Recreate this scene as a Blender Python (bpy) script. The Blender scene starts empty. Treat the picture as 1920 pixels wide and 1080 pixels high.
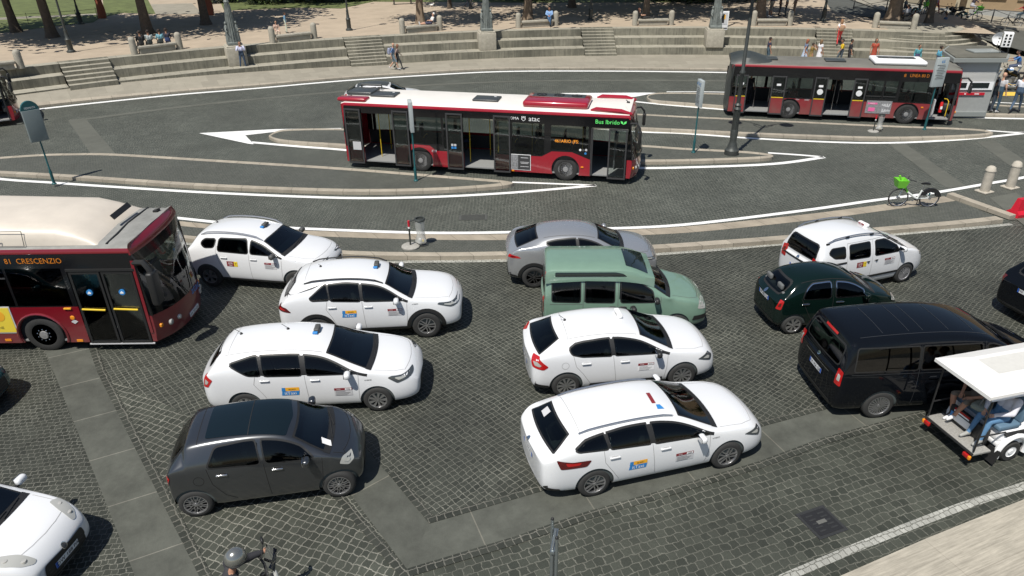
import bpy, bmesh, math, random
from mathutils import Vector, Matrix
from mathutils.bvhtree import BVHTree
random.seed(7)
R = math.radians
S = bpy.context.scene
COL = S.collection
# ------------------------------------------------------------------ camera
F_PX, PITCH, CAM_H, ROLL = 1330.0, R(28.2), 9.6, R(0.7)
cd = bpy.data.cameras.new('camera'); cam = bpy.data.objects.new('camera', cd); COL.objects.link(cam)
cd.sensor_width = 36; cd.lens = F_PX/1920*36; cd.clip_start = .05; cd.clip_end = 2000
cam.matrix_world = Matrix.Translation((0, 0, CAM_H)) @ Matrix.Rotation(R(90)-PITCH, 4, 'X') @ Matrix.Rotation(-ROLL, 4, 'Z')
S.camera = cam
# ------------------------------------------------------------------ sky, sun, exposure
SUN_EL, SH_AZ = R(61.5), R(57)          # shadows fall towards SH_AZ (from +x)
w = bpy.data.worlds.new('World'); S.world = w; w.use_nodes = True
nt = w.node_tree; nt.nodes.clear()
sky = nt.nodes.new('ShaderNodeTexSky'); sky.sky_type = 'NISHITA'; sky.sun_disc = False
sky.sun_elevation = SUN_EL; sky.sun_rotation = R(90) - (SH_AZ + math.pi)
sky.air_density = 1.0; sky.dust_density = .6; sky.ozone_density = 1.0
bg = nt.nodes.new('ShaderNodeBackground'); bg.inputs[1].default_value = .07
wo = nt.nodes.new('ShaderNodeOutputWorld')
nt.links.new(sky.outputs[0], bg.inputs[0]); nt.links.new(bg.outputs[0], wo.inputs[0])
ld = bpy.data.lights.new('sun', 'SUN'); ld.energy = 4.7; ld.angle = R(.5); ld.color = (1, .955, .88)
sun = bpy.data.objects.new('sun', ld); COL.objects.link(sun); sun.location = (-20, -20, 60)
dv = Vector((math.cos(SH_AZ)*math.cos(SUN_EL), math.sin(SH_AZ)*math.cos(SUN_EL), -math.sin(SUN_EL)))
sun.rotation_euler = dv.to_track_quat('-Z', 'Y').to_euler()
S.view_settings.view_transform = 'Standard'; S.view_settings.look = 'None'
S.view_settings.exposure = .14; S.view_settings.gamma = 1
S.cycles.max_bounces = 6; S.cycles.transparent_max_bounces = 12
# ------------------------------------------------------------------ helpers
def G(u, v, z=0.0):
    """ground plan position of a surveyed point"""
    x, y = u-960, 540-v
    c, s = math.cos(ROLL), math.sin(ROLL); x, y = x*c+y*s, -x*s+y*c
    d = (x, F_PX*math.cos(PITCH)+y*math.sin(PITCH), -F_PX*math.sin(PITCH)+y*math.cos(PITCH))
    t = (CAM_H-z)/-d[2]
    return Vector((d[0]*t, d[1]*t, z))

MATS = {}
def mat(name, col=(.5, .5, .5), rough=.5, metal=0, coat=0, emit=None, es=1, noise=0, nscale=8, bump=0, bscale=40, spec=.5, dirt=None, alpha=None):
    if name in MATS: return MATS[name]
    m = bpy.data.materials.new(name); m.use_nodes = True; MATS[name] = m
    n = m.node_tree; b = n.nodes['Principled BSDF']
    b.inputs['Base Color'].default_value = (*col, 1); b.inputs['Roughness'].default_value = rough
    b.inputs['Metallic'].default_value = metal; b.inputs['Coat Weight'].default_value = coat
    b.inputs['Coat Roughness'].default_value = .04; b.inputs['Specular IOR Level'].default_value = spec
    if emit: b.inputs['Emission Color'].default_value = (*emit, 1); b.inputs['Emission Strength'].default_value = es
    tc = n.nodes.new('ShaderNodeTexCoord')
    if noise:
        t = n.nodes.new('ShaderNodeTexNoise'); t.inputs['Scale'].default_value = nscale; t.inputs['Detail'].default_value = 6; t.inputs['Roughness'].default_value = .65
        n.links.new(tc.outputs['Object'], t.inputs['Vector'])
        r = n.nodes.new('ShaderNodeMapRange'); r.inputs[1].default_value = .25; r.inputs[2].default_value = .75
        r.inputs[3].default_value = 1-noise; r.inputs[4].default_value = 1+noise*.6
        n.links.new(t.outputs[0], r.inputs[0])
        mx = n.nodes.new('ShaderNodeVectorMath'); mx.operation = 'SCALE'; mx.inputs[0].default_value = col
        n.links.new(r.outputs[0], mx.inputs['Scale']); n.links.new(mx.outputs[0], b.inputs['Base Color'])
    if dirt:   # (colour, amount, height): dirt thrown up from the road
        t = n.nodes.new('ShaderNodeTexNoise'); t.inputs['Scale'].default_value = 3; t.inputs['Detail'].default_value = 8
        n.links.new(tc.outputs['Object'], t.inputs['Vector'])
        sp = n.nodes.new('ShaderNodeSeparateXYZ'); n.links.new(tc.outputs['Object'], sp.inputs[0])
        r = n.nodes.new('ShaderNodeMapRange'); r.inputs[1].default_value = dirt[2]; r.inputs[2].default_value = 0; n.links.new(sp.outputs[2], r.inputs[0])
        ml = n.nodes.new('ShaderNodeMath'); ml.operation = 'MULTIPLY'; n.links.new(r.outputs[0], ml.inputs[0]); n.links.new(t.outputs[0], ml.inputs[1])
        m2 = n.nodes.new('ShaderNodeMath'); m2.operation = 'MULTIPLY'; m2.use_clamp = True; n.links.new(ml.outputs[0], m2.inputs[0]); m2.inputs[1].default_value = dirt[1]*2
        mx = n.nodes.new('ShaderNodeMix'); mx.data_type = 'RGBA'; mx.inputs[6].default_value = (*col, 1); mx.inputs[7].default_value = (*dirt[0], 1)
        n.links.new(m2.outputs[0], mx.inputs[0]); n.links.new(mx.outputs[2], b.inputs['Base Color'])
    if bump:
        t = n.nodes.new('ShaderNodeTexNoise'); t.inputs['Scale'].default_value = bscale; t.inputs['Detail'].default_value = 5
        n.links.new(tc.outputs['Object'], t.inputs['Vector'])
        bp = n.nodes.new('ShaderNodeBump'); bp.inputs['Strength'].default_value = bump; bp.inputs['Distance'].default_value = .02
        n.links.new(t.outputs[0], bp.inputs['Height']); n.links.new(bp.outputs[0], b.inputs['Normal'])
    return m

def glassmat(name, tint, ior=1.55):
    m = bpy.data.materials.new(name); m.use_nodes = True; MATS[name] = m
    n = m.node_tree; n.nodes.clear()
    o = n.nodes.new('ShaderNodeOutputMaterial'); mx = n.nodes.new('ShaderNodeMixShader'); fr = n.nodes.new('ShaderNodeFresnel'); fr.inputs[0].default_value = ior
    tr = n.nodes.new('ShaderNodeBsdfTransparent'); tr.inputs[0].default_value = (*tint, 1)
    gl = n.nodes.new('ShaderNodeBsdfGlossy'); gl.inputs['Roughness'].default_value = .02
    n.links.new(fr.outputs[0], mx.inputs[0]); n.links.new(tr.outputs[0], mx.inputs[1]); n.links.new(gl.outputs[0], mx.inputs[2]); n.links.new(mx.outputs[0], o.inputs[0])
    return m

def cobble(name, stone=(.028, .031, .025), stone2=(.055, .059, .048), mortar=(.155, .155, .13), size=.125, rowoff=.5, mort=.085, wear=.4, wave=.2):
    m = bpy.data.materials.new(name); m.use_nodes = True; MATS[name] = m
    n = m.node_tree; b = n.nodes['Principled BSDF']; L = n.links.new
    uv = n.nodes.new('ShaderNodeUVMap'); uv.uv_map = 'UVMap'
    # wavy laying of the setts
    no = n.nodes.new('ShaderNodeTexNoise'); no.inputs['Scale'].default_value = .9; no.inputs['Detail'].default_value = 3; L(uv.outputs[0], no.inputs['Vector'])
    sb = n.nodes.new('ShaderNodeVectorMath'); sb.operation = 'SUBTRACT'; sb.inputs[1].default_value = (.5, .5, .5); L(no.outputs['Color'], sb.inputs[0])
    sc = n.nodes.new('ShaderNodeVectorMath'); sc.operation = 'SCALE'; sc.inputs['Scale'].default_value = wave; L(sb.outputs[0], sc.inputs[0])
    no2 = n.nodes.new('ShaderNodeTexNoise'); no2.inputs['Scale'].default_value = 9; no2.inputs['Detail'].default_value = 2; L(uv.outputs[0], no2.inputs['Vector'])
    sb2 = n.nodes.new('ShaderNodeVectorMath'); sb2.operation = 'SUBTRACT'; sb2.inputs[1].default_value = (.5, .5, .5); L(no2.outputs['Color'], sb2.inputs[0])
    sc2 = n.nodes.new('ShaderNodeVectorMath'); sc2.operation = 'SCALE'; sc2.inputs['Scale'].default_value = .075; L(sb2.outputs[0], sc2.inputs[0])
    a1 = n.nodes.new('ShaderNodeVectorMath'); L(uv.outputs[0], a1.inputs[0]); L(sc.outputs[0], a1.inputs[1])
    a2 = n.nodes.new('ShaderNodeVectorMath'); L(a1.outputs[0], a2.inputs[0]); L(sc2.outputs[0], a2.inputs[1])
    br = n.nodes.new('ShaderNodeTexBrick'); br.offset = rowoff; br.squash = 1
    br.inputs['Scale'].default_value = 1; br.inputs['Brick Width'].default_value = size*1.02; br.inputs['Row Height'].default_value = size*.95
    br.inputs['Mortar Size'].default_value = size*mort; br.inputs['Mortar Smooth'].default_value = .9; br.inputs['Bias'].default_value = -.1
    br.inputs['Color1'].default_value = (*stone, 1); br.inputs['Color2'].default_value = (*stone2, 1); br.inputs['Mortar'].default_value = (*mortar, 1)
    L(a2.outputs[0], br.inputs['Vector'])
    # worn / dusty areas
    big = n.nodes.new('ShaderNodeTexNoise'); big.inputs['Scale'].default_value = .35; big.inputs['Detail'].default_value = 7; big.inputs['Roughness'].default_value = .7; L(uv.outputs[0], big.inputs['Vector'])
    rg = n.nodes.new('ShaderNodeMapRange'); rg.inputs[1].default_value = .3; rg.inputs[2].default_value = .7; rg.inputs[3].default_value = 1-wear; rg.inputs[4].default_value = 1+wear; L(big.outputs[0], rg.inputs[0])
    fine = n.nodes.new('ShaderNodeTexNoise'); fine.inputs['Scale'].default_value = 60; fine.inputs['Detail'].default_value = 3; L(uv.outputs[0], fine.inputs['Vector'])
    rf = n.nodes.new('ShaderNodeMapRange'); rf.inputs[1].default_value = .3; rf.inputs[2].default_value = .7; rf.inputs[3].default_value = .7; rf.inputs[4].default_value = 1.3; L(fine.outputs[0], rf.inputs[0])
    ml = n.nodes.new('ShaderNodeMath'); ml.operation = 'MULTIPLY'; L(rg.outputs[0], ml.inputs[0]); L(rf.outputs[0], ml.inputs[1])
    vs = n.nodes.new('ShaderNodeVectorMath'); vs.operation = 'SCALE'; L(br.outputs[0], vs.inputs[0]); L(ml.outputs[0], vs.inputs['Scale'])
    st = n.nodes.new('ShaderNodeTexNoise'); st.inputs['Scale'].default_value = 1.1; st.inputs['Detail'].default_value = 8; st.inputs['Roughness'].default_value = .75; L(uv.outputs[0], st.inputs['Vector'])
    sr = n.nodes.new('ShaderNodeMapRange'); sr.inputs[1].default_value = .42; sr.inputs[2].default_value = .62; sr.inputs[3].default_value = 0; sr.inputs[4].default_value = .45; L(st.outputs[0], sr.inputs[0])
    mxs = n.nodes.new('ShaderNodeMix'); mxs.data_type = 'RGBA'; L(sr.outputs[0], mxs.inputs[0]); L(vs.outputs[0], mxs.inputs[6]); mxs.inputs[7].default_value = (stone2[0]*.8, stone2[1]*.8, stone2[2]*.8, 1)
    L(mxs.outputs[2], b.inputs['Base Color'])
    b.inputs['Roughness'].default_value = .62; b.inputs['Specular IOR Level'].default_value = .35
    inv = n.nodes.new('ShaderNodeMath'); inv.operation = 'SUBTRACT'; inv.inputs[0].default_value = 1; L(br.outputs['Fac'], inv.inputs[1])
    ad = n.nodes.new('ShaderNodeMath'); ad.operation = 'ADD'; L(inv.outputs[0], ad.inputs[0]); 
    fm = n.nodes.new('ShaderNodeMath'); fm.operation = 'MULTIPLY'; fm.inputs[1].default_value = .4; L(fine.outputs[0], fm.inputs[0]); L(fm.outputs[0], ad.inputs[1])
    bp = n.nodes.new('ShaderNodeBump'); bp.inputs['Strength'].default_value = .55; bp.inputs['Distance'].default_value = .012; L(ad.outputs[0], bp.inputs['Height']); L(bp.outputs[0], b.inputs['Normal'])
    return m

def stonemat(name, col, joint=None, jl=1.1, jw=.012, row=50.0, noise=.25, rough=.75, streak=0, streakcol=(.05, .052, .042)):
    """stone with joints along the u of its UV map and optional vertical water stains"""
    m = bpy.data.materials.new(name); m.use_nodes = True; MATS[name] = m
    n = m.node_tree; b = n.nodes['Principled BSDF']; L = n.links.new
    uv = n.nodes.new('ShaderNodeUVMap'); uv.uv_map = 'UVMap'
    t = n.nodes.new('ShaderNodeTexNoise'); t.inputs['Scale'].default_value = 1.7; t.inputs['Detail'].default_value = 9; t.inputs['Roughness'].default_value = .7; L(uv.outputs[0], t.inputs['Vector'])
    r = n.nodes.new('ShaderNodeMapRange'); r.inputs[1].default_value = .3; r.inputs[2].default_value = .7; r.inputs[3].default_value = 1-noise; r.inputs[4].default_value = 1+noise; L(t.outputs[0], r.inputs[0])
    br = n.nodes.new('ShaderNodeTexBrick'); br.inputs['Scale'].default_value = 1; br.inputs['Brick Width'].default_value = jl; br.inputs['Row Height'].default_value = row
    br.inputs['Mortar Size'].default_value = jw; br.inputs['Mortar Smooth'].default_value = .3
    c2 = tuple(c*.86 for c in col)
    br.inputs['Color1'].default_value = (*col, 1); br.inputs['Color2'].default_value = (*c2, 1); br.inputs['Mortar'].default_value = (*(joint or tuple(c*.5 for c in col)), 1)
    off = n.nodes.new('ShaderNodeVectorMath'); off.inputs[1].default_value = (0, row*.5, 0); L(uv.outputs[0], off.inputs[0]); L(off.outputs[0], br.inputs['Vector'])
    vs = n.nodes.new('ShaderNodeVectorMath'); vs.operation = 'SCALE'; L(br.outputs[0], vs.inputs[0]); L(r.outputs[0], vs.inputs['Scale'])
    outc = vs.outputs[0]
    if streak:
        mp = n.nodes.new('ShaderNodeMapping'); mp.inputs['Scale'].default_value = (5.5, .35, 1); L(uv.outputs[0], mp.inputs[0])
        s = n.nodes.new('ShaderNodeTexNoise'); s.inputs['Scale'].default_value = 1; s.inputs['Detail'].default_value = 5; s.inputs['Roughness'].default_value = .8; L(mp.outputs[0], s.inputs['Vector'])
        s2 = n.nodes.new('ShaderNodeTexNoise'); s2.inputs['Scale'].default_value = .35; s2.inputs['Detail'].default_value = 3; L(uv.outputs[0], s2.inputs['Vector'])
        ad = n.nodes.new('ShaderNodeMath'); L(s.outputs[0], ad.inputs[0]); L(s2.outputs[0], ad.inputs[1])
        rr = n.nodes.new('ShaderNodeMapRange'); rr.inputs[1].default_value = .86; rr.inputs[2].default_value = 1.16; rr.inputs[3].default_value = 0; rr.inputs[4].default_value = streak; L(ad.outputs[0], rr.inputs[0])
        mx = n.nodes.new('ShaderNodeMix'); mx.data_type = 'RGBA'; mx.inputs[7].default_value = (*streakcol, 1); L(outc, mx.inputs[6]); L(rr.outputs[0], mx.inputs[0]); outc = mx.outputs[2]
    L(outc, b.inputs['Base Color']); b.inputs['Roughness'].default_value = rough; b.inputs['Specular IOR Level'].default_value = .3
    bp = n.nodes.new('ShaderNodeBump'); bp.inputs['Strength'].default_value = .3; bp.inputs['Distance'].default_value = .01
    f = n.nodes.new('ShaderNodeTexNoise'); f.inputs['Scale'].default_value = 45; f.inputs['Detail'].default_value = 4; L(uv.outputs[0], f.inputs['Vector']); L(f.outputs[0], bp.inputs['Height']); L(bp.outputs[0], b.inputs['Normal'])
    return m

def tag(o, label=None, cat=None, group=None, kind=None):
    if label: o['label'] = label
    if cat: o['category'] = cat
    if group: o['group'] = group
    if kind: o['kind'] = kind
    return o
def empty(name, loc=(0, 0, 0), rz=0, label=None, cat=None, group=None):
    o = bpy.data.objects.new(name, None); COL.objects.link(o); o.location = loc; o.rotation_euler = (0, 0, rz); o.empty_display_size = .2
    return tag(o, label, cat, group)
def link(name, me, parent=None):
    o = bpy.data.objects.new(name, me); COL.objects.link(o)
    if parent: o.parent = parent
    return o

class MB:
    """collects shapes, builds ONE mesh object"""
    def __init__(s): s.v = []; s.f = []; s.m = []; s.mats = []; s.uv = {}; s.sm = []
    def mi(s, m):
        if isinstance(m, str): m = MATS[m]
        if m not in s.mats: s.mats.append(m)
        return s.mats.index(m)
    def add(s, vs, fs, m, M=None, smooth=False):
        o = len(s.v); k = s.mi(m)
        for p in vs:
            p = Vector(p); s.v.append(tuple(M @ p if M else p))
        for f in fs: s.f.append(tuple(i+o for i in f)); s.m.append(k); s.sm.append(smooth)
        return s
    def box(s, c, d, m, rz=0, M=None, bev=0, rot=None):
        x, y, z = d[0]/2, d[1]/2, d[2]/2
        T = Matrix.Translation(c) @ (rot if rot else Matrix.Rotation(rz, 4, 'Z'))
        if M: T = M @ T
        if not bev:
            vs = [(a*x, b*y, e*z) for e in (-1, 1) for a, b in ((-1, -1), (1, -1), (1, 1), (-1, 1))]
            return s.add(vs, [(3, 2, 1, 0), (4, 5, 6, 7), (0, 1, 5, 4), (1, 2, 6, 5), (2, 3, 7, 6), (3, 0, 4, 7)], m, T)
        bm = bmesh.new(); bmesh.ops.create_cube(bm, size=1)
        for v in bm.verts: v.co = (v.co.x*d[0], v.co.y*d[1], v.co.z*d[2])
        bmesh.ops.bevel(bm, geom=bm.edges[:], offset=min(bev, min(d)*.49), segments=3, affect='EDGES', profile=.5)
        bm.verts.index_update()
        s.add([v.co.copy() for v in bm.verts], [tuple(v.index for v in f.verts) for f in bm.faces], m, T, True); bm.free(); return s
    def tube(s, pts, r, m, n=8, cap=True, M=None, smooth=True):
        pts = [Vector(p) for p in pts]; rs = r if isinstance(r, (list, tuple)) else [r]*len(pts)
        vs = []; fs = []; up = None
        for i, p in enumerate(pts):
            d = (pts[min(i+1, len(pts)-1)]-pts[max(i-1, 0)])
            if d.length < 1e-9: d = Vector((0, 0, 1))
            d.normalize()
            if up is None: up = Vector((0, 0, 1)) if abs(d.z) < .9 else Vector((1, 0, 0))
            a = d.cross(up)
            if a.length < 1e-4: a = d.cross(Vector((1, .3, 0)))
            a.normalize(); b = a.cross(d).normalized(); up = b
            for k in range(n):
                t = 2*math.pi*k/n; vs.append(p+(a*math.cos(t)+b*math.sin(t))*rs[i])
        for i in range(len(pts)-1):
            for k in range(n):
                k2 = (k+1) % n; fs.append((i*n+k, i*n+k2, (i+1)*n+k2, (i+1)*n+k))
        if cap: fs.append(tuple(range(n-1, -1, -1))); fs.append(tuple(range((len(pts)-1)*n, len(pts)*n)))
        return s.add(vs, fs, m, M, smooth)
    def lathe(s, prof, m, n=20, M=None, c=(0, 0, 0), axis='Z', smooth=True, cap=True):
        vs = []; fs = []
        for r, z in prof:
            for k in range(n):
                t = 2*math.pi*k/n; a, b = r*math.cos(t), r*math.sin(t)
                p = (a, b, z) if axis == 'Z' else ((a, z, b) if axis == 'Y' else (z, a, b))
                vs.append((p[0]+c[0], p[1]+c[1], p[2]+c[2]))
        for i in range(len(prof)-1):
            for k in range(n):
                k2 = (k+1) % n; q = (i*n+k, i*n+k2, (i+1)*n+k2, (i+1)*n+k); fs.append(q if axis != 'Y' else q[::-1])
        if cap and prof[0][0] > 1e-5: fs.append(tuple(range(n-1, -1, -1)))
        if cap and prof[-1][0] > 1e-5: fs.append(tuple(range((len(prof)-1)*n, len(prof)*n)))
        return s.add(vs, fs, m, M, smooth)
    def prism(s, poly, z0, z1, m, M=None, side=None):
        n = len(poly); a = sum(poly[i][0]*poly[(i+1) % n][1]-poly[(i+1) % n][0]*poly[i][1] for i in range(n))
        if a < 0: poly = poly[::-1]
        vs = [(p[0], p[1], z0) for p in poly]+[(p[0], p[1], z1) for p in poly]
        s.add(vs, [tuple(range(n, 2*n)), tuple(range(n-1, -1, -1))], m, M)
        return s.add(vs, [(i, (i+1) % n, (i+1) % n+n, i+n) for i in range(n)], side or m, M)
    def slab(s, poly, y0, y1, m, M=None):
        """polygon in x,z extruded along y"""
        T = Matrix(((1, 0, 0, 0), (0, 0, -1, 0), (0, 1, 0, 0), (0, 0, 0, 1)))
        return s.prism(poly, -y1, -y0, m, (M @ T) if M else T)
    def build(s, name, parent=None, uvfn=None, sharp=None):
        me = bpy.data.meshes.new(name); me.from_pydata(s.v, [], s.f)
        for m in s.mats: me.materials.append(m)
        me.polygons.foreach_set('material_index', s.m); me.polygons.foreach_set('use_smooth', s.sm)
        if uvfn:
            ul = me.uv_layers.new(name='UVMap')
            for p in me.polygons:
                for li in p.loop_indices: ul.data[li].uv = uvfn(me.vertices[me.loops[li].vertex_index].co, p)
        me.update()
        if any(s.sm): me.set_sharp_from_angle(angle=R(sharp or 40))
        return link(name, me, parent)

def rot2(a, off=(0, 0)):
    c, s = math.cos(R(a)), math.sin(R(a))
    return lambda co, p=None: (co.x*c+co.y*s+off[0], -co.x*s+co.y*c+off[1])
def smooth_pts(pts, k=6):
    """Catmull-Rom through the points"""
    P = [Vector(p) for p in pts]; out = []
    for i in range(len(P)-1):
        a, b, c, d = P[max(i-1, 0)], P[i], P[i+1], P[min(i+2, len(P)-1)]
        for j in range(k):
            t = j/k; out.append(.5*((2*b)+(c-a)*t+(2*a-5*b+4*c-d)*t*t+(3*b-a-3*c+d)*t**3))
    out.append(P[-1]); return out
def offset_line(P, d):
    out = []
    for i, p in enumerate(P):
        t = (P[min(i+1, len(P)-1)]-P[max(i-1, 0)]); t.z = 0; t.normalize(); out.append(p+Vector((-t.y, t.x, 0))*d)
    return out
def ribbon(name, P, w0, w1, z, m, th=0, **kw):
    """band along P from lateral offset w0 to w1 (left positive)"""
    A, B = offset_line(P, w0), offset_line(P, w1); mb = MB(); us = [0]
    for i in range(1, len(P)): us.append(us[-1]+(P[i]-P[i-1]).length)
    n = len(P); vs = [(a.x, a.y, a.z+z) for a in A]+[(b.x, b.y, b.z+z) for b in B]
    fs = [(i, i+1, n+i+1, n+i) for i in range(n-1)]
    if th:
        vs += [(a.x, a.y, a.z+z-th) for a in A]+[(b.x, b.y, b.z+z-th) for b in B]
        fs += [(i+2*n, i+1+2*n, i+1, i) for i in range(n-1)]+[(n+i, n+i+1, 3*n+i+1, 3*n+i) for i in range(n-1)]
        fs += [(0, n, 3*n, 2*n), (n-1, 3*n-1, 4*n-1, 2*n-1)]
    mb.add(vs, fs, m)
    o = mb.build(name)
    me = o.data; ul = me.uv_layers.new(name='UVMap')
    for p in me.polygons:
        for li in p.loop_indices:
            vi = me.loops[li].vertex_index; k = vi % n; lat = ((vi//n) % 2); ul.data[li].uv = (us[k], (w1-w0)*lat + (me.vertices[vi].co.z))
    return tag(o, **kw)
def in_poly(x, y, poly):
    c = False; n = len(poly)
    for i in range(n):
        a, b = poly[i], poly[i-1]
        if (a[1] > y) != (b[1] > y) and x < (b[0]-a[0])*(y-a[1])/(b[1]-a[1])+a[0]: c = not c
    return c
# ------------------------------------------------------------------ setting materials
cobble('cobbles_main', rowoff=0, mort=.10, mortar=(.165, .165, .138)); cobble('cobbles_left', mort=.09, mortar=(.17, .17, .145)); cobble('cobbles_wedge', size=.155, stone=(.034, .038, .03), stone2=(.064, .069, .055), mortar=(.23, .225, .19), mort=.095, rowoff=0); cobble('cobbles_right', size=.17, stone=(.034, .038, .03), stone2=(.064, .069, .055), mortar=(.135, .135, .112), mort=.085, rowoff=.42)
cobble('cobbles_far', stone=(.046, .052, .044), stone2=(.075, .082, .069), mortar=(.21, .21, .18), size=.135, mort=.09, wear=.25)
cobble('cobbles_island', stone=(.062, .067, .057), stone2=(.088, .092, .08), mortar=(.15, .15, .125), size=.11, mort=.1, wear=.15)
cobble('cobbles_white', stone=(.42, .42, .38), stone2=(.3, .3, .27), mortar=(.12, .12, .1), size=.13, mort=.1, wear=.3)
stonemat('flagstone', (.088, .092, .078), joint=(.17, .165, .14), jl=1.55, jw=.013, noise=.3)
stonemat('flagstone_long', (.086, .09, .076), joint=(.15, .145, .12), jl=2.1, jw=.013, noise=.3)
stonemat('flagstone_far', (.115, .118, .1), joint=(.13, .13, .11), jl=1.5, jw=.02, noise=.12)
stonemat('travertine_kerb', (.37, .33, .265), jl=1.05, jw=.012, noise=.2)
stonemat('travertine_band', (.345, .30, .235), jl=1.3, jw=.012, noise=.22)
stonemat('pavement_slab', (.31, .285, .23), jl=.95, row=1.1, jw=.008, joint=(.24, .22, .175), noise=.1)
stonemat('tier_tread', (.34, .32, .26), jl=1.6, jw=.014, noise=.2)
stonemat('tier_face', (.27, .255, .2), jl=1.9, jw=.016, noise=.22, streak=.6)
mat('white_paint', (.80, .80, .78), .6, noise=.07, nscale=3)
mat('sand', (.41, .335, .25), .95, noise=.18, nscale=.8, bump=.3, bscale=30)
mat('asphalt', (.085, .088, .078), .85, noise=.22, nscale=.7, bump=.3, bscale=60)
mat('grass', (.115, .14, .045), .9, noise=.45, nscale=1.5, bump=.6, bscale=25)
mat('earth', (.2, .17, .11), .95, noise=.3, nscale=.5)
mat('travertine', (.46, .42, .35), .7, noise=.25, nscale=5, bump=.3, bscale=25)
mat('iron_cover', (.035, .036, .036), .5, noise=.3, nscale=20)

def sheet(name, P, z, m, uv=None, **kw):
    mb = MB(); mb.add([(p[0], p[1], (p[2] if len(p) > 2 and z is None else (z or 0))) for p in P], [tuple(range(len(P)))], m)
    o = mb.build(name, uvfn=uv or rot2(0))
    if o.data.polygons[0].normal.z < 0: o.data.flip_normals()
    bm = bmesh.new(); bm.from_mesh(o.data); bmesh.ops.triangulate(bm, faces=bm.faces[:]); bm.to_mesh(o.data); bm.free()
    return tag(o, kind='structure', **kw)

sheet('ground', [(-400, -60), (400, -60), (400, 500), (-400, 500)], -.03, 'earth')
sheet('road', [(-60, -5), (60, -5), (60, 70), (-60, 70)], 0, 'cobbles_far', rot2(27))
# near carriageway, laid diagonally
near = [G(-250, 352), G(330, 432), G(640, 492), G(950, 490), G(1280, 475), G(1897, 425), G(2300, 400), G(2900, 1080), G(1200, 1500), G(-700, 1300)]
sheet('road_near', near, .004, 'cobbles_main', rot2(42))
# lower right lane and left lane with their own coursing
aR = math.degrees(math.atan2((G(1737, 769)-G(763, 1068)).y, (G(1737, 769)-G(763, 1068)).x))
sheet('road_lower', [G(763, 1068), G(1090, 964), G(1421, 867), G(1737, 769), G(2300, 612), G(3200, 1080), G(1500, 1700), G(600, 1500)], .008, 'cobbles_right', rot2(aR))
sheet('road_left', [G(-100, 640), G(88, 652), G(102, 700), G(253, 1080), G(420, 1500), G(-900, 1500), G(-900, 660)], .008, 'cobbles_left', rot2(8))
sheet('road_wedge', [G(183, 700), G(373, 1080), G(470, 1300), G(740, 1300), G(763, 1068), G(640, 925), G(560, 840), G(400, 800)], .006, 'cobbles_wedge', rot2(68))
# flagstone strips
sheet('flagstone_strip', [G(60, 600), G(150, 600), G(183, 700), G(373, 1080), G(500, 1330), G(350, 1330), G(253, 1080), G(102, 700)], .014, 'flagstone', rot2(-63, (.3, 0)))
sheet('flagstone_strip_corner', [G(640, 905), G(763, 1068), G(805, 983), G(728, 890), G(640, 790), G(560, 800)], .0135, 'flagstone_long', rot2(-50))
sheet('flagstone_strip_lower', [G(763, 1068), G(964, 1008), G(1090, 964), G(1281, 909), G(1421, 867), G(1540, 823), G(1737, 769), G(2000, 700), G(2000, 640), G(1734, 728), G(1554, 767), G(1417, 804), G(1041, 915), G(805, 983)], .0145, 'flagstone_long', rot2(aR, (.6, 0)))
sheet('flagstone_cross', [G(127, 225), G(160, 222), G(217, 289), G(170, 288)], .006, 'flagstone_far', rot2(-60))
sheet('flagstone_cross_right', [G(1663, 268), G(1695, 268), G(1813, 350), G(1773, 352)], .006, 'flagstone_far', rot2(-60))
sheet('flagstone_cross_end', [G(1833, 267), G(1862, 262), G(1990, 345), G(1950, 352)], .006, 'flagstone_far', rot2(-60))
band = smooth_pts([G(158, 224), G(320, 203), G(480, 186), G(640, 172), G(800, 160), G(960, 153), G(1130, 151), G(1350, 152), G(1600, 158)])
ribbon('flagstone_band', band, -.18, .22, .005, 'flagstone_far', kind='structure')

# single rows of setts beside the flagstones
cobble('cobbles_row', wave=.0, size=.15, mortar=(.17, .165, .14), mort=.10, rowoff=0)
for nm, px, w0, w1 in (('sett_row_left', [(152, 610), (183, 700), (373, 1080), (480, 1300)], .0, .17), ('sett_row_wedge', [(640, 925), (763, 1068), (860, 1180)], -.17, 0), ('sett_row_corner', [(728, 890), (805, 983)], .0, .15), ('sett_row_inner', [(805, 983), (1041, 915), (1417, 804), (1554, 767), (1734, 728)], 0, .15), ('sett_row_outer', [(763, 1068), (964, 1008), (1090, 964), (1281, 909), (1421, 867), (1540, 823), (1737, 769)], -.17, 0)):
    _rz = globals().get('_rz', .0165)+.0015
    ribbon(nm, [G(u, v) for u, v in px], w0, w1, _rz, 'cobbles_row', kind='structure')

# ---- white lines
def line(name, px, w, k=6, z=.012, m='white_paint', zz=0):
    P = smooth_pts([G(u, v, zz) for u, v in px], k) if k > 1 else [G(u, v, zz) for u, v in px]
    return ribbon(name, P, -w/2, w/2, z, m, kind='structure')
line('far_white_line', [(-120, 228), (0, 214), (117, 200), (320, 179), (480, 166), (640, 152), (790, 142), (940, 134.5), (1110, 133.5), (1280, 135), (1430, 138), (1600, 144), (1800, 154), (2000, 170)], .34)
line('near_white_line', [(-200, 352), (-60, 368), (120, 388), (330, 409), (480, 424), (640, 432), (800, 437), (950, 436), (1110, 430), (1280, 422), (1500, 396), (1640, 376), (1750, 362), (1850, 345), (1920, 333), (2050, 306)], .20)
line('middle_white_line', [(-150, 318), (0, 336), (100, 343), (217, 351), (400, 362), (640, 371.5), (800, 370), (940, 363), (1040, 355), (1117, 348)], .22)
line('middle_white_line_far', [(960, 342), (1040, 345), (1117, 348)], .16)
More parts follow.
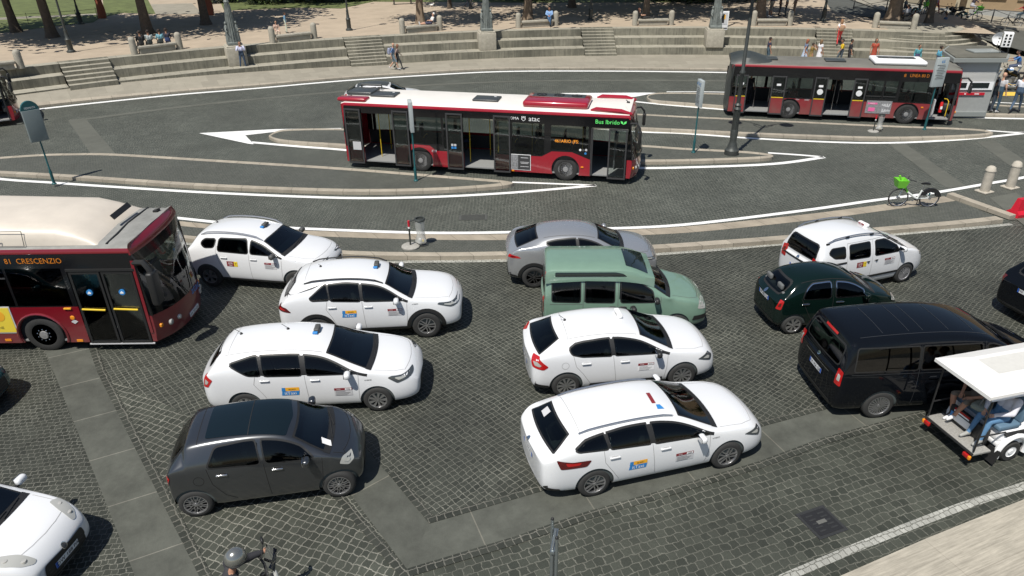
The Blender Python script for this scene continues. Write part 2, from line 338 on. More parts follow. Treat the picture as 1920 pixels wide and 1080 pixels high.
line('lamp_island_line', [(470, 267), (560, 275), (640, 281), (800, 296), (950, 308), (1060, 313), (1193, 315.5), (1280, 314.5), (1447, 308), (1545, 295)], .26)
line('lamp_island_line_far', [(1440, 287), (1500, 291), (1545, 295)], .2)
sheet('lamp_island_arrow', [G(373, 250), G(520, 242.5), G(640, 240.5), G(640, 243), G(530, 246), G(460, 254), G(476, 271), G(466, 270)], .013, 'white_paint')
line('stop_island_line', [(1000, 232), (1193, 247), (1280, 250.5), (1450, 262), (1640, 268.5), (1800, 262), (1930, 249)], .24)
line('stop_island_line_far', [(1850, 245), (1900, 248.5), (1930, 249)], .2)
line('kiosk_island_line', [(1100, 180), (1193, 191), (1280, 199.5), (1450, 212), (1640, 218), (1803, 220.5), (1925, 223), (2050, 224)], .26)
line('kiosk_island_line_far', [(1250, 172.5), (1353, 173), (1600, 180), (1925, 195)], .16)
sheet('kiosk_island_arrow', [G(1050, 175), G(1215, 174), G(1230, 174.5), G(1190, 182), G(1120, 185)], .013, 'white_paint')
line('worn_white_setts', [(300, 452), (480, 472), (640, 491), (800, 491), (950, 489), (1110, 484), (1280, 474), (1470, 458), (1640, 443), (1800, 430), (1897, 421)], .17, m='cobbles_white')
P = smooth_pts([G(1440, 1100), G(1482, 1080), G(1640, 1014), G(1800, 952), G(1920, 912), G(2100, 850)])
ribbon('kerbside_white_setts', P, -.075, .085, .013, 'cobbles_white', kind='structure')
# yellow bay marking by the kiosk
mat('yellow_paint', (.75, .5, .08), .6)
sheet('yellow_marking', [G(1875, 173), G(1945, 173), G(1945, 180), G(1872, 180)], .013, 'yellow_paint')
# bottom right pavement of worn travertine
P2 = [G(1530, 1100, .12), G(1575, 1080, .12), G(1740, 1008, .12), G(1920, 936, .12), G(2150, 850, .12)]
def travertine_grain():
    m = stonemat('travertine_pavement', (.42, .385, .315), jl=3.2, row=1.8, jw=.006, joint=(.3, .27, .22), noise=.12)
    n = m.node_tree; L = n.links.new; b = n.nodes['Principled BSDF']; src = b.inputs['Base Color'].links[0].from_socket
    uv = n.nodes.new('ShaderNodeUVMap'); uv.uv_map = 'UVMap'
    mp = n.nodes.new('ShaderNodeMapping'); mp.inputs['Scale'].default_value = (1.3, 22, 1); L(uv.outputs[0], mp.inputs[0])
    t = n.nodes.new('ShaderNodeTexNoise'); t.inputs['Scale'].default_value = 1; t.inputs['Detail'].default_value = 6; t.inputs['Roughness'].default_value = .75; L(mp.outputs[0], t.inputs['Vector'])
    r = n.nodes.new('ShaderNodeMapRange'); r.inputs[1].default_value = .3; r.inputs[2].default_value = .7; r.inputs[3].default_value = .62; r.inputs[4].default_value = 1.25; L(t.outputs[0], r.inputs[0])
    v = n.nodes.new('ShaderNodeVectorMath'); v.operation = 'SCALE'; L(src, v.inputs[0]); L(r.outputs[0], v.inputs['Scale']); L(v.outputs[0], b.inputs['Base Color'])
travertine_grain()
ap = math.degrees(math.atan2((P2[3]-P2[1]).y, (P2[3]-P2[1]).x))
mb = MB(); pl = P2+[Vector((16, -3, .12)), Vector((5, -3, .12))]; mb.prism([(p.x, p.y) for p in pl], -.02, .12, 'travertine_pavement')
tag(mb.build('near_pavement', uvfn=rot2(ap)), kind='structure')

# ---- raised islands
def island(name, far, near, z=.13, kw=.3, kfar=None, top='cobbles_island', ang=10):
    """far and near edges surveyed at the top of the kerb, left to right; inner outline stitched pair by pair"""
    kf = kfar if kfar is not None else kw; N = 90
    def resample(px):
        Q = smooth_pts([G(u, v, z) for u, v in px], 5); L = [0]
        for i in range(1, len(Q)): L.append(L[-1]+(Q[i]-Q[i-1]).length)
        out = []
        for k in range(N+1):
            f = k/N; f = f*f*(3-2*f)*.5+f*.5; d = f*L[-1]; i = max(j for j in range(len(L)) if L[j] <= d+1e-9); i = min(i, len(Q)-2); out.append(Q[i].lerp(Q[i+1], (d-L[i])/max(1e-9, L[i+1]-L[i])))
        return out
    A, B = resample(far), resample(near); A2 = []; B2 = []
    for a, b in zip(A, B):
        d = b-a; l = d.length; d = d/max(l, 1e-6); sk = 1/max(.35, abs(d.y)) ; x, y = kf*sk, kw*sk
        if l < x+y+.02: m = a+d*(l*kf/(kf+kw)); A2.append(m); B2.append(m.copy())
        else: A2.append(a+d*x); B2.append(b-d*y)
    la = [0]
    for i in range(1, N+1): la.append(la[-1]+(A[i]-A[i-1]).length)
    def strip(P, Q, m, nm, z0=None, z1=None):
        mb = MB(); vs = [(p.x, p.y, z if z0 is None else z0) for p in P]+[(q.x, q.y, z if z1 is None else z1) for q in Q]
        fs = [(i, i+1, N+2+i, N+1+i) for i in range(N) if (P[i]-Q[i]).length+(P[i+1]-Q[i+1]).length > 1e-3 or z0 is not None]
        return vs, fs, m
    mb = MB(); uvs = {}
    for P_, Q_, m, z0, z1 in ((A, A2, 'travertine_band' if kf > .36 else 'travertine_kerb', z, z), (B2, B, 'travertine_kerb', z, z), (A, A, 'travertine_kerb', z, -.02), (B, B, 'travertine_kerb', z, -.02)):
        vs, fs, m = strip(P_, Q_, m, '', z0, z1)
        if z0 == z1: fs = [f for f in fs if (Vector(vs[f[0]])-Vector(vs[f[3]])).length+(Vector(vs[f[1]])-Vector(vs[f[2]])).length > 1e-3]
        o0 = len(mb.v); mb.add(vs, fs, m)
        for k in range(2*(N+1)): uvs[o0+k] = (la[k % (N+1)], 0 if k <= N else .3)
    o0 = len(mb.v)
    for E_ in (0, N): mb.add([(A[E_].x, A[E_].y, z), (B[E_].x, B[E_].y, z), (B[E_].x, B[E_].y, -.02), (A[E_].x, A[E_].y, -.02)], [(0, 1, 2, 3)], 'travertine_kerb')
    o = mb.build(name+'_kerb'); ul = o.data.uv_layers.new(name='UVMap')
    for lp in o.data.loops: ul.data[lp.index].uv = uvs.get(lp.vertex_index, (0, 0))
    bm = bmesh.new(); bm.from_mesh(o.data)
    for f in bm.faces:
        if abs(f.normal.z) > .5 and f.normal.z < 0: f.normal_flip()
    bm.to_mesh(o.data); bm.free(); tag(o, kind='structure')
    mb = MB(); vs = [(p.x, p.y, z-.003) for p in A2]+[(p.x, p.y, z-.003) for p in B2]
    fs = [(i, N+1+i, N+2+i, i+1) for i in range(N) if (A2[i]-B2[i]).length+(A2[i+1]-B2[i+1]).length > 1e-3]; mb.add(vs, fs, top); o2 = mb.build(name, uvfn=rot2(ang))
    for p in o2.data.polygons:
        if p.normal.z < 0: p.flip()
    return tag(o2, kind='structure')
island('traffic_island_near', [(-220, 362), (-60, 380), (120, 395), (330, 414), (480, 428), (640, 434.5), (800, 439), (950, 439), (1110, 433), (1280, 425), (1500, 403), (1650, 384), (1770, 368)],
       [(-220, 395), (-60, 412), (120, 428), (330, 445), (480, 461), (640, 476), (800, 480), (950, 478.5), (1110, 473), (1280, 463), (1470, 449), (1640, 434), (1800, 420), (1882, 411)], z=.15, kw=.28, kfar=.46, ang=5)
island('traffic_island_middle', [(-160, 318), (-60, 300), (60, 290), (130, 287.5), (217, 288), (400, 299), (640, 314), (830, 329), (930, 337), (958, 341)],
       [(-160, 320), (-60, 322), (60, 328), (130, 332), (217, 338), (400, 350), (640, 359), (800, 357.5), (900, 352), (950, 347), (963, 343)], ang=0)
island('traffic_island_lamp', [(504, 254), (518, 246), (545, 242), (640, 241), (800, 248), (950, 257), (1193, 271), (1280, 277), (1393, 283), (1440, 288), (1450, 292)],
       [(504, 256), (520, 263), (560, 268), (640, 273), (800, 285), (950, 296), (1060, 301), (1193, 303), (1280, 302.5), (1393, 299), (1440, 296), (1450, 293)], kw=.3, ang=-8)
island('traffic_island_stop', [(900, 216), (950, 208), (1050, 208), (1193, 213), (1280, 217.5), (1450, 225), (1640, 234), (1800, 240), (1850, 244), (1862, 249)],
       [(900, 218), (950, 225), (1050, 234), (1193, 241), (1280, 245), (1450, 253), (1640, 259.5), (1760, 258), (1840, 254), (1862, 250)], kw=.3, ang=-8)
island('traffic_island_kiosk', [(1213, 181), (1222, 175.5), (1250, 173.5), (1353, 175), (1600, 183), (1750, 190), (1925, 199), (2100, 206)],
       [(1213, 183), (1225, 189), (1280, 194), (1450, 206), (1640, 212), (1803, 214), (1925, 216), (2100, 216)], kw=.3, ang=-8)
sheet('pavement_right', [G(1768, 371), G(1853, 352), G(1930, 338), G(2200, 300), G(2300, 395), G(1895, 414)], .02, 'cobbles_island', rot2(-50))
sheet('pavement_right_strip', [G(1855, 372), G(1905, 362), G(1990, 430), G(1930, 432)], .026, 'flagstone_far', rot2(-50))
P = [G(1775, 368.5, .03), G(1893, 411, .03)]
ribbon('traffic_island_end_kerb', P, -.02, .28, .12, 'travertine_kerb', th=.14, kind='structure')

# ---- far pavement and the raised piazza
CX, CY = 8.0, -4.8
def pol(th, r, z=0): t = R(th); return Vector((CX+r*math.sin(t), CY+r*math.cos(t), z))
TH0, TH1 = -56, 21.5
def zbase(th): return .15 if th > -17 else .15+min(1, (-17-th)/17)*.45
farline = smooth_pts([G(u, v, .0) for u, v in [(-400, 262), (-120, 225), (0, 211), (117, 196.5), (320, 176), (480, 163), (640, 149), (790, 139), (940, 131.5), (1110, 130.5), (1280, 132), (1430, 135), (1600, 141), (1800, 151), (2000, 167)]], 6)
mb = MB(); vs = []; n = len(farline)
for p in farline:
    th = math.degrees(math.atan2(p.x-CX, p.y-CY)); zb = zbase(th)
    q = pol(th, 57.9, zb); k = Vector((p.x, p.y, .11)); d = (q-k).normalized()
    vs += [Vector((p.x, p.y, -.02)), k, k+d*.32, k+d*.33, q]
fs1 = []; fs2 = []
for i in range(n-1):
    a = i*5; b = a+5
    fs1 += [(a, b, b+1, a+1), (a+1, b+1, b+2, a+2)]; fs2 += [(a+2, b+2, b+3, a+3), (a+3, b+3, b+4, a+4)]
mb.add(vs, fs1, 'travertine_kerb'); mb.add(vs, fs2, 'pavement_slab')
uvp = lambda co, p: (R(math.degrees(math.atan2(co.x-CX, co.y-CY)))*57, math.hypot(co.x-CX, co.y-CY))
tag(mb.build('far_pavement', uvfn=uvp), kind='structure')

tiers = [(57.8, -.1), (57.8, .65), (58.9, .65), (58.9, 1.15), (60, 1.15), (60, 1.65), (60.9, 1.65)]
def uvt(co, p):
    r = math.hypot(co.x-CX, co.y-CY); th = math.atan2(co.x-CX, co.y-CY)
    return (th*59, co.z if abs(p.normal.z) < .5 else r)
def sector(name, t0, t1, label):
    mb = MB(); N = max(2, int((t1-t0)*1.2)); k = len(tiers); vs = []
    for i in range(N+1):
        th = t0+(t1-t0)*i/N
        for r, z in tiers: vs.append(pol(th, r, z))
    ff = []; ft = []
    for i in range(N):
        for j in range(k-1):
            q = (i*k+j, (i+1)*k+j, (i+1)*k+j+1, i*k+j+1); (ff if j % 2 == 0 else ft).append(q)
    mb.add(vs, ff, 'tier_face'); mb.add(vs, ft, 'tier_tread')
    for i in (0, N):
        base = [pol(t0 if i == 0 else t1, r, z) for r, z in tiers]+[pol(t0 if i == 0 else t1, 60.9, -.1)]
        mb.add(base, [tuple(range(len(base)))[::(1 if i == 0 else -1)]], 'tier_face')
    return tag(mb.build(name, uvfn=uvt), label, 'stone seating')
def ang_of(u, v, z): p = G(u, v, z); return math.degrees(math.atan2(p.x-CX, p.y-CY))
STAIRS = [(ang_of(112, 122, 1.65), ang_of(206, 112, 1.65)), (ang_of(644, 73, 1.65), ang_of(716, 70, 1.65)), (ang_of(1089, 54, 1.65), ang_of(1150, 53, 1.65)), (ang_of(1530, 55, 1.65), ang_of(1598, 56, 1.65))]
secs = [(TH0, STAIRS[0][0]), (STAIRS[0][1], STAIRS[1][0]), (STAIRS[1][1], STAIRS[2][0]), (STAIRS[2][1], STAIRS[3][0]), (STAIRS[3][1], TH1)]
slab_lab = ['stained stone seating tiers at the far left, behind the cut off bus', 'stained stone seating tiers between the first and second stairs, holding the left lamp column pedestal',
            'stained stone seating tiers in the middle, holding the middle lamp column pedestal', 'stained stone seating tiers holding the right lamp column pedestal', 'streaky stone seating tiers ending at the round corner steps on the right']
for (a, b), l in zip(secs, slab_lab): sector('seating_tiers', a, b, l)
st_lab = ['stone stairs at the far left, nearest the cut off bus', 'stone stairs beside the couple walking on the far pavement', 'narrow stone stairs in the middle of the seating tiers, empty of people', 'stone stairs climbed by a person in red patterned trousers']
for (a, b), l in zip(STAIRS, st_lab):
    prof = [(57.55, -.1)]; nst = 6 if a < -30 else 9; z0 = zbase(a)-.02; dz = (1.652-z0)/nst; r = 57.55
    for i in range(nst):
        prof.append((r, z0+dz*(i+1))); r = 57.55+2.75*(i+1)/nst; prof.append((r, z0+dz*(i+1)))
    prof.append((60.9, 1.652))
    mb = MB(); N = 4; k = len(prof); vs = []
    a2, b2 = a+.02, b-.02
    for i in range(N+1): vs += [pol(a2+(b2-a2)*i/N, r, z) for r, z in prof]
    ff = []; ft = []
    for i in range(N):
        for j in range(k-1):
            q = (i*k+j, (i+1)*k+j, (i+1)*k+j+1, i*k+j+1); (ff if j % 2 == 0 else ft).append(q)
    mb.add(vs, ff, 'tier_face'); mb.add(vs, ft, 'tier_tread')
    tag(mb.build('stone_stairs', uvfn=uvt), l, 'stairs')
# round corner steps, right end
mb = MB(); cc = Vector((29.7, 54.5, 0))
for i in range(7):
    rr = 3.05+.42*(6-i); z1 = 1.652-.214*(6-(6-i)) if False else 1.652-.214*(6-i)
    pts = [cc+Vector((rr*math.cos(t), rr*math.sin(t), 0)) for t in [R(-150+190*j/40) for j in range(41)]]
    mb.prism([(p.x, p.y) for p in pts]+[(cc.x-2.2, cc.y+1.5)], -.1+.001*i, z1+.001*i, 'tier_tread', side='tier_face')
tag(mb.build('round_corner_steps', uvfn=uvt), 'curved fan of stone steps at the right end of the seating tiers', 'stairs')
# sandy square
pts = [pol(TH0+(TH1+3-TH0)*i/60, 60.85, 1.652) for i in range(61)]
sq = pts+[Vector((36, 62, 1.652)), G(1640, 36, 1.65), G(1560, 22, 1.65), G(1540, -10, 1.65), Vector((40, 140, 1.65)), Vector((-140, 140, 1.65)), Vector((-90, 20, 1.65))]
sheet('sandy_square', [(p.x, p.y) for p in sq], 1.651, 'sand')
sheet('lawn', [(p.x, p.y) for p in [G(-300, 95, 1.66), G(0, 62, 1.66), G(95, 50, 1.66), G(175, 42, 1.66), G(190, 32, 1.66), G(186, 5, 1.66), G(160, -30, 1.66), G(-500, -30, 1.66)]], 1.662, 'grass')
sheet('lawn_middle', [(p.x, p.y) for p in [G(196, 32, 1.66), G(230, 24, 1.66), G(292, 26, 1.66), G(283, 10, 1.66), G(270, -15, 1.66), G(190, -25, 1.66)]], 1.662, 'grass')
sheet('garden_path', [(p.x, p.y) for p in [G(-200, 42, 1.67), G(0, 37, 1.67), G(185, 28, 1.67), G(185, 25, 1.67), G(0, 33, 1.67), G(-200, 38, 1.67)]], 1.668, 'pavement_slab')
sheet('lawn_back', [(p.x, p.y) for p in [G(420, 20, 1.66), G(560, 14, 1.66), G(640, 16, 1.66), G(700, 3, 1.66), G(1000, 5, 1.66), G(1280, 4, 1.66), G(1340, -3, 1.66), G(1340, -30, 1.66), G(400, -30, 1.66)]], 1.662, 'grass')
sheet('asphalt_path', [(p.x, p.y) for p in [G(283, 8, 1.67), G(360, 6, 1.67), G(380, 26, 1.67), G(292, 27, 1.67)]], 1.672, 'pavement_slab')
# street on the right, sloping down past the corner
st = [G(1790, 53, 1.0), G(1850, 74, .7), G(1920, 92, .5), G(2200, 150, .1), G(2400, 120, .1), G(1920, 56, .75), G(1800, 45, 1.1), G(1640, 30, 1.5), G(1560, 20, 1.58), G(1540, -15, 1.6), G(1480, -40, 1.6), G(1480, -5, 1.6)]
mb = MB(); mb.add([tuple(G(u, v, z)) for u, v, z in [(1535, 18, 1.62), (1560, 24, 1.6), (1650, 34, 1.5), (1790, 51, 1.0), (1850, 76, .7), (1925, 97, .45), (2300, 160, .1), (2400, 90, .5), (1925, 55, .78), (1800, 44, 1.15), (1680, 30, 1.45), (1570, -8, 1.58), (1450, -30, 1.6)]], [(0, 1, 10, 11), (0, 11, 12), (1, 2, 9, 10), (2, 3, 9), (3, 4, 9), (4, 8, 9), (4, 5, 8), (5, 6, 7, 8)], 'asphalt')
o = mb.build('side_street', uvfn=rot2(0)); tag(o, kind='structure')
for p in o.data.polygons:
    if p.normal.z < 0: p.flip()
mb = MB(); mb.add([tuple(G(u, v, z)) for u, v, z in [(1570, -10, 1.66), (1680, 28, 1.55), (1800, 41.5, 1.25), (1925, 53, .9), (2400, 85, .62), (2400, 30, .62), (1925, 32, .9), (1780, 16, 1.25), (1690, 4, 1.5), (1600, -40, 1.66)]], [(0, 1, 8, 9), (1, 2, 7, 8), (2, 3, 6, 7), (3, 4, 5, 6)], 'pavement_slab')
o = mb.build('side_pavement', uvfn=rot2(-30)); tag(o, kind='structure')
for p in o.data.polygons:
    if p.normal.z < 0: p.flip()
ribbon('side_kerb', smooth_pts([G(1680, 29, 1.52), G(1800, 42.5, 1.22), G(1925, 54, .87), (G(2400, 86, .6))]), -.3, .05, .06, 'travertine_kerb', th=.3, kind='structure')
# road surface behind the kiosk joining the side street
sheet('side_apron', [G(1815, 110, .1), G(1830, 92, .1), G(1925, 105, .1), G(2300, 150, .1), G(2300, 190, .1), G(1925, 150, .1)], .08, 'pavement_slab', rot2(10))

# covers and gullies
mat('iron_worn', (.085, .088, .08), .6, noise=.3, nscale=20)
def cover(name, c, w, l, rz, z, label, slots=True):
    o = empty(name, (c.x, c.y, z), rz, label, 'cover')
    mb = MB(); mb.box((0, 0, .006), (w, l, .012), 'iron_cover' if slots else 'iron_worn'); mb.build('frame', o)
    mb = MB(); mb.box((0, 0, .014), (w*.82, l*.82, .008), mat('iron_dark', (.02, .02, .021), .5) if slots else mat('iron_worn_dark', (.05, .052, .048), .6)); mb.build('lid', o)
    mb = MB()
    if slots:
        for i in (-1, 1):
            for j in range(-2, 3): mb.box((i*w*.2, j*l*.14, .02), (w*.22, l*.05, .006), 'iron_cover')
        mb.box((0, 0, .021), (w*.3, l*.12, .008), mat('cover_plate', (.12, .12, .11), .6))
    else:
        for j in range(-5, 6): mb.box((0, j*l*.07, .02), (w*.8, l*.025, .006), 'iron_worn')
    mb.build('grating', o); return o
cover('manhole_cover', G(1540, 980), .62, .62, R(aR), .009, 'square iron manhole cover in the lower right cobbles')
cover('gully_grate', G(887, 408), 1.0, .5, R(2), .005, 'iron gully grate in the cobbled lane above the litter bag stand', False)
cover('pavement_cover', G(506, 145, .14)+Vector((0, 0, 0)), 1.0, .6, R(10), .19, 'rectangular iron cover in the far pavement right of the man in the pale shirt', False)
cover('small_pavement_cover', G(245, 169, .14), .5, .3, R(20), .22, 'small iron cover in the far pavement below the left stairs', False)
# ================================================================== vehicles
def paint(name, col, rough=.28, metal=0, **k): return mat(name, col, rough, metal, coat=1, **k)
paint('paint_white', (.745, .755, .765), dirt=((.3, .28, .24), .16, .6)); paint('paint_grey', (.105, .11, .115), .3, .85)
paint('paint_silver', (.46, .47, .48), .26, .6); paint('paint_sage', (.165, .265, .20), .4, noise=.07, nscale=5)
mat('paint_dark_green', (.003, .010, .008), .08, coat=0, spec=.55); mat('paint_black', (.004, .005, .007), .05, coat=0, spec=.32); paint('paint_teal', (.01, .06, .07), .2)
mat('car_glass', (.012, .018, .018), .035, spec=.7); mat('windscreen_glass', (.018, .034, .036), .04, spec=.8); mat('trim_black', (.018, .018, .018), .5)
mat('plastic_grey', (.075, .075, .072), .6); mat('tyre', (.03, .03, .029), .8, noise=.2, nscale=10); mat('alloy', (.55, .55, .56), .3, .9)
mat('alloy_dark', (.05, .05, .05), .4, .5); mat('chrome', (.75, .75, .76), .12, 1); mat('seam', (.09, .09, .09), .7); mat('seam_light', (.36, .36, .36), .7)
mat('red_lens', (.45, .012, .012), .12, coat=1); mat('dark_lens', (.10, .008, .008), .1, coat=1); mat('clear_lens', (.45, .45, .42), .16, .1, coat=1); mat('smoke_lens', (.07, .08, .085), .1, .2, coat=1)
mat('lamp_bowl', (.62, .60, .55), .25, .4); mat('amber_lens', (.8, .28, .02), .2); mat('plate_white', (.75, .76, .76), .45); mat('plate_blue', (.03, .12, .5), .4); mat('print_black', (.02, .02, .02), .6)
mat('sticker_orange', (.85, .42, .03), .5); mat('sticker_blue', (.03, .22, .55), .5); mat('sticker_red', (.22, .025, .03), .5); mat('sticker_pale', (.55, .55, .56), .5); mat('sticker_yellow', (.8, .6, .04), .5)
mat('print_white', (.85, .85, .85), .5); mat('well_dark', (.008, .008, .008), .9); mat('roof_glass', (.006, .012, .016), .05, spec=.6)
mat('hatch_line', (.03, .032, .035), .3); mat('hubcap', (.5, .5, .52), .35, .7)

glassmat('car_glass_clear', (.26, .30, .29)); glassmat('windscreen_clear', (.60, .74, .70), 1.9); glassmat('car_glass_tinted', (.05, .055, .055)); mat('cabin', (.075, .09, .088), .8); mat('cabin_seat', (.12, .125, .125), .85); mat('cabin_light', (.22, .21, .19), .8)
_text_cache = {}
def text_mesh(txt):
    """vertices and faces of a line of text, height 1, centred"""
    if txt in _text_cache: return _text_cache[txt]
    cu = bpy.data.curves.new('t', 'FONT'); cu.body = txt; cu.resolution_u = 2; cu.size = 1
    ob = bpy.data.objects.new('t', cu); COL.objects.link(ob)
    dg = bpy.context.evaluated_depsgraph_get(); me = bpy.data.meshes.new_from_object(ob.evaluated_get(dg))
    vs = [v.co.copy() for v in me.vertices]; fs = [tuple(p.vertices) for p in me.polygons]
    x0, x1 = min(v.x for v in vs), max(v.x for v in vs); y0, y1 = min(v.y for v in vs), max(v.y for v in vs)
    vs = [((v.x-(x0+x1)/2)/(y1-y0), (v.y-(y0+y1)/2)/(y1-y0)) for v in vs]
    bpy.data.objects.remove(ob); bpy.data.curves.remove(cu); bpy.data.meshes.remove(me)
    _text_cache[txt] = (vs, fs); return vs, fs

def rounded(poly, r, k=3):
    if not r: return poly
    out = []; n = len(poly)
    for i in range(n):
        a, b, c = Vector(poly[i-1]), Vector(poly[i]), Vector(poly[(i+1) % n])
        d1, d2 = (a-b), (c-b); q = min(r, d1.length*.45, d2.length*.45); p1, p2 = b+d1.normalized()*q, b+d2.normalized()*q
        for j in range(k+1): t = j/k; out.append(tuple((1-t)**2*p1+2*t*(1-t)*b+t*t*p2))
    return out
def gridded(poly, cell=.07):
    bm = bmesh.new(); vs = [bm.verts.new((p[0], p[1], 0)) for p in poly]; bm.faces.new(vs)
    for ax in (0, 1):
        lo, hi = min(p[ax] for p in poly), max(p[ax] for p in poly); x = math.floor(lo/cell)*cell+cell
        while x < hi:
            co = [0, 0, 0]; no = [0, 0, 0]; co[ax] = x; no[ax] = 1
            bmesh.ops.bisect_plane(bm, geom=bm.verts[:]+bm.edges[:]+bm.faces[:], plane_co=co, plane_no=no); x += cell
    bmesh.ops.triangulate(bm, faces=bm.faces[:]); bm.verts.index_update()
    r = ([(v.co.x, v.co.y) for v in bm.verts], [tuple(v.index for v in f.verts) for f in bm.faces]); bm.free(); return r

def dens(poly, d=.05):
    out = []
    for i, a in enumerate(poly):
        b = poly[(i+1) % len(poly)]; n = max(1, int(math.hypot(b[0]-a[0], b[1]-a[1])/d))
        out += [(a[0]+(b[0]-a[0])*k/n, a[1]+(b[1]-a[1])*k/n) for k in range(n)]
    return out
class Skin:
    """projects flat outlines onto a body surface"""
    def __init__(s, me): 
        s.bvh = BVHTree.FromPolygons([v.co for v in me.vertices], [tuple(p.vertices) for p in me.polygons])
    def hit(s, p, az, off):
        if az == 'top': o, d = Vector((p[0], p[1], 10)), Vector((0, 0, -1))
        else:
            e = Vector((math.cos(R(az)), math.sin(R(az)), 0)); t = Vector((-e.y, e.x, 0)); o = e*10+t*p[0]+Vector((0, 0, p[1])); d = -e
        h, n, i, dist = s.bvh.ray_cast(o, d)
        if h is None or (az != 'top' and dist > 12.5):
            q = o+d*9 if az != 'top' else Vector((p[0], p[1], .9)); s.miss = True
            h, n, i, dist = s.bvh.find_nearest(q)
        if n.dot(d) > 0: n = -n
        return h+n*off
    def _zt(s, x):
        z = 2.1
        while z > .8:
            h, n, i, d = s.bvh.ray_cast(Vector((x, -10, z)), Vector((0, 1, 0)))
            if h is not None and abs(n.y) > .55: return z
            z -= .01
        return z
    def ztop(s, x):
        if not hasattr(s, 'zc'): s.zc = [s._zt(-2.7+.06*i) for i in range(91)]; s.zc = [sum(s.zc[max(0, i-2):i+3])/len(s.zc[max(0, i-2):i+3]) for i in range(91)]; s.zc = [sum(s.zc[max(0, i-1):i+2])/len(s.zc[max(0, i-1):i+2]) for i in range(91)]
        f = (x+2.7)/.06; i = max(0, min(89, int(f))); return s.zc[i]+(s.zc[i+1]-s.zc[i])*(f-i)
    def put(s, mb, vs, fs, m, az=-90, off=.004):
        P = []; bad = set()
        for i, p in enumerate(vs):
            s.miss = False; P.append(s.hit(p, az, off))
            if s.miss: bad.add(i)
        if len(fs) > 3: fs = [f for f in fs if not all(i in bad for i in f)]
        bad2 = [(P[i]-P[f[0]]).length for f in fs for i in f]
        fs = [f for f in fs if max((P[a]-P[b]).length for a in f for b in f) < .6]
        # faces must look outwards
        out = []
        d = Vector((0, 0, 1)) if az == 'top' else Vector((math.cos(R(az)), math.sin(R(az)), 0))
        for f in fs:
            a, b, c = P[f[0]], P[f[1]], P[f[2]]; nn = (b-a).cross(c-a)
            out.append(f if nn.dot(d) >= 0 else f[::-1])
        mb.add(P, out, m, smooth=True)
    def patch(s, mb, poly, m, az=-90, off=.004, r=0, cell=.07):
        vs, fs = gridded(rounded([tuple(p) for p in poly], r), cell); s.put(mb, vs, fs, m, az, off)
    def strip(s, mb, pts, w, m, az=-90, off=.003):
        for a, b in zip(pts[:-1], pts[1:]):
            a, b = Vector(a), Vector(b); t = (b-a)
            if t.length < 1e-6: continue
            t.normalize(); n = Vector((-t.y, t.x))*w/2; s.patch(mb, [a-n-t*w*.4, b-n+t*w*.4, b+n+t*w*.4, a+n-t*w*.4], m, az, off, cell=.12)
    def text(s, mb, txt, c, h, m, az=-90, off=.008, sx=1):
        vs, fs = text_mesh(txt); s.put(mb, [(c[0]+x*h*sx, c[1]+y*h) for x, y in vs], fs, m, az, off)

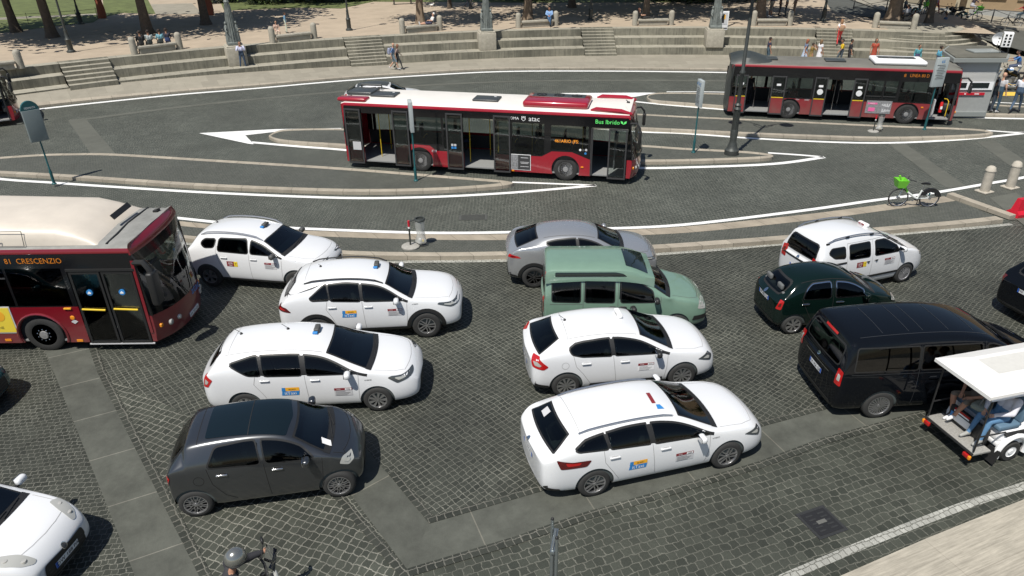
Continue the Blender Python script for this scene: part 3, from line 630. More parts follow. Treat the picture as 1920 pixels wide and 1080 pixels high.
def car_body(c):
    L, W, H = c['L'], c['W'], c['H']; h = L/2; w = W/2
    br, bf = c['belt']      # belt heights, rear and front
    rg0, zr0 = c['rg0']     # rear glass base
    rr, zrr = c['rr']       # rear end of the roof
    fr, zfr = c['fr']       # front end of the roof
    cx, cz = c['cowl']; hz = c.get('hood', cz-.14); nz = c.get('nose', .68); gt = c.get('roofw', .70); tail = c.get('tail', zr0-.08)
    bel = lambda x: br+(bf-br)*(x+h)/(L)
    gc = c.get('gc', .2); tb = c.get('tailw', .86)
    st = [  # x, wl, ws, wt, zb, zs, zt, bow
        (-h, tb-.10, tb-.14, tb-.24, gc+.14, tail-.16, tail-.06, .05),
        (-h+.07, tb, tb-.04, tb-.12, gc+.06, tail-.10, tail, .05),
        (rg0, .96, .93, min(gt+.12, .84), gc+.03, br-.02, zr0, .06),
        (rg0*.35+rr*.65 if c.get('hatch', 1) else rr-.1, .985, .945, gt+.04, gc+.02, br, zr0*.38+zrr*.62, .06),
        (rr, .99, .95, gt, gc, br, zrr, .05),
        (rr+.22*(fr-rr), 1, .955, gt, gc-.01, bel(rr), zrr+(H-zrr)*.65, .0),
        (rr+.62*(fr-rr), 1, .96, gt+.005, gc-.01, bel(0), H, 0),
        (fr, 1, .955, gt, gc-.01, bel(fr), zfr, -.05),
        (fr*.5+cx*.5, 1, .95, gt+.07, gc-.01, bel(cx*.5), zfr*.46+cz*.54, -.08),
        (cx, .995, .93, gt+.14, gc, bf-.02, cz, -.10),
        (cx+.08, .995, .93, gt+.13, gc, bf-.03, cz-.015, -.10),
        (cx*.45+(h-.3)*.55, .985, .91, .70, gc, hz+(cz-hz)*.55-.05, hz+(cz-hz)*.55, -.09),
        (h-.30, .93, .86, .64, gc+.02, hz-.09, hz, -.10),
        (h-.08, .80, .74, .56, gc+.06, nz-.1, nz, -.07),
        (h, .66, .60, .44, gc+.12, nz-.2, nz-.12, -.05)]
    bow_sgn = c.get('bow', 1)
    if c.get('boxy'):
        r_ = st[4]; st.insert(5, (rr+.12, .995, .955, gt, gc, br, zrr+(H-zrr)*.3, .03)); st.insert(4, (rr-.035, .985, .945, gt, gc, br, zrr-.10, .04)); st[8 if False else 9] = st[9]
    bm = bmesh.new(); rows = []
    for (x, wl, ws, wt, zb, zs, zt, bow) in st:
        wl, ws, wt = wl*w, ws*w, wt*w; ed = c.get('edge', .07) if zt > 1.2 else .035
        half = [(0, zb), (wl*.8, zb), (wl*.965, zb+.05), (wl, zb+(zs-zb)*.5), (ws, zs), ((ws+wt)/2+.012, (zs+zt-ed)/2+.0), (wt, zt-ed), (wt*(.90 if c.get('boxy') else .62), zt-(.035 if c.get('boxy') else .015)), (0, zt)]
        row = []
        for i, (y, z) in enumerate(half):
            dx = -bow*bow_sgn*(1-(y/w)**2) if i >= 3 else -bow*.5*(1-(y/w)**2)
            row.append((x+dx, y, z))
        vs = [bm.verts.new(p) for p in row]+[bm.verts.new((p[0], -p[1], p[2])) for p in row[1:-1]]
        rows.append(vs)
    N = 9
    def ring(v): return [v[0]]+v[1:8]+[v[8]]+v[9:16][::-1]
    for a, b in zip(rows[:-1], rows[1:]):
        ra, rb = ring(a), ring(b); k = len(ra)
        for i in range(k): bm.faces.new((ra[i], ra[(i+1) % k], rb[(i+1) % k], rb[i]))
    for v, flip in ((rows[0], False), (rows[-1], True)):
        fs = [(v[0], v[9], v[1]), (v[7], v[15], v[8])]+[(v[i], v[i+8], v[i+9], v[i+1]) for i in range(1, 7)]
        for f in fs: bm.faces.new(f if not flip else f[::-1])
    bmesh.ops.recalc_face_normals(bm, faces=bm.faces[:])
    me = bpy.data.meshes.new('body'); bm.to_mesh(me); bm.free()
    ob = bpy.data.objects.new('tmp', me); COL.objects.link(ob)
    sm = ob.modifiers.new('s', 'SUBSURF'); sm.levels = 3; sm.subdivision_type = 'CATMULL_CLARK'
    dg = bpy.context.evaluated_depsgraph_get(); m2 = bpy.data.meshes.new_from_object(ob.evaluated_get(dg))
    bpy.data.objects.remove(ob); bpy.data.meshes.remove(me)
    xs = [v.co.x for v in m2.vertices]; ys = [v.co.y for v in m2.vertices]; zs = [v.co.z for v in m2.vertices]
    kx0, kx1 = min(xs), max(xs); ky = max(ys); kz = max(zs)
    for v in m2.vertices:
        v.co.x = -h+(v.co.x-kx0)*L/(kx1-kx0); v.co.y *= w/ky
        if v.co.z > .8: v.co.z = .8+(v.co.z-.8)*(H-.8)/(kz-.8)
    return m2

def wheel(name, parent, x, y, r, rim, spokes=10, wd=.2, sgn=-1, rm='alloy', style='spoke'):
    """y = outer face"""
    e = empty(name, (x, y, r)); e.parent = parent
    rr = r*rim; yo = 0; yi = wd
    mb = MB(); prof = [(rr, -.002), (rr+.02, -.006), (r-.055, -.004), (r-.02, .008), (r, .035), (r, yi-.035), (r-.03, yi), (rr, yi)]
    if sgn > 0: prof = [(a, -b) for a, b in prof]
    mb.lathe(prof+prof[:1], 'tyre', 32, axis='Y', cap=False); mb.build('tyre', e)
    mb = MB(); s = sgn
    mb.lathe([(0, s*-.075), (rr*.98, s*-.075)], 'well_dark', 24, axis='Y')
    mb.lathe([(rr*1.0, s*-.006), (rr*1.01, s*.006), (rr*.94, s*.004), (rr*.90, s*-.02), (rr*.9, s*-.07)], rm, 32, axis='Y', cap=False)
    for k in range(spokes):
        a = 2*math.pi*k/spokes
        if style == 'mesh':
            for da in (-.22, .22):
                T = Matrix.Rotation(a, 4, 'Y'); T2 = Matrix.Rotation(da, 4, 'Y')
                mb.box((rr*.7, s*-.012, 0), (rr*.5, .02, rr*.055), rm, M=T@Matrix.Translation((0, 0, 0))@T2)
            mb.box((rr*.3, s*-.016, 0), (rr*.5, .022, rr*.09), rm, M=Matrix.Rotation(a, 4, 'Y'))
        elif style == 'star':
            for dz in (-1, 1): mb.box((rr*.56, s*-.014, dz*rr*.10), (rr*.78, .024, rr*.11), rm, M=Matrix.Rotation(a, 4, 'Y')@Matrix.Rotation(dz*-.09, 4, 'Y'))
        else:
            wsp = rr*2*math.pi*.42/spokes
            T = Matrix.Rotation(a, 4, 'Y'); q = [(rr*.2, -wsp*.22), (rr*.93, -wsp*.5), (rr*.93, wsp*.5), (rr*.2, wsp*.22)]
            mb.slab(q, -s*.002 if s < 0 else -.024, .024 if s < 0 else -.002, rm, M=T)
    mb.lathe([(0, s*.002), (rr*.16, s*.0), (rr*.2, s*-.03)], rm, 16, axis='Y')
    mb.build('rim', e)
    return e

def make_car(c, name, label, cat, loc, rz, group=None, pm='paint_white'):
    t = empty(name, (loc[0], loc[1], c.get('z', .004)), R(rz), label, cat, group)
    L, W, H = c['L'], c['W'], c['H']; h = L/2; w = W/2; me = car_body(c); sk = Skin(me)
    xf = h-c['foh']; xr = xf-c['wb']; r = c['r']
    me.materials.clear(); me.materials.append(MATS[pm]); me.materials.append(MATS['well_dark'])
    me_in = me.copy()
    # wheel arches
    ob = link('body', me, None); ra = r+c.get('archgap', .055)
    cut = MB()
    for x in (xr, xf):
        for s in (-1, 1):
            cut.lathe([(0, s*(w+.2)), (ra, s*(w+.2)), (ra, s*(w-.30)), (0, s*(w-.30))], 'well_dark', 40, axis='Y', c=(x, 0, r))
    cme = bpy.data.meshes.new('c'); cme.from_pydata(cut.v, [], cut.f); 
    bmc = bmesh.new(); bmc.from_mesh(cme); bmesh.ops.remove_doubles(bmc, verts=bmc.verts[:], dist=1e-5); bmesh.ops.recalc_face_normals(bmc, faces=bmc.faces[:]); bmc.to_mesh(cme); bmc.free()
    cme.materials.append(MATS[pm]); cme.materials.append(MATS['well_dark'])
    for p in cme.polygons: p.material_index = 1
    co = bpy.data.objects.new('c', cme); COL.objects.link(co)
    bo = ob.modifiers.new('b', 'BOOLEAN'); bo.operation = 'DIFFERENCE'; bo.object = co; bo.solver = 'EXACT'; bo.material_mode = 'INDEX'
    dg = bpy.context.evaluated_depsgraph_get(); m3 = bpy.data.meshes.new_from_object(ob.evaluated_get(dg))
    bpy.data.objects.remove(co); bpy.data.meshes.remove(cme); bpy.data.objects.remove(ob); bpy.data.meshes.remove(me)
    for p in m3.polygons: p.use_smooth = True
    m3.set_sharp_from_angle(angle=R(50)); m3.name = 'body'
    both = lambda poly: [(-90, poly), (90, [(-x, z) for x, z in poly])]
    holes_s = []; 
    for poly in c['windows']:
        pd = dens(rounded(poly, c.get('wr', .07)), .06); holes_s.append([(x, min(z, sk.ztop(x)-c.get('pill', .045))) for x, z in pd])
    fr = c['fr'][0]; cx = c['cowl'][0]; gt = c.get('roofw', .70); wt_, wb_ = gt*w*.93, (gt+.14)*w*.95
    f0, f1 = fr+c.get('ws0', .06), cx+c.get('ws1', .03)
    bowf = lambda x, y: x+.10*(1-(y/w)**2)
    ys = [i/8 for i in range(-8, 9)]; k = lambda y: y*.965
    wpoly = [(bowf(f0, y*wt_)+.02, k(y)*wt_) for y in ys]+[(bowf(f1, y*wb_)-.12, k(y)*wb_*.985) for y in ys[::-1]]
    rg = c.get('rearwin'); rpoly = None
    if rg and rg[0] == 'top': _, x0, x1, y0, y1 = rg; yy = [i/6 for i in range(-6, 7)]; rpoly = [(x0-.06*(1-y*y)+.03, y*(y0-.03)) for y in yy]+[(x1-.04*(1-y*y)-.03, y*(y1-.03)) for y in yy[::-1]]
    elif rg: _, z0, z1, y0, y1 = rg; rpoly = rounded([(-y0+.03, z0+.03), (y0-.03, z0+.03), (y1-.03, z1-.03), (-y1+.03, z1-.03)], .1)
    def shrink(q, d):
        mx_ = sum(p[0] for p in q)/len(q); my_ = sum(p[1] for p in q)/len(q); return [(mx_+(x-mx_)*(1-d/max(.12, abs(x-mx_))) if abs(x-mx_) > d else x, my_+(y-my_)*(1-d/max(.12, abs(y-my_))) if abs(y-my_) > d else y) for x, y in q]
    hs = [shrink(q, .0) for q in holes_s]
    def glazed(cn, n):
        if abs(n.y) > .35 and cn.z > .85:
            for q in hs:
                if in_poly(cn.x, cn.z, q): return True
        if n.z > .2 and n.x > .08 and in_poly(cn.x, cn.y, wpoly): return True
        if rpoly and n.x < -.05:
            if rg[0] == 'top' and n.z > .15 and in_poly(cn.x, cn.y, rpoly): return True
            if rg[0] != 'top' and n.x < -.2 and in_poly(cn.y, cn.z, rpoly): return True
        return False
    for mesh_, inner in ((m3, False), (me_in, True)):
        bm = bmesh.new(); bm.from_mesh(mesh_)
        bmesh.ops.delete(bm, geom=[f for f in bm.faces if glazed(f.calc_center_median(), f.normal)], context='FACES')
        if inner:
            for v in bm.verts: v.co -= v.normal*.03
            for f in bm.faces: f.material_index = 0; f.smooth = True
        bm.to_mesh(mesh_); bm.free()
    me_in.materials.clear(); me_in.materials.append(MATS['cabin']); me_in.name = 'cabin_lining'
    m3.set_sharp_from_angle(angle=R(50)); b = link('body', m3, t); link('cabin_lining', me_in, t)
    # cabin
    sh = H-.36; xs0 = cx-1.12 if H < 1.8 else cx-1.0
    rowsx = [xs0, xs0-.86]+([xs0-1.75, xs0-2.5] if L > 5 else [])
    for xx in rowsx:
        for s_ in (-1, 1):
            mb = MB(); mb.box((xx, s_*w*.40, .50), (.48, .46, .16), 'cabin_seat', bev=.05); mb.box((xx-.25, s_*w*.40, .5+(sh-.5)*.5), (.13, .44, sh-.5), 'cabin_seat', bev=.05, rot=Matrix.Rotation(R(-10), 4, 'Y')); mb.box((xx-.33, s_*w*.40, sh+.08), (.09, .24, .15), 'cabin_seat', bev=.04); mb.build('seat', t)
    mb = MB(); mb.box((cx-.30, 0, c['cowl'][1]-.20), (.42, 1.75*w*.9, .22), 'cabin', bev=.06); mb.build('dashboard', t)
    mb = MB(); cw_ = Vector((xs0+.42, w*.40, c['cowl'][1]-.10)); mb.tube([cw_+Vector((.07*math.sin(a), .17*math.cos(a), .16*math.sin(a))) for a in [i*math.pi/7 for i in range(15)]], .016, 'trim_black', 6, cap=False); mb.build('steering_wheel', t)
    mb = MB(); mb.box((f0-.02, 0, c['fr'][1]-.12), (.04, .2, .06), 'trim_black', bev=.015); mb.build('rear_view_mirror', t)
    # wheels
    for x in (xr, xf):
        wheel('wheel', t, x, -w+.012, r, c['rim'], c.get('spokes', 10), .2, -1, c.get('rimmat', 'alloy'), c.get('style', 'spoke'))
        wheel('wheel', t, x, w-.012, r, c['rim'], c.get('spokes', 10), .2, 1, c.get('rimmat', 'alloy'), c.get('style', 'spoke'))
    # side windows
    def ring(mb, q, m_, az, w_=.055): sk.strip(mb, list(q)+[q[0]], w_, m_, az, .004)
    for pd in holes_s:
        for az, q in both(pd):
            mb = MB(); ring(mb, q, 'trim_black', az)
            if c.get('wtrim'): sk.strip(mb, list(q)+[q[0]], .022, c['wtrim'], az, .012)
            mb.build('window_frame', t); mb = MB(); sk.patch(mb, q, c.get('glassm', 'car_glass_clear'), az, .006); mb.build('side_window', t)
    if c.get('pillars'):
        for A_, B_ in zip(c['windows'][:-1], c['windows'][1:]):
            a_ = sorted(A_, key=lambda p: -p[0])[:2]; b_ = sorted(B_, key=lambda p: p[0])[:2]; a_.sort(key=lambda p: p[1]); b_.sort(key=lambda p: p[1])
            q = dens([a_[0], b_[0], b_[1], a_[1]], .05); q = [(x, min(z, sk.ztop(x)-.045)) for x, z in q]
            for az, qq in both(q): mb = MB(); sk.patch(mb, qq, 'trim_black', az, .0025); mb.build('door_pillar', t)
    mb = MB(); ring(mb, wpoly, 'trim_black', 'top', .07); sk.strip(mb, [(bowf(f1, y*wb_)-.06, k(y)*wb_) for y in ys], .12, 'trim_black', 'top', .005); mb.build('windscreen_frame', t)
    mb = MB(); sk.patch(mb, wpoly, 'windscreen_clear', 'top', .008); mb.build('windscreen', t)
    mb = MB()
    for y0, y1 in ((-.35, .25), (.1, .62)):
        a = sk.hit((bowf(f1, y0*w)-.03, y0*w), 'top', .02); bq = sk.hit((bowf(f1, y1*w)-.10, y1*w), 'top', .02); mb.tube([a, bq], .009, 'trim_black', 5)
    mb.build('wiper', t)
    # rear window
    if rpoly:
        mb = MB(); ring(mb, rpoly, 'trim_black', 'top' if rg[0] == 'top' else 180, .07); mb.build('rear_window_frame', t)
        mb = MB(); sk.patch(mb, rpoly, c.get('glassm', 'car_glass_clear'), 'top' if rg[0] == 'top' else 180, .008); mb.build('rear_window', t)
    # seams
    mb = MB(); seam = c.get('seam', 'seam_light')
    for ln in c.get('seams', []):
        for az, q in both(ln): sk.strip(mb, q, .011, seam, az)
    # bonnet and roof gaps
    for s in (-1, 1):
        yb = w*.72*s; sk.strip(mb, [(cx+.12, s*w*.80), (cx+.5*(h-cx), s*w*.77), (h-.36, s*w*.66)], .010, seam, 'top')
    if 'hood_line' not in c: sk.strip(mb, [(h-.34+.10*(1-(y/.66)**2), y*w) for y in [-.66, -.5, -.3, 0, .3, .5, .66]], .010, seam, 'top')
    if c.get('roofseam'): sk.strip(mb, [(c['roofseam'], y*w) for y in (-gt+.04, -.3, 0, .3, gt-.04)], .012, seam, 'top')
    for s in (-1, 1):
        if c.get('roofgut', 1): sk.strip(mb, [(c['rr'][0]+.12+i*(fr-c['rr'][0]-.1)/6, s*w*(gt-.045)) for i in range(7)], .014, seam, 'top')
    if 'filler' in c:
        x, z, q = c['filler']; sk.strip(mb, [(x+q*math.cos(a*math.pi/6), z+q*math.sin(a*math.pi/6)) for a in range(13)], .008, seam)
    mb.build('panel_gaps', t)
    # cladding, arches
    cmt = c.get('cladmat', 'plastic_grey')
    for poly in c.get('clad', []):
        for az, q in both(poly): clad = MB(); sk.patch(clad, q, cmt, az, .012, r=.02); clad.build('cladding', t)
    if c.get('archtrim'):
        q = c['archtrim']
        for x in (xr, xf):
            pts = [(x+(ra+q)*math.cos(a), r+(ra+q)*math.sin(a)) for a in [R(-8+196*i/20) for i in range(21)]]+[(x+(ra-.02)*math.cos(a), r+(ra-.02)*math.sin(a)) for a in [R(-8+196*i/20) for i in range(20, -1, -1)]]
            for az, pp in both(pts): clad = MB(); sk.patch(clad, pp, cmt, az, .012); clad.build('arch_trim', t)
    # bumper lower edges
    mb = MB(); g = c.get('gc', .2)
    sk.patch(mb, [(-w*.8, g+.04), (w*.8, g+.04), (w*.74, g+c.get('rbump', .2)), (-w*.74, g+c.get('rbump', .2))], c.get('bumpmat', 'trim_black'), 180, .006, r=.05)
    if c.get('rbside'):
        for az, q in both([(-h-.02, g), (-h+c['rbside'], g), (-h+c['rbside']-.1, g+.17), (-h-.02, g+.24)]): sk.patch(mb, q, c.get('bumpmat', 'trim_black'), az, .007)
    mb.build('rear_bumper', t)
    mb = MB(); sk.patch(mb, [(-w*.55, g+.06), (w*.55, g+.06), (w*.5, c.get('nose', .68)-.14), (-w*.5, c.get('nose', .68)-.14)], 'trim_black', 0, .006, r=.08)
    for i in range(4): 
        z = g+.12+i*.07; sk.strip(mb, [(-w*.45, z), (0, z), (w*.45, z)], .012, 'plastic_grey', 0, .012)
    mb.build('front_grille', t)
    # lights
    for key, nm in (('tail', 'taillight'), ('head', 'headlight')):
        for poly, m_, az in c.get(key+'lights', []):
            for s in (1, -1):
                mb = MB(); e = Vector((math.cos(R(az)), math.sin(R(az)))); q = poly
                if s == 1: sk.patch(mb, q, m_, az, .008, r=.03, cell=.05)
                else: sk.patch(mb, [(-a, b_) for a, b_ in q], m_, -az, .008, r=.03, cell=.05)
                if key == 'tail' or True:
                    cxm = sum(p[0] for p in q)/len(q); czm = sum(p[1] for p in q)/len(q)
                    inn = [(cxm+(a-cxm)*.45, czm+(b_-czm)*.4) for a, b_ in q]
                    m2_ = 'clear_lens' if key == 'head' else ('red_lens' if m_ == 'dark_lens' else c.get('tailinner', 'dark_lens'))
                    sk.patch(mb, inn if s == 1 else [(-a, b_) for a, b_ in inn], m2_, az if s == 1 else -az, .012, r=.02, cell=.05)
                mb.build(nm, t)
    # handles, mirrors
    for (x, z) in c.get('handles', []):
        for az, s in ((-90, 1), (90, -1)):
            p = sk.hit((x*s, z), az, .0); n = Vector((0, -s, 0))
            mb = MB(); mb.box(p+n*.018, (c.get('hlen', .2), .03, .035), c.get('hmat', pm), bev=.012); mb.box(p+n*.004, (.13, .01, .05), seam)
            mb.build('door_handle', t)
    mx, mz = c['mirror']
    for s in (-1, 1):
        p = sk.hit((mx*(1 if s < 0 else -1), mz), -90 if s < 0 else 90, 0)
        mb = MB(); mb.box(p+Vector((0, s*.13, .05)), (.13, .21, .14), c.get('mmat', pm), bev=.055); mb.box(p+Vector((.0, s*.03, .0)), (.05, .12, .04), 'trim_black', bev=.01)
        mb.box(p+Vector((-.062, s*.13, .05)), (.012, .17, .10), 'chrome', bev=.005); mb.build('side_mirror', t)
    # number plate
    pz = c.get('plate', .75)
    mb = MB(); sk.patch(mb, [(-.26, pz-.055), (.26, pz-.055), (.26, pz+.055), (-.26, pz+.055)], 'plate_white', 180, .014, r=.01)
    for a, b_ in ((-.26, -.215), (.215, .26)): sk.patch(mb, [(a, pz-.055), (b_, pz-.055), (b_, pz+.055), (a, pz+.055)], 'plate_blue', 180, .016)
    sk.text(mb, c.get('ptext', 'EZ 418 KR'), (0, pz), .07, 'print_black', 180, .018); mb.build('number_plate', t)
    if c.get('badge'):
        mb = MB(); bz = c['badge']; q = [(.05*math.cos(i*math.pi/8), bz+.05*math.sin(i*math.pi/8)) for i in range(16)]; sk.patch(mb, q, 'chrome', 180, .012); mb.build('badge', t)
    # rails
    if 'rails' in c:
        x0, x1, yr, m_ = c['rails']
        for s in (-1, 1):
            mb = MB(); n = 10; pts = []
            for i in range(n+1):
                x = x0+(x1-x0)*i/n; hgt = c.get('railh', .035)*(0 if i in (0, n) else 1); pp = sk.hit((x, s*yr), 'top', .012); pts.append(pp+Vector((0, 0, hgt)))
            mb.tube(pts, .018, m_, 6)
            if c.get('railfeet'):
                for i in (0, 3, 7, n): mb.box(pts[i]+Vector((0, 0, -.02)), (.12, .04, .06), 'trim_black', bev=.015)
            mb.build('roof_rail', t)
    for (x, y, tilt) in c.get('antenna', []):
        p = sk.hit((x, y), 'top', 0); mb = MB(); mb.lathe([(.035, 0), (.03, .015), (.012, .04), (0, .05)], 'trim_black', 10, c=tuple(p)); mb.tube([p+Vector((0, 0, .03)), p+Vector((-.2*tilt, 0, .17*tilt+.03))], .006, 'trim_black', 5); mb.build('antenna', t)
    for it in c.get('stickers', []):
        kind, x, z, q = it; mb = MB()
        if kind == 'cab':
            W_, H_ = .36*q, .2*q
            sk.patch(mb, [(x-W_/2+.02, z), (x+W_/2, z), (x+W_/2, z+H_*.42), (x-W_/2+.05, z+H_*.42)], 'sticker_orange', off=.006); sk.patch(mb, [(x-W_/2, z-H_*.5), (x+W_/2-.02, z-H_*.5), (x+W_/2, z), (x-W_/2+.02, z)], 'sticker_blue', off=.006)
            sk.patch(mb, [(x-W_/2+.01, z), (x-W_*.26, z), (x-W_*.26, z+H_*.42), (x-W_/2+.02, z+H_*.42)], 'sticker_blue', off=.009); sk.text(mb, 'itTaxi', (x, z-H_*.24), H_*.36, 'print_white', off=.010); sk.text(mb, '06.6651', (x+.04, z+H_*.2), H_*.16, 'print_black', off=.010)
        elif kind == 'city':
            W_ = .36*q; sk.patch(mb, [(x-W_/2, z), (x+W_/2, z), (x+W_/2, z+.055*q), (x-W_/2, z+.055*q)], 'sticker_red', off=.006); sk.patch(mb, [(x+W_*.1, z+.008), (x+W_*.46, z+.008), (x+W_*.46, z+.047*q), (x+W_*.1, z+.047*q)], 'print_white', off=.009)
            sk.text(mb, str(it[3] if False else c.get('cabno', '3218')), (x+W_*.28, z+.028*q), .03*q, 'print_black', off=.011); sk.text(mb, 'ROMA', (x-W_*.25, z+.028*q), .02*q, 'print_white', off=.011)
            sk.patch(mb, [(x-W_/2, z-.13*q), (x+W_/2, z-.13*q), (x+W_/2, z-.008), (x-W_/2, z-.008)], 'sticker_pale' if not c.get('pale') else 'print_white', off=.005)
            for k_ in range(4): sk.strip(mb, [(x-W_*.42, z-.03-k_*.028*q), (x+W_*(.1+.09*((k_*7) % 4)), z-.03-k_*.028*q)], .007, 'plastic_grey', off=.008)
        elif kind == 'combo':
            sk.patch(mb, [(x-.16, z-.07), (x+.06, z-.07), (x+.06, z+.08), (x-.16, z+.08)], 'sticker_red', off=.006); sk.patch(mb, [(x+.06, z-.07), (x+.17, z-.07), (x+.17, z+.08), (x+.06, z+.08)], 'sticker_yellow', off=.006)
            sk.text(mb, '3570', (x-.05, z+.025), .05, 'print_white', off=.009); sk.text(mb, 'TAXI', (x-.05, z-.035), .035, 'print_white', off=.009); sk.text(mb, 'T', (x+.115, z), .07, 'print_black', off=.009)
        elif kind == 'hyb': sk.text(mb, 'HYBRID', (x, z), .03, 'plastic_grey', off=.006)
        mb.build('door_sticker', t)
    if c.get('sign'):
        x, y, kind = c['sign']; p = sk.hit((x, y), 'top', 0); mb = MB(); rz2 = Matrix.Translation(p)
        if kind == 'lamp':
            mb.box((0, 0, .02), (.16, .42, .035), 'trim_black', M=rz2, bev=.012); mb.box((0, 0, .085), (.09, .38, .11), 'print_white', M=rz2, bev=.035); 
            vs, fs = text_mesh('TAXI')
            mb.add([(.047, -a*.07, .085+b_*.07) for a, b_ in vs], [f[::-1] for f in fs], 'print_black', rz2); mb.add([(-.047, a*-.07*-1, .085+b_*.07) for a, b_ in vs], fs, 'print_black', rz2)
            mb.box((-.01, -.16, .05), (.14, .09, .06), 'sticker_blue', M=rz2, bev=.02)
        elif kind == 'grey':
            mb.box((0, 0, .05), (.12, .26, .10), 'plastic_grey', M=rz2, bev=.03); vs, fs = text_mesh('TAXI'); mb.add([(-.062, -a*.05*-1, .05+b_*.05) for a, b_ in vs], fs, 'print_white', rz2); mb.box((-.02, -.15, .03), (.11, .08, .05), 'sticker_blue', M=rz2, bev=.015)
        elif kind == 'white':
            mb.box((0, 0, .045), (.12, .38, .09), 'print_white', M=rz2, bev=.035); vs, fs = text_mesh('TAXI'); mb.add([(-.061, -a*.06*-1, .045+b_*.06) for a, b_ in vs], fs, 'print_black', rz2)
        elif kind == 'redwhite':
            mb.box((0, 0, .045), (.12, .34, .09), 'print_white', M=rz2, bev=.03); mb.box((-.064, .03, .05), (.008, .2, .05), 'sticker_red', M=rz2); vs, fs = text_mesh('TAXI'); mb.add([(-.069, .03+a*.035, .05+b_*.035) for a, b_ in vs], fs, 'print_white', rz2)
        mb.build('taxi_sign', t)
    if c.get('extra'): c['extra'](t, sk, c)
    return t

WH = {}
# ---- each car
duster = dict(L=4.34, W=1.80, H=1.66, wb=2.67, foh=.84, r=.345, rim=.62, spokes=5, belt=(1.12, 1.06), rg0=(-2.0, 1.10), rr=(-1.62, 1.56), fr=(.28, 1.56), cowl=(.98, 1.13), hood=1.03, nose=.86, gc=.24, tail=1.0, roofw=.72,
    windows=[[(-1.47, 1.33), (-1.36, 1.44), (-1.02, 1.46), (-1.08, 1.25), (-1.36, 1.23)], [(-.95, 1.16), (-.90, 1.48), (-.08, 1.50), (-.04, 1.14)], [(.04, 1.14), (.06, 1.50), (.38, 1.47), (.98, 1.12)]],
    rearwin=('back', 1.14, 1.5, .58, .5), seams=[[(-.02, 1.12), (.0, .34)], [(-1.0, 1.45), (-1.02, 1.1), (-.93, .8), (-.72, .38)], [(.95, 1.1), (.93, .4)]], clad=[[(-1.0, .24), (1.0, .24), (.98, .36), (-.95, .36)]], archtrim=.0,
    taillights=[([(-.98, .86), (-.86, .84), (-.86, 1.08), (-.96, 1.06)], 'red_lens', 225)], headlights=[([(1.62, .80), (2.06, .76), (2.08, .90), (1.7, .93)], 'smoke_lens', -90)], handles=[(.12, .98), (-.78, .98)], mirror=(.76, 1.1), mmat='plastic_grey',
    rails=(-1.5, .35, .60, 'alloy'), railh=.05, antenna=[(-1.4, .1, .7)], stickers=[('combo', -.55, .80, 1), ('city', .62, .86, 1)], sign=(.1, .1, 'grey'), plate=.78, roofseam=None, cabno='2750', ptext='FT 702 WN')
rav = dict(pillars=1, L=4.6, W=1.855, H=1.67, wb=2.69, foh=.93, r=.36, rim=.62, spokes=5, style='star', rimmat='alloy', belt=(1.18, 1.08), rg0=(-2.12, 1.14), rr=(-1.78, 1.55), fr=(.30, 1.57), cowl=(1.0, 1.12), hood=1.05, nose=.86, gc=.24, tail=1.05, roofw=.71,
    windows=[[(-1.42, 1.24), (-1.02, 1.55), (-.96, 1.19), (-1.36, 1.19)], [(-.92, 1.17), (-.98, 1.53), (-.24, 1.56), (-.2, 1.13)], [(-.13, 1.13), (-.16, 1.56), (.18, 1.53), (.62, 1.34), (.96, 1.10)]],
    rearwin=('back', 1.16, 1.5, .62, .5), seams=[[(-.17, 1.12), (-.12, .36)], [(-1.0, 1.2), (-1.05, .95), (-.92, .72), (-.8, .4)], [(.92, 1.08), (.9, .4)]], clad=[[(-.95, .24), (.95, .24), (.93, .38), (-.9, .38)], [(-2.2, 1.24), (-1.35, 1.45), (-1.0, 1.58), (-1.4, 1.46), (-1.98, 1.28)]], archtrim=.075, cladmat='trim_black',
    taillights=[([(-1.08, .94), (-.70, .90), (-.80, 1.03), (-1.04, 1.10)], 'dark_lens', 225)], headlights=[([(1.66, .93), (2.0, .82), (2.22, .84), (2.2, .92), (1.70, .97)], 'smoke_lens', -90)],
    handles=[(-.02, .98), (-.9, 1.0)], mirror=(.68, 1.1), rails=(-1.55, .35, .62, 'trim_black'), stickers=[('cab', -.5, .82, 1), ('city', .62, .84, 1), ('hyb', 1.12, .98, 1)], sign=(.15, .12, 'grey'), antenna=[(-1.25, .1, .25)], plate=.82, roofseam=-1.55, rbump=.3, rbside=.35, cabno='4102', ptext='GC 391 YL')
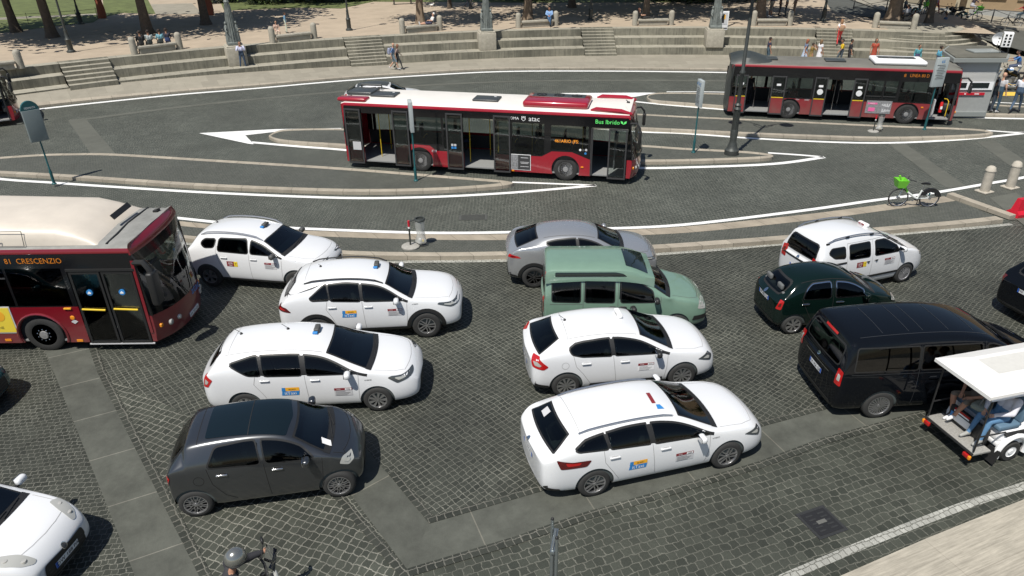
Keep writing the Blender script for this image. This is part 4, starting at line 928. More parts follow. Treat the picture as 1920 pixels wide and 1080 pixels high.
prius = dict(pillars=1, L=4.63, W=1.775, H=1.56, wb=2.78, foh=.94, r=.31, rim=.64, spokes=9, belt=(1.12, 1.0), rg0=(-2.13, 1.10), rr=(-1.86, 1.44), fr=(.26, 1.49), cowl=(1.22, 1.02), hood=.92, nose=.74, gc=.17, tail=1.02, roofw=.69,
    windows=[[(-1.62, 1.28), (-1.05, 1.43), (-.98, 1.05), (-1.25, 1.06)], [(-.92, 1.04), (-.98, 1.45), (-.2, 1.48), (-.14, 1.02)], [(-.04, 1.02), (-.08, 1.48), (.2, 1.47), (.72, 1.27), (1.22, 1.0)]],
    rearwin=('back', 1.12, 1.4, .6, .52), seams=[[(-.09, 1.0), (-.05, .32)], [(-1.1, 1.05), (-1.15, .85), (-1.0, .62), (-.86, .34)], [(1.02, .98), (1.0, .36)]], clad=[],
    taillights=[([(-1.04, .78), (-.90, .8), (-.80, .98), (-.96, 1.12)], 'red_lens', 225)], tailinner='clear_lens', headlights=[([(1.62, .84), (1.82, .70), (2.16, .78), (2.12, .84), (1.7, .87)], 'smoke_lens', -90)],
    handles=[(.12, .9), (-.92, .93)], mirror=(.82, 1.0), antenna=[(-1.55, .12, 1), (-.55, .16, .6)], stickers=[('cab', -.42, .66, 1.05), ('city', .68, .62, 1.05), ('hyb', 1.22, .83, 1)], sign=(.08, .14, 'grey'), plate=.76, roofseam=-1.66, cabno='1346', ptext='FB 155 MR')
def smart_extra(t, sk, c):
    mb = MB(); ys = [-.58, -.3, 0, .3, .58]; w = c['W']/2
    sk.patch(mb, [(-.95, -.46), (.42, -.54), (.50, 0), (.42, .54), (-.95, .46)], 'roof_glass', 'top', .006, r=.05); sk.strip(mb, [(-.22, -.5), (-.22, .5)], .015, 'trim_black', 'top', .009); mb.build('panoramic_roof', t)
    mb = MB(); a = [(-.46, 1.12), (-.46, 1.12)]; sk.patch(mb, [(1.0, -.48), (1.16, -.50), (1.14, -.36), (.98, -.34)], 'print_white', 'top', .01); mb.build('parking_permit', t)
smart = dict(boxy=1, hatch=0, L=3.44, W=1.62, H=1.52, wb=2.494, foh=.50, r=.30, rim=.68, spokes=9, style='mesh', rimmat='alloy', belt=(1.06, .98), rg0=(-1.64, 1.05), rr=(-1.30, 1.43), fr=(.42, 1.46), cowl=(1.08, 1.02), hood=.93, nose=.78, gc=.17, tail=.98, roofw=.71, edge=.09, tailw=.92,
    windows=[[(-.94, 1.06), (-.78, 1.37), (-.12, 1.43), (-.06, 1.02)], [(.04, 1.02), (.0, 1.43), (.3, 1.40), (.62, 1.22), (.86, .99)]],
    rearwin=('back', 1.06, 1.40, .54, .44), seams=[[(0, 1.0), (.04, .32)], [(-.96, 1.04), (-.9, .72), (-.72, .45), (-.55, .34)], [(1.0, 1.0), (.98, .7), (.94, .3)]], seam='well_dark', roofgut=0,
    taillights=[([(-.76, .72), (-.66, .72), (-.58, .94), (-.70, 1.0)], 'red_lens', 225)], headlights=[([(1.28, .78), (1.44, .70), (1.54, .76), (1.50, .86), (1.34, .89)], 'clear_lens', -90)],
    handles=[(.22, .88), (-.72, .9)], hmat='chrome', mirror=(.74, .99), plate=.6, extra=smart_extra, filler=(-1.12, .82, .09), roofseam=-1.08, ptext='GA 620 FD')
def chr_extra(t, sk, c):
    mb = MB(); sk.patch(mb, [(-1.5, -.5), (-1.42, -.5), (-1.46, .5), (-1.54, .5)], 'trim_black', 'top', .006); mb.build('spoiler_slots', t)
chrc = dict(pillars=1, L=4.36, W=1.795, H=1.57, wb=2.64, foh=.92, r=.34, rim=.68, spokes=5, style='star', rimmat='alloy_dark', belt=(1.22, 1.06), rg0=(-1.95, 1.16), rr=(-1.22, 1.46), fr=(.30, 1.50), cowl=(1.08, 1.10), hood=1.02, nose=.84, gc=.22, tail=1.06, roofw=.68,
    windows=[[(-1.05, 1.34), (-.9, 1.40), (-.22, 1.47), (-.18, 1.14), (-.8, 1.22)], [(-.1, 1.12), (-.14, 1.47), (.22, 1.45), (.6, 1.30), (.98, 1.09)]],
    rearwin=('top', -1.86, -1.26, .62, .54), seams=[[(-.14, 1.05), (-.1, .34)], [(.92, 1.02), (.9, .4)]], clad=[[(-.9, .2), (.95, .2), (.93, .36), (-.85, .36)]], archtrim=.07, cladmat='trim_black', seam='seam',
    taillights=[([(-1.0, .94), (-.62, .94), (-.70, 1.0), (-.94, 1.04)], 'red_lens', 225)], headlights=[([(1.6, .86), (2.05, .78), (2.08, .84), (1.7, .92)], 'smoke_lens', -90)],
    handles=[(.1, .96)], mirror=(.78, 1.05), plate=.74, rbump=.3, rbside=.4, extra=chr_extra, ptext='FS 514 BE')
def doblo_extra(t, sk, c):
    rows = []; sec = [(-.76, .0), (-.745, .10), (-.71, .20), (-.64, .245), (-.3, .265), (0, .27), (.3, .265), (.64, .245), (.71, .20), (.745, .10), (.76, 0)]; k = len(sec)
    def z0(x): h_ = sk.bvh.ray_cast(Vector((x, .70, 5)), Vector((0, 0, -1)))[0]; return h_.z if h_ else 1.5
    xs = [(-2.02, .30), (-2.00, .72), (-1.94, .92), (-1.84, 1), (-1.0, 1), (-.2, 1), (-.08, .96), (.08, .84), (.24, .66), (.40, .44), (.54, .22), (.66, .03)]
    zb = 1.565
    for x, f in xs:
        zz = min(zb, z0(max(x, -1.9))-.02); rows += [(x, y*(1 if x < .2 else 1-.10*(x-.2)), zz+max(.012, (zb+z*1.06*f-zz if z else 0))) for y, z in sec]
    mb = MB(); mb.add(rows, [(i*k+j, (i+1)*k+j, (i+1)*k+j+1, i*k+j+1) for i in range(len(xs)-1) for j in range(k-1)]+[tuple(range(k-1, -1, -1))], 'paint_sage', smooth=True); o = mb.build('raised_roof', t, sharp=35)
    s2 = Skin(o.data); mb = MB()
    for az, q in ((-90, [(-1.78, 1.64), (-1.78, 1.745), (-.30, 1.745), (-.12, 1.71), (-.02, 1.64)]), (90, [(1.78, 1.64), (1.78, 1.745), (.30, 1.745), (.12, 1.71), (.02, 1.64)])): s2.patch(mb, q, 'car_glass', az, .006, r=.03)
    mb.build('roof_side_window', t); mb = MB(); s2.patch(mb, [(-.04, -.50), (.50, -.60), (.52, 0), (.50, .60), (-.04, .50)], 'car_glass', 'top', .006, r=.04); mb.build('roof_front_window', t)
    mb = MB(); s2.patch(mb, [(.68, 1.66), (.62, 1.66), (.62, 1.74), (.68, 1.74)], 'red_lens', 180, .01); mb.build('brake_light', t)
doblo = dict(boxy=1, hatch=0, extra=doblo_extra, L=4.2, W=1.72, H=1.66, wb=2.566, foh=.84, r=.30, rim=.62, spokes=12, rimmat='hubcap', belt=(1.06, 1.0), rg0=(-2.04, 1.10), rr=(-1.94, 1.58), fr=(.36, 1.58), cowl=(1.02, 1.12), hood=.98, nose=.78, gc=.2, tail=1.04, roofw=.80, edge=.10, tailw=.95,
    windows=[[(-1.84, 1.0), (-1.84, 1.50), (-1.16, 1.50), (-1.16, .98)], [(-1.02, .98), (-1.02, 1.50), (-.32, 1.50), (-.32, .97)], [(-.14, .97), (-.15, 1.49), (.30, 1.45), (.62, 1.24), (.68, .97)]],
    rearwin=('back', 1.1, 1.48, .6, .56), seams=[[(-1.08, 1.54), (-1.08, .34)], [(-.22, 1.54), (-.22, .34)], [(-1.9, .92), (-1.1, .92)], [(.84, 1.1), (.84, .36)]], seam='seam', wr=.06,
    clad=[[(-1.0, .44), (.82, .44), (.82, .52), (-1.0, .52)], [(1.66, .44), (2.1, .44), (2.1, .56), (1.7, .56)]], cladmat='trim_black',
    taillights=[([(-1.0, .62), (-.84, .62), (-.84, 1.02), (-.98, 1.02)], 'red_lens', 222)], headlights=[([(1.78, .74), (2.0, .68), (2.0, .86), (1.82, .90)], 'clear_lens', -90)],
    handles=[(-.35, .84), (-.1, .84)], hmat='trim_black', mirror=(.72, 1.02), mmat='trim_black', plate=.7, rbump=.28, rbside=.3, ptext='CV 640 SS')
megane = dict(pillars=1, L=4.295, W=1.808, H=1.455, wb=2.641, foh=.86, r=.315, rim=.66, spokes=10, belt=(1.08, .96), rg0=(-1.96, 1.06), rr=(-1.42, 1.36), fr=(.22, 1.40), cowl=(1.0, .99), hood=.90, nose=.74, gc=.17, tail=.98, roofw=.68,
    windows=[[(-1.28, 1.19), (-1.12, 1.27), (-.95, 1.31), (-.40, 1.36), (-.36, 1.0), (-1.0, 1.03), (-1.22, 1.09)], [(-.27, 1.0), (-.30, 1.36), (.12, 1.34), (.52, 1.18), (.96, .96)]],
    rearwin=('top', -1.93, -1.47, .66, .50), seams=[[(-.32, .98), (-.24, .32)], [(-1.2, 1.05), (-1.14, .8), (-.98, .6), (-.82, .34)], [(.92, .94), (.9, .6), (.86, .34)]], wr=.05,
    clad=[[(-.85, .26), (.82, .26), (.82, .36), (-.82, .34)]], cladmat='trim_black', taillights=[([(-.98, 1.0), (-.72, 1.04), (-.52, .84), (-.60, .76), (-.86, .80)], 'red_lens', 222)], tailinner='clear_lens',
    headlights=[([(1.62, .70), (1.95, .60), (2.0, .70), (1.88, .80)], 'smoke_lens', -90)], handles=[(-.06, .84), (-.92, .86)], mirror=(.66, .97), mmat='trim_black', antenna=[(-1.22, .1, .7)], stickers=[('city', .42, .70, 1)], sign=(.02, .12, 'white'), plate=.62, rbside=.5, rbump=.16,
    roofseam=-1.28, filler=(-1.38, .84, .08), cabno='5073', ptext='EH 237 TC', pale=1)
def cor_extra(t, sk, c):
    mb = MB(); sk.patch(mb, [(.02, -.26), (.10, -.26), (.12, .06), (.04, .06)], 'sticker_red', 'top', .006); sk.patch(mb, [(.06, -.42), (.2, -.42), (.16, -.3), (.08, -.3)], 'sticker_blue', 'top', .006); mb.build('roof_sticker', t)
    mb = MB(); sk.patch(mb, [(-1.93, .22), (-1.80, .22), (-1.80, .42), (-1.92, .42)], 'sticker_pale', 'top', .012); mb.build('window_sticker', t)
corolla = dict(pillars=1, L=4.65, W=1.79, H=1.44, wb=2.70, foh=.93, r=.315, rim=.66, spokes=5, style='star', belt=(1.06, .94), rg0=(-2.08, 1.02), rr=(-1.66, 1.34), fr=(.30, 1.385), cowl=(1.12, .98), hood=.88, nose=.72, gc=.16, tail=.96, roofw=.68,
    windows=[[(-1.66, 1.12), (-1.42, 1.24), (-1.12, 1.29), (-1.06, 1.05), (-1.60, 1.09)], [(-1.0, 1.04), (-1.05, 1.30), (-.30, 1.35), (-.24, .99)], [(-.14, .98), (-.18, 1.355), (.2, 1.33), (.66, 1.14), (1.06, .93)]],
    rearwin=('top', -2.05, -1.70, .66, .52), seams=[[(-.2, .97), (-.12, .30)], [(-1.15, 1.05), (-1.12, .78), (-.95, .52), (-.84, .34)], [(.98, .92), (.97, .6), (.9, .32)]], wr=.045,
    taillights=[([(-.78, .80), (-.42, .78), (-.36, .90), (-.62, .92), (-.86, 1.0)], 'dark_lens', 225)], headlights=[([(1.72, .74), (2.08, .60), (2.14, .68), (2.08, .78)], 'smoke_lens', -90)],
    handles=[(.06, .83), (-.94, .86)], mirror=(.74, .93), rails=(-1.55, .28, .58, 'alloy'), railh=.02, stickers=[('cab', -.48, .60, 1), ('city', .46, .60, 1), ('hyb', 1.1, .82, 1)], plate=.72, badge=.9, roofseam=-1.52, extra=cor_extra, cabno='2289', ptext='GG 094 AJ', rbside=.45, rbump=.14)
def qubo_extra(t, sk, c):
    mb = MB(); sk.strip(mb, [(-.7, .92), (.7, .92)], .05, 'trim_black', 180, .01); mb.build('rear_trim_strip', t)
qubo = dict(boxy=1, hatch=0, L=3.96, W=1.68, H=1.70, wb=2.513, foh=.82, r=.30, rim=.66, spokes=16, rimmat='hubcap', belt=(1.1, 1.02), rg0=(-1.92, 1.08), rr=(-1.74, 1.60), fr=(.22, 1.60), cowl=(1.12, 1.08), hood=.96, nose=.76, gc=.18, tail=1.02, roofw=.72, edge=.09, tailw=.92,
    windows=[[(-1.60, 1.32), (-1.5, 1.42), (-1.08, 1.42), (-1.08, 1.14), (-1.42, 1.18)], [(-.92, 1.08), (-.92, 1.44), (-.24, 1.44), (-.24, 1.06)], [(-.04, 1.06), (-.04, 1.44), (.4, 1.42), (.72, 1.24), (.80, 1.06)]],
    rearwin=('back', 1.08, 1.52, .6, .54), seams=[[(-.14, 1.5), (-.14, .34)], [(-1.0, 1.5), (-1.0, .7), (-.8, .34)], [(.86, 1.08), (.84, .36)], [(-1.0, 1.5), (.3, 1.5)]], wr=.06,
    clad=[[(-1.8, .98), (-1.02, .98), (-1.02, 1.03), (-1.8, 1.03)], [(-.75, .42), (.84, .42), (.84, .49), (-.75, .49)]], cladmat='trim_black',
    taillights=[([(-.94, .78), (-.76, .78), (-.74, 1.10), (-.90, 1.16)], 'red_lens', 222)], headlights=[([(1.62, .82), (1.78, .74), (1.82, .86), (1.66, .94)], 'clear_lens', -90)],
    handles=[(-.28, .92), (.0, .92)], hlen=.06, hmat='trim_black', mirror=(.82, 1.1), rails=(-1.6, .45, .60, 'alloy'), railh=.07, railfeet=1, stickers=[('combo', -.5, .86, 1.1), ('city', .48, .86, 1)], sign=(.12, .0, 'redwhite'), plate=.66, badge=.98, extra=qubo_extra, cabno='3811', ptext='EK 731 ZP', rbump=.18)
trevis = dict(L=3.41, W=1.475, H=1.48, wb=2.36, foh=.52, r=.27, rim=.72, spokes=7, belt=(1.0, .95), rg0=(-1.56, 1.02), rr=(-1.16, 1.38), fr=(.30, 1.40), cowl=(.86, 1.02), hood=.90, nose=.76, gc=.18, tail=.96, roofw=.72,
    windows=[[(-1.02, 1.0), (-.92, 1.22), (-.78, 1.33), (-.30, 1.36), (-.30, .98)], [(-.16, .98), (-.16, 1.36), (.34, 1.34), (.56, 1.16), (.60, .98)]], wtrim='chrome',
    rearwin=('back', 1.02, 1.34, .48, .42), seams=[[(-.23, 1.36), (-.23, .34)], [(.74, .95), (.72, .34)], [(-1.06, 1.0), (-.85, .6), (-.7, .34)]], seam='well_dark', taillights=[([(-.76, .72), (-.62, .72), (-.58, .96), (-.68, .98)], 'red_lens', 225)], headlights=[([(1.4, .74), (1.56, .68), (1.56, .8), (1.44, .84)], 'clear_lens', -90)],
    handles=[(-.05, .86), (-.95, .86)], hmat='chrome', mirror=(.58, .98), plate=.84, badge=.95, ptext='DF 482 LH')
def vito_extra(t, sk, c):
    mb = MB()
    for x in (-1.6, -1.05, -.75, -.2, .35): sk.strip(mb, [(x, -.52), (x+.02, .52)], .012, 'hatch_line', 'top', .004)
    for s in (-1, 1): sk.strip(mb, [(-2.1+i*.25, s*.60) for i in range(12)], .016, 'hatch_line', 'top', .004)
    mb.build('roof_ribs', t)
    mb = MB(); sk.strip(mb, [(-.22, 1.72), (.22, 1.72)], .05, 'red_lens', 180, .01); mb.build('brake_light', t)
    mb = MB(); sk.strip(mb, [(-.5, .98), (.5, .98)], .02, 'chrome', 180, .01); mb.build('tailgate_trim', t)
vito = dict(glassm='car_glass_tinted', boxy=1, hatch=0, L=5.14, W=1.928, H=1.90, wb=3.2, foh=.92, r=.335, rim=.68, spokes=20, belt=(1.2, 1.12), rg0=(-2.50, 1.2), rr=(-2.32, 1.80), fr=(.72, 1.80), cowl=(1.66, 1.18), hood=1.04, nose=.86, gc=.2, tail=1.12, roofw=.80, edge=.10, tailw=.96,
    windows=[[(-2.25, 1.22), (-2.2, 1.68), (-.92, 1.68), (-.92, 1.2)], [(-.84, 1.2), (-.84, 1.68), (.42, 1.66), (.42, 1.18)], [(.56, 1.18), (.54, 1.64), (.9, 1.62), (1.5, 1.2)]],
    rearwin=('back', 1.22, 1.68, .72, .66), seams=[[(-.88, 1.7), (-.88, .34)], [(.5, 1.7), (.5, .34)], [(1.5, 1.2), (1.48, .4)], [(-2.3, 1.14), (1.4, 1.08)]], seam='hatch_line', roofgut=0, wr=.05,
    taillights=[([(-1.06, .86), (-.90, .86), (-.90, 1.20), (-1.04, 1.22)], 'red_lens', 220)], tailinner='clear_lens', headlights=[([(1.9, .86), (2.3, .8), (2.3, .95), (2.0, 1.0)], 'clear_lens', -60)],
    handles=[(-.55, 1.0), (.66, 1.0)], mirror=(1.3, 1.15), plate=.80, badge=1.12, extra=vito_extra, ptext='FX 906 GB')
punto = dict(L=4.03, W=1.687, H=1.48, wb=2.51, foh=.88, r=.30, rim=.66, spokes=10, belt=(1.02, .95), rg0=(-1.9, 1.02), rr=(-1.5, 1.40), fr=(.10, 1.43), cowl=(.92, 1.0), hood=.92, nose=.74, gc=.17, tail=.96, roofw=.68,
    windows=[[(-1.3, 1.04), (-1.1, 1.3), (-.3, 1.37), (-.26, .99)], [(-.16, .99), (-.2, 1.37), (.2, 1.33), (.82, .97)]], rearwin=('back', 1.04, 1.36, .56, .48), seams=[[(-.2, .97), (-.16, .34)], [(.86, .94), (.84, .34)]],
    taillights=[([(-.9, .8), (-.76, .8), (-.76, 1.2), (-.84, 1.2)], 'red_lens', 215)], headlights=[], mirror=(.66, .99), handles=[(0, .84)], plate=.6, ptext='DW 188 PA')
def punto_extra(t, sk, c):
    for s in (-1, 1):
        mb = MB(); q = [(1.40, s*.58), (1.46, s*.72), (1.58, s*.70), (1.80, s*.60), (1.90, s*.48), (1.90, s*.40), (1.66, s*.46)]
        sk.patch(mb, q, 'clear_lens', 'top', .008, r=.05, cell=.04)
        for cx_, cy_ in ((1.56, .60), (1.78, .51)):
            p = sk.hit((cx_, s*cy_), 'top', 0); mb.lathe([(0, .012), (.025, .012), (.042, .008), (.05, -.02)], 'lamp_bowl', 14, c=tuple(p))
        mb.build('headlight', t)
    mb = MB(); sk.patch(mb, [(-.46, .42), (.46, .42), (.42, .62), (-.42, .62)], 'trim_black', 0, .012, r=.06); p = sk.hit((0, .66), 0, 0)
    mb.build('grille_mesh', t)
    mb = MB(); q = [(.055*math.cos(i*math.pi/8), .64+.055*math.sin(i*math.pi/8)) for i in range(16)]; sk.patch(mb, q, 'chrome', 0, .02); q = [(.04*math.cos(i*math.pi/8), .64+.04*math.sin(i*math.pi/8)) for i in range(16)]; sk.patch(mb, q, 'seam', 0, .024); mb.build('badge', t)
    mb = MB(); sk.patch(mb, [(-.26, .40), (.26, .40), (.26, .51), (-.26, .51)], 'plate_white', 0, .02); sk.patch(mb, [(-.26, .40), (-.21, .40), (-.21, .51), (-.26, .51)], 'plate_blue', 0, .023); sk.text(mb, 'DW 188 PA', (0.02, .455), .07, 'print_black', 0, .024); mb.build('front_number_plate', t)
punto['extra'] = punto_extra
blacksuv = dict(L=4.6, W=1.9, H=1.66, wb=2.75, foh=.9, r=.35, rim=.66, spokes=10, belt=(1.14, 1.04), rg0=(-2.1, 1.14), rr=(-1.75, 1.54), fr=(.3, 1.57), cowl=(1.05, 1.12), hood=1.04, nose=.86, gc=.2, tail=1.02, roofw=.71,
    windows=[[(-1.5, 1.18), (-1.3, 1.45), (-.3, 1.52), (-.26, 1.12)], [(-.16, 1.12), (-.2, 1.52), (.3, 1.5), (.95, 1.1)]], rearwin=('back', 1.18, 1.5, .6, .5), seam='seam',
    seams=[[(-.2, 1.1), (-.2, .34)]], taillights=[([(-1.05, .88), (-.85, .88), (-.85, 1.05), (-1.02, 1.05)], 'dark_lens', 225)], headlights=[([(1.6, .86), (2.1, .8), (2.1, .92), (1.7, .96)], 'clear_lens', -70)], mirror=(.75, 1.08), plate=.88, handles=[(.1, .96)], ptext='FN 365 XV')

TX = 'white taxis queuing across the square'
make_car(duster, 'white_taxi', 'boxy white taxi, its tail shaded by the front of the large near bus', 'taxi', (-7.2, 18.82), -10.5, TX)
make_car(rav, 'white_taxi', 'tall white taxi with black roof rails and dark wheel arch trim', 'taxi', (-3.58, 16.09), 3.8, TX)
make_car(prius, 'white_taxi', 'long low white taxi with two roof aerials, just beyond the small grey car', 'taxi', (-4.33, 13.10), 3.1, TX)
make_car(megane, 'white_taxi', 'rounded white hatchback taxi with a black door mirror, beside the green van', 'taxi', (2.40, 13.77), 7.1, TX)
make_car(corolla, 'white_taxi', 'white estate taxi with silver roof rails, nearest the bottom of the picture', 'taxi', (2.5, 10.89), 15, TX)
make_car(qubo, 'white_taxi', 'white boxy taxi van with roof rails on black feet, beyond the small dark green car', 'taxi', (9.8, 18.34), 18.8, TX)
make_car(smart, 'grey_city_car', 'small dark grey city car with black glass roof, at the lower left', 'car', (-4.55, 10.33), 10.1, pm='paint_grey')
make_car(chrc, 'silver_crossover', 'silver coupe-like crossover with sloping tail, behind the green van', 'car', (2.01, 18.75), 0, pm='paint_silver')
make_car(doblo, 'green_van', 'faded sage green high-roofed passenger van with square windows', 'van', (2.85, 16.1), -1, pm='paint_sage')
make_car(trevis, 'dark_green_hatchback', 'small retro dark green hatchback with chrome window frames, beside the black van', 'car', (8.12, 16.09), 7.3, pm='paint_dark_green')
make_car(vito, 'black_van', 'large glossy black passenger van, partly behind the white shuttle roof', 'van', (9.11, 12.92), 4.3, pm='paint_black')
make_car(blacksuv, 'black_suv', 'black car cut off by the right edge, only its rear corner and plate showing', 'car', (15.15, 16.25), 17, pm='paint_black')
make_car(punto, 'white_hatchback', 'white hatchback with big clear headlights, nose in at the lower left corner', 'car', (-9.25, 8.42), -8)
# ================================================================== buses
paint('bus_red', (.33, .007, .02), .25, dirt=((.14, .10, .09), .2, .9)); mat('bus_red_dusty', (.25, .013, .022), .45, dirt=((.20, .13, .11), .6, 1.3))
mat('bus_black', (.009, .009, .010), .12, spec=.6); mat('bus_frame', (.05, .05, .052), .4); mat('bus_inner', (.10, .105, .11), .7); mat('bus_inner_dark', (.03, .032, .035), .7)
mat('bus_floor', (.26, .265, .26), .6, noise=.15, nscale=12); mat('seat_blue', (.025, .04, .09), .7); mat('seat_red', (.3, .03, .03), .6); mat('pole_yellow', (.72, .5, .03), .35); mat('pole_steel', (.5, .5, .5), .25, .9)
mat('roof_white', (.74, .71, .66), .45, noise=.07, nscale=1.3); mat('roof_grime', (.155, .15, .13), .75, noise=.3, nscale=1.2); mat('roof_cream', (.62, .56, .48), .45, noise=.13, nscale=1.1, bump=.05)
mat('hatch_dark', (.05, .055, .055), .35); mat('led_orange', (.02, .01, .0), .5, emit=(1, .36, .03), es=1.1); mat('led_orange_dim', (.02, .01, .0), .5, emit=(.8, .25, .02), es=.55); mat('led_green', (.1, .5, .12), .5, emit=(.1, .75, .15), es=.55)
mat('fire_red', (.6, .02, .02), .4); mat('hub_grey', (.42, .42, .42), .4, .5, noise=.2, nscale=20); mat('poster_yellow', (.8, .62, .06), .5); mat('pink', (.8, .14, .35), .5); mat('poster_grey', (.28, .28, .29), .5, noise=.6, nscale=14)
glassmat('bus_glass', (.58, .62, .62)); glassmat('bus_glass_clear', (.80, .84, .83))

def flat_text(mb, txt, x, z, h, y, m, sx=1, M=None, face='-y'):
    vs, fs = text_mesh(txt)
    P = [(x+a*h*sx, y, z+b*h) for a, b in vs] if face == '-y' else [(y, x+a*h*sx, z+b*h) for a, b in vs]
    mb.add(P, [f for f in fs], m, M)
def arch_poly(x0, x1, z0, z1, wheels, r):
    pts = [(x0, z0)]
    for xw in sorted(wheels):
        if x0 < xw < x1:
            a0 = math.asin(min(.99, max(-.99, (z0-.48)/r)))
            for i in range(15):
                a = math.pi-a0 + (2*a0-math.pi)*i/14; pts.append((xw+r*math.cos(a), .48+r*math.sin(a)))
    pts += [(x1, z0), (x1, z1), (x0, z1)]
    return pts
def bus_wheel(t, x, y, sgn, deep):
    e = empty('wheel', (x, y, .475)); e.parent = t; r = .475; s = sgn
    mb = MB(); prof = [(.30, 0), (.33, -.008), (.43, -.004), (.46, .012), (.475, .05), (.475, .23), (.45, .27), (.30, .27)]
    if s > 0: prof = [(a, -b) for a, b in prof]
    mb.lathe(prof, 'tyre', 36, axis='Y'); mb.build('tyre', e)
    mb = MB(); d = .12 if deep else .02
    mb.lathe([(.305, s*-.0), (.295, s*-.0), (.27, s*-.05), (.25, s*-d), (.12, s*-(d+.02)), (.10, s*(.02 if deep else .03)), (0, s*(.03 if deep else .04))][::-1] if True else [], 'hub_grey', 30, axis='Y')
    for k in range(10):
        a = 2*math.pi*k/10; mb.lathe([(0, s*.012-s*d*.8), (.022, s*.008-s*d*.8), (.024, s*-.03-s*d*.8)], 'well_dark' if not deep else 'hub_grey', 8, axis='Y', c=(.205*math.cos(a), 0, .205*math.sin(a)))
    for k in range(10):
        a = 2*math.pi*(k+.5)/10; mb.lathe([(0, s*.04-s*d*.8), (.016, s*.03-s*d*.8), (.016, s*-.03-s*d*.8)], 'chrome', 6, axis='Y', c=(.155*math.cos(a), 0, .155*math.sin(a)))
    mb.build('hub', e)
def seat(t, x, y, m='seat_blue', back=-1):
    mb = MB(); mb.box((x, y, .78), (.42, .44, .08), m, bev=.03); mb.box((x+back*.2, y, 1.08), (.07, .44, .62), m, bev=.03); mb.tube([(x, y, .34), (x, y, .76)], .04, 'bus_frame', 6)
    mb.tube([(x+back*.2, y-.2, 1.3), (x+back*.2, y-.2, 1.45), (x+back*.2, y+.2, 1.45), (x+back*.2, y+.2, 1.3)], .014, 'pole_yellow', 5); mb.build('seat', t)

def leaf(t, x0, x1, z0, z1, y, low=0, glass='bus_glass_clear', frame='bus_frame', lowm=None, extras=None, name='door_leaf'):
    e = empty(name, (0, 0, 0)); e.parent = t
    mb = MB(); f = .055; zm = z0+low
    for a, b in ((x0, x0+f), (x1-f, x1)): mb.box(((a+b)/2, y, (z0+z1)/2), (b-a, .045, z1-z0), frame)
    for a, b in ((z0, z0+f*1.2), (z1-f, z1)): mb.box(((x0+x1)/2, y, (a+b)/2), (x1-x0-2*f, .044, b-a), frame)
    if low: mb.box(((x0+x1)/2, y, zm), (x1-x0-2*f, .043, .04), 'pole_yellow' if lowm else frame)
    mb.build('leaf_frame', e)
    if low and lowm:
        mb = MB(); mb.box(((x0+x1)/2, y, (z0+f+zm-.02)/2), (x1-x0-2*f, .02, zm-.02-z0-f), lowm); mb.build('leaf_panel', e)
        mb = MB(); mb.box(((x0+x1)/2, y, (zm+.02+z1-f)/2), (x1-x0-2*f, .014, z1-f-zm-.02), glass); mb.build('leaf_glass', e)
    else:
        mb = MB(); mb.box(((x0+x1)/2, y, (z0+z1)/2), (x1-x0-2*f, .014, z1-z0-2*f), glass); mb.build('leaf_glass', e)
    if extras: extras(e)
    return e

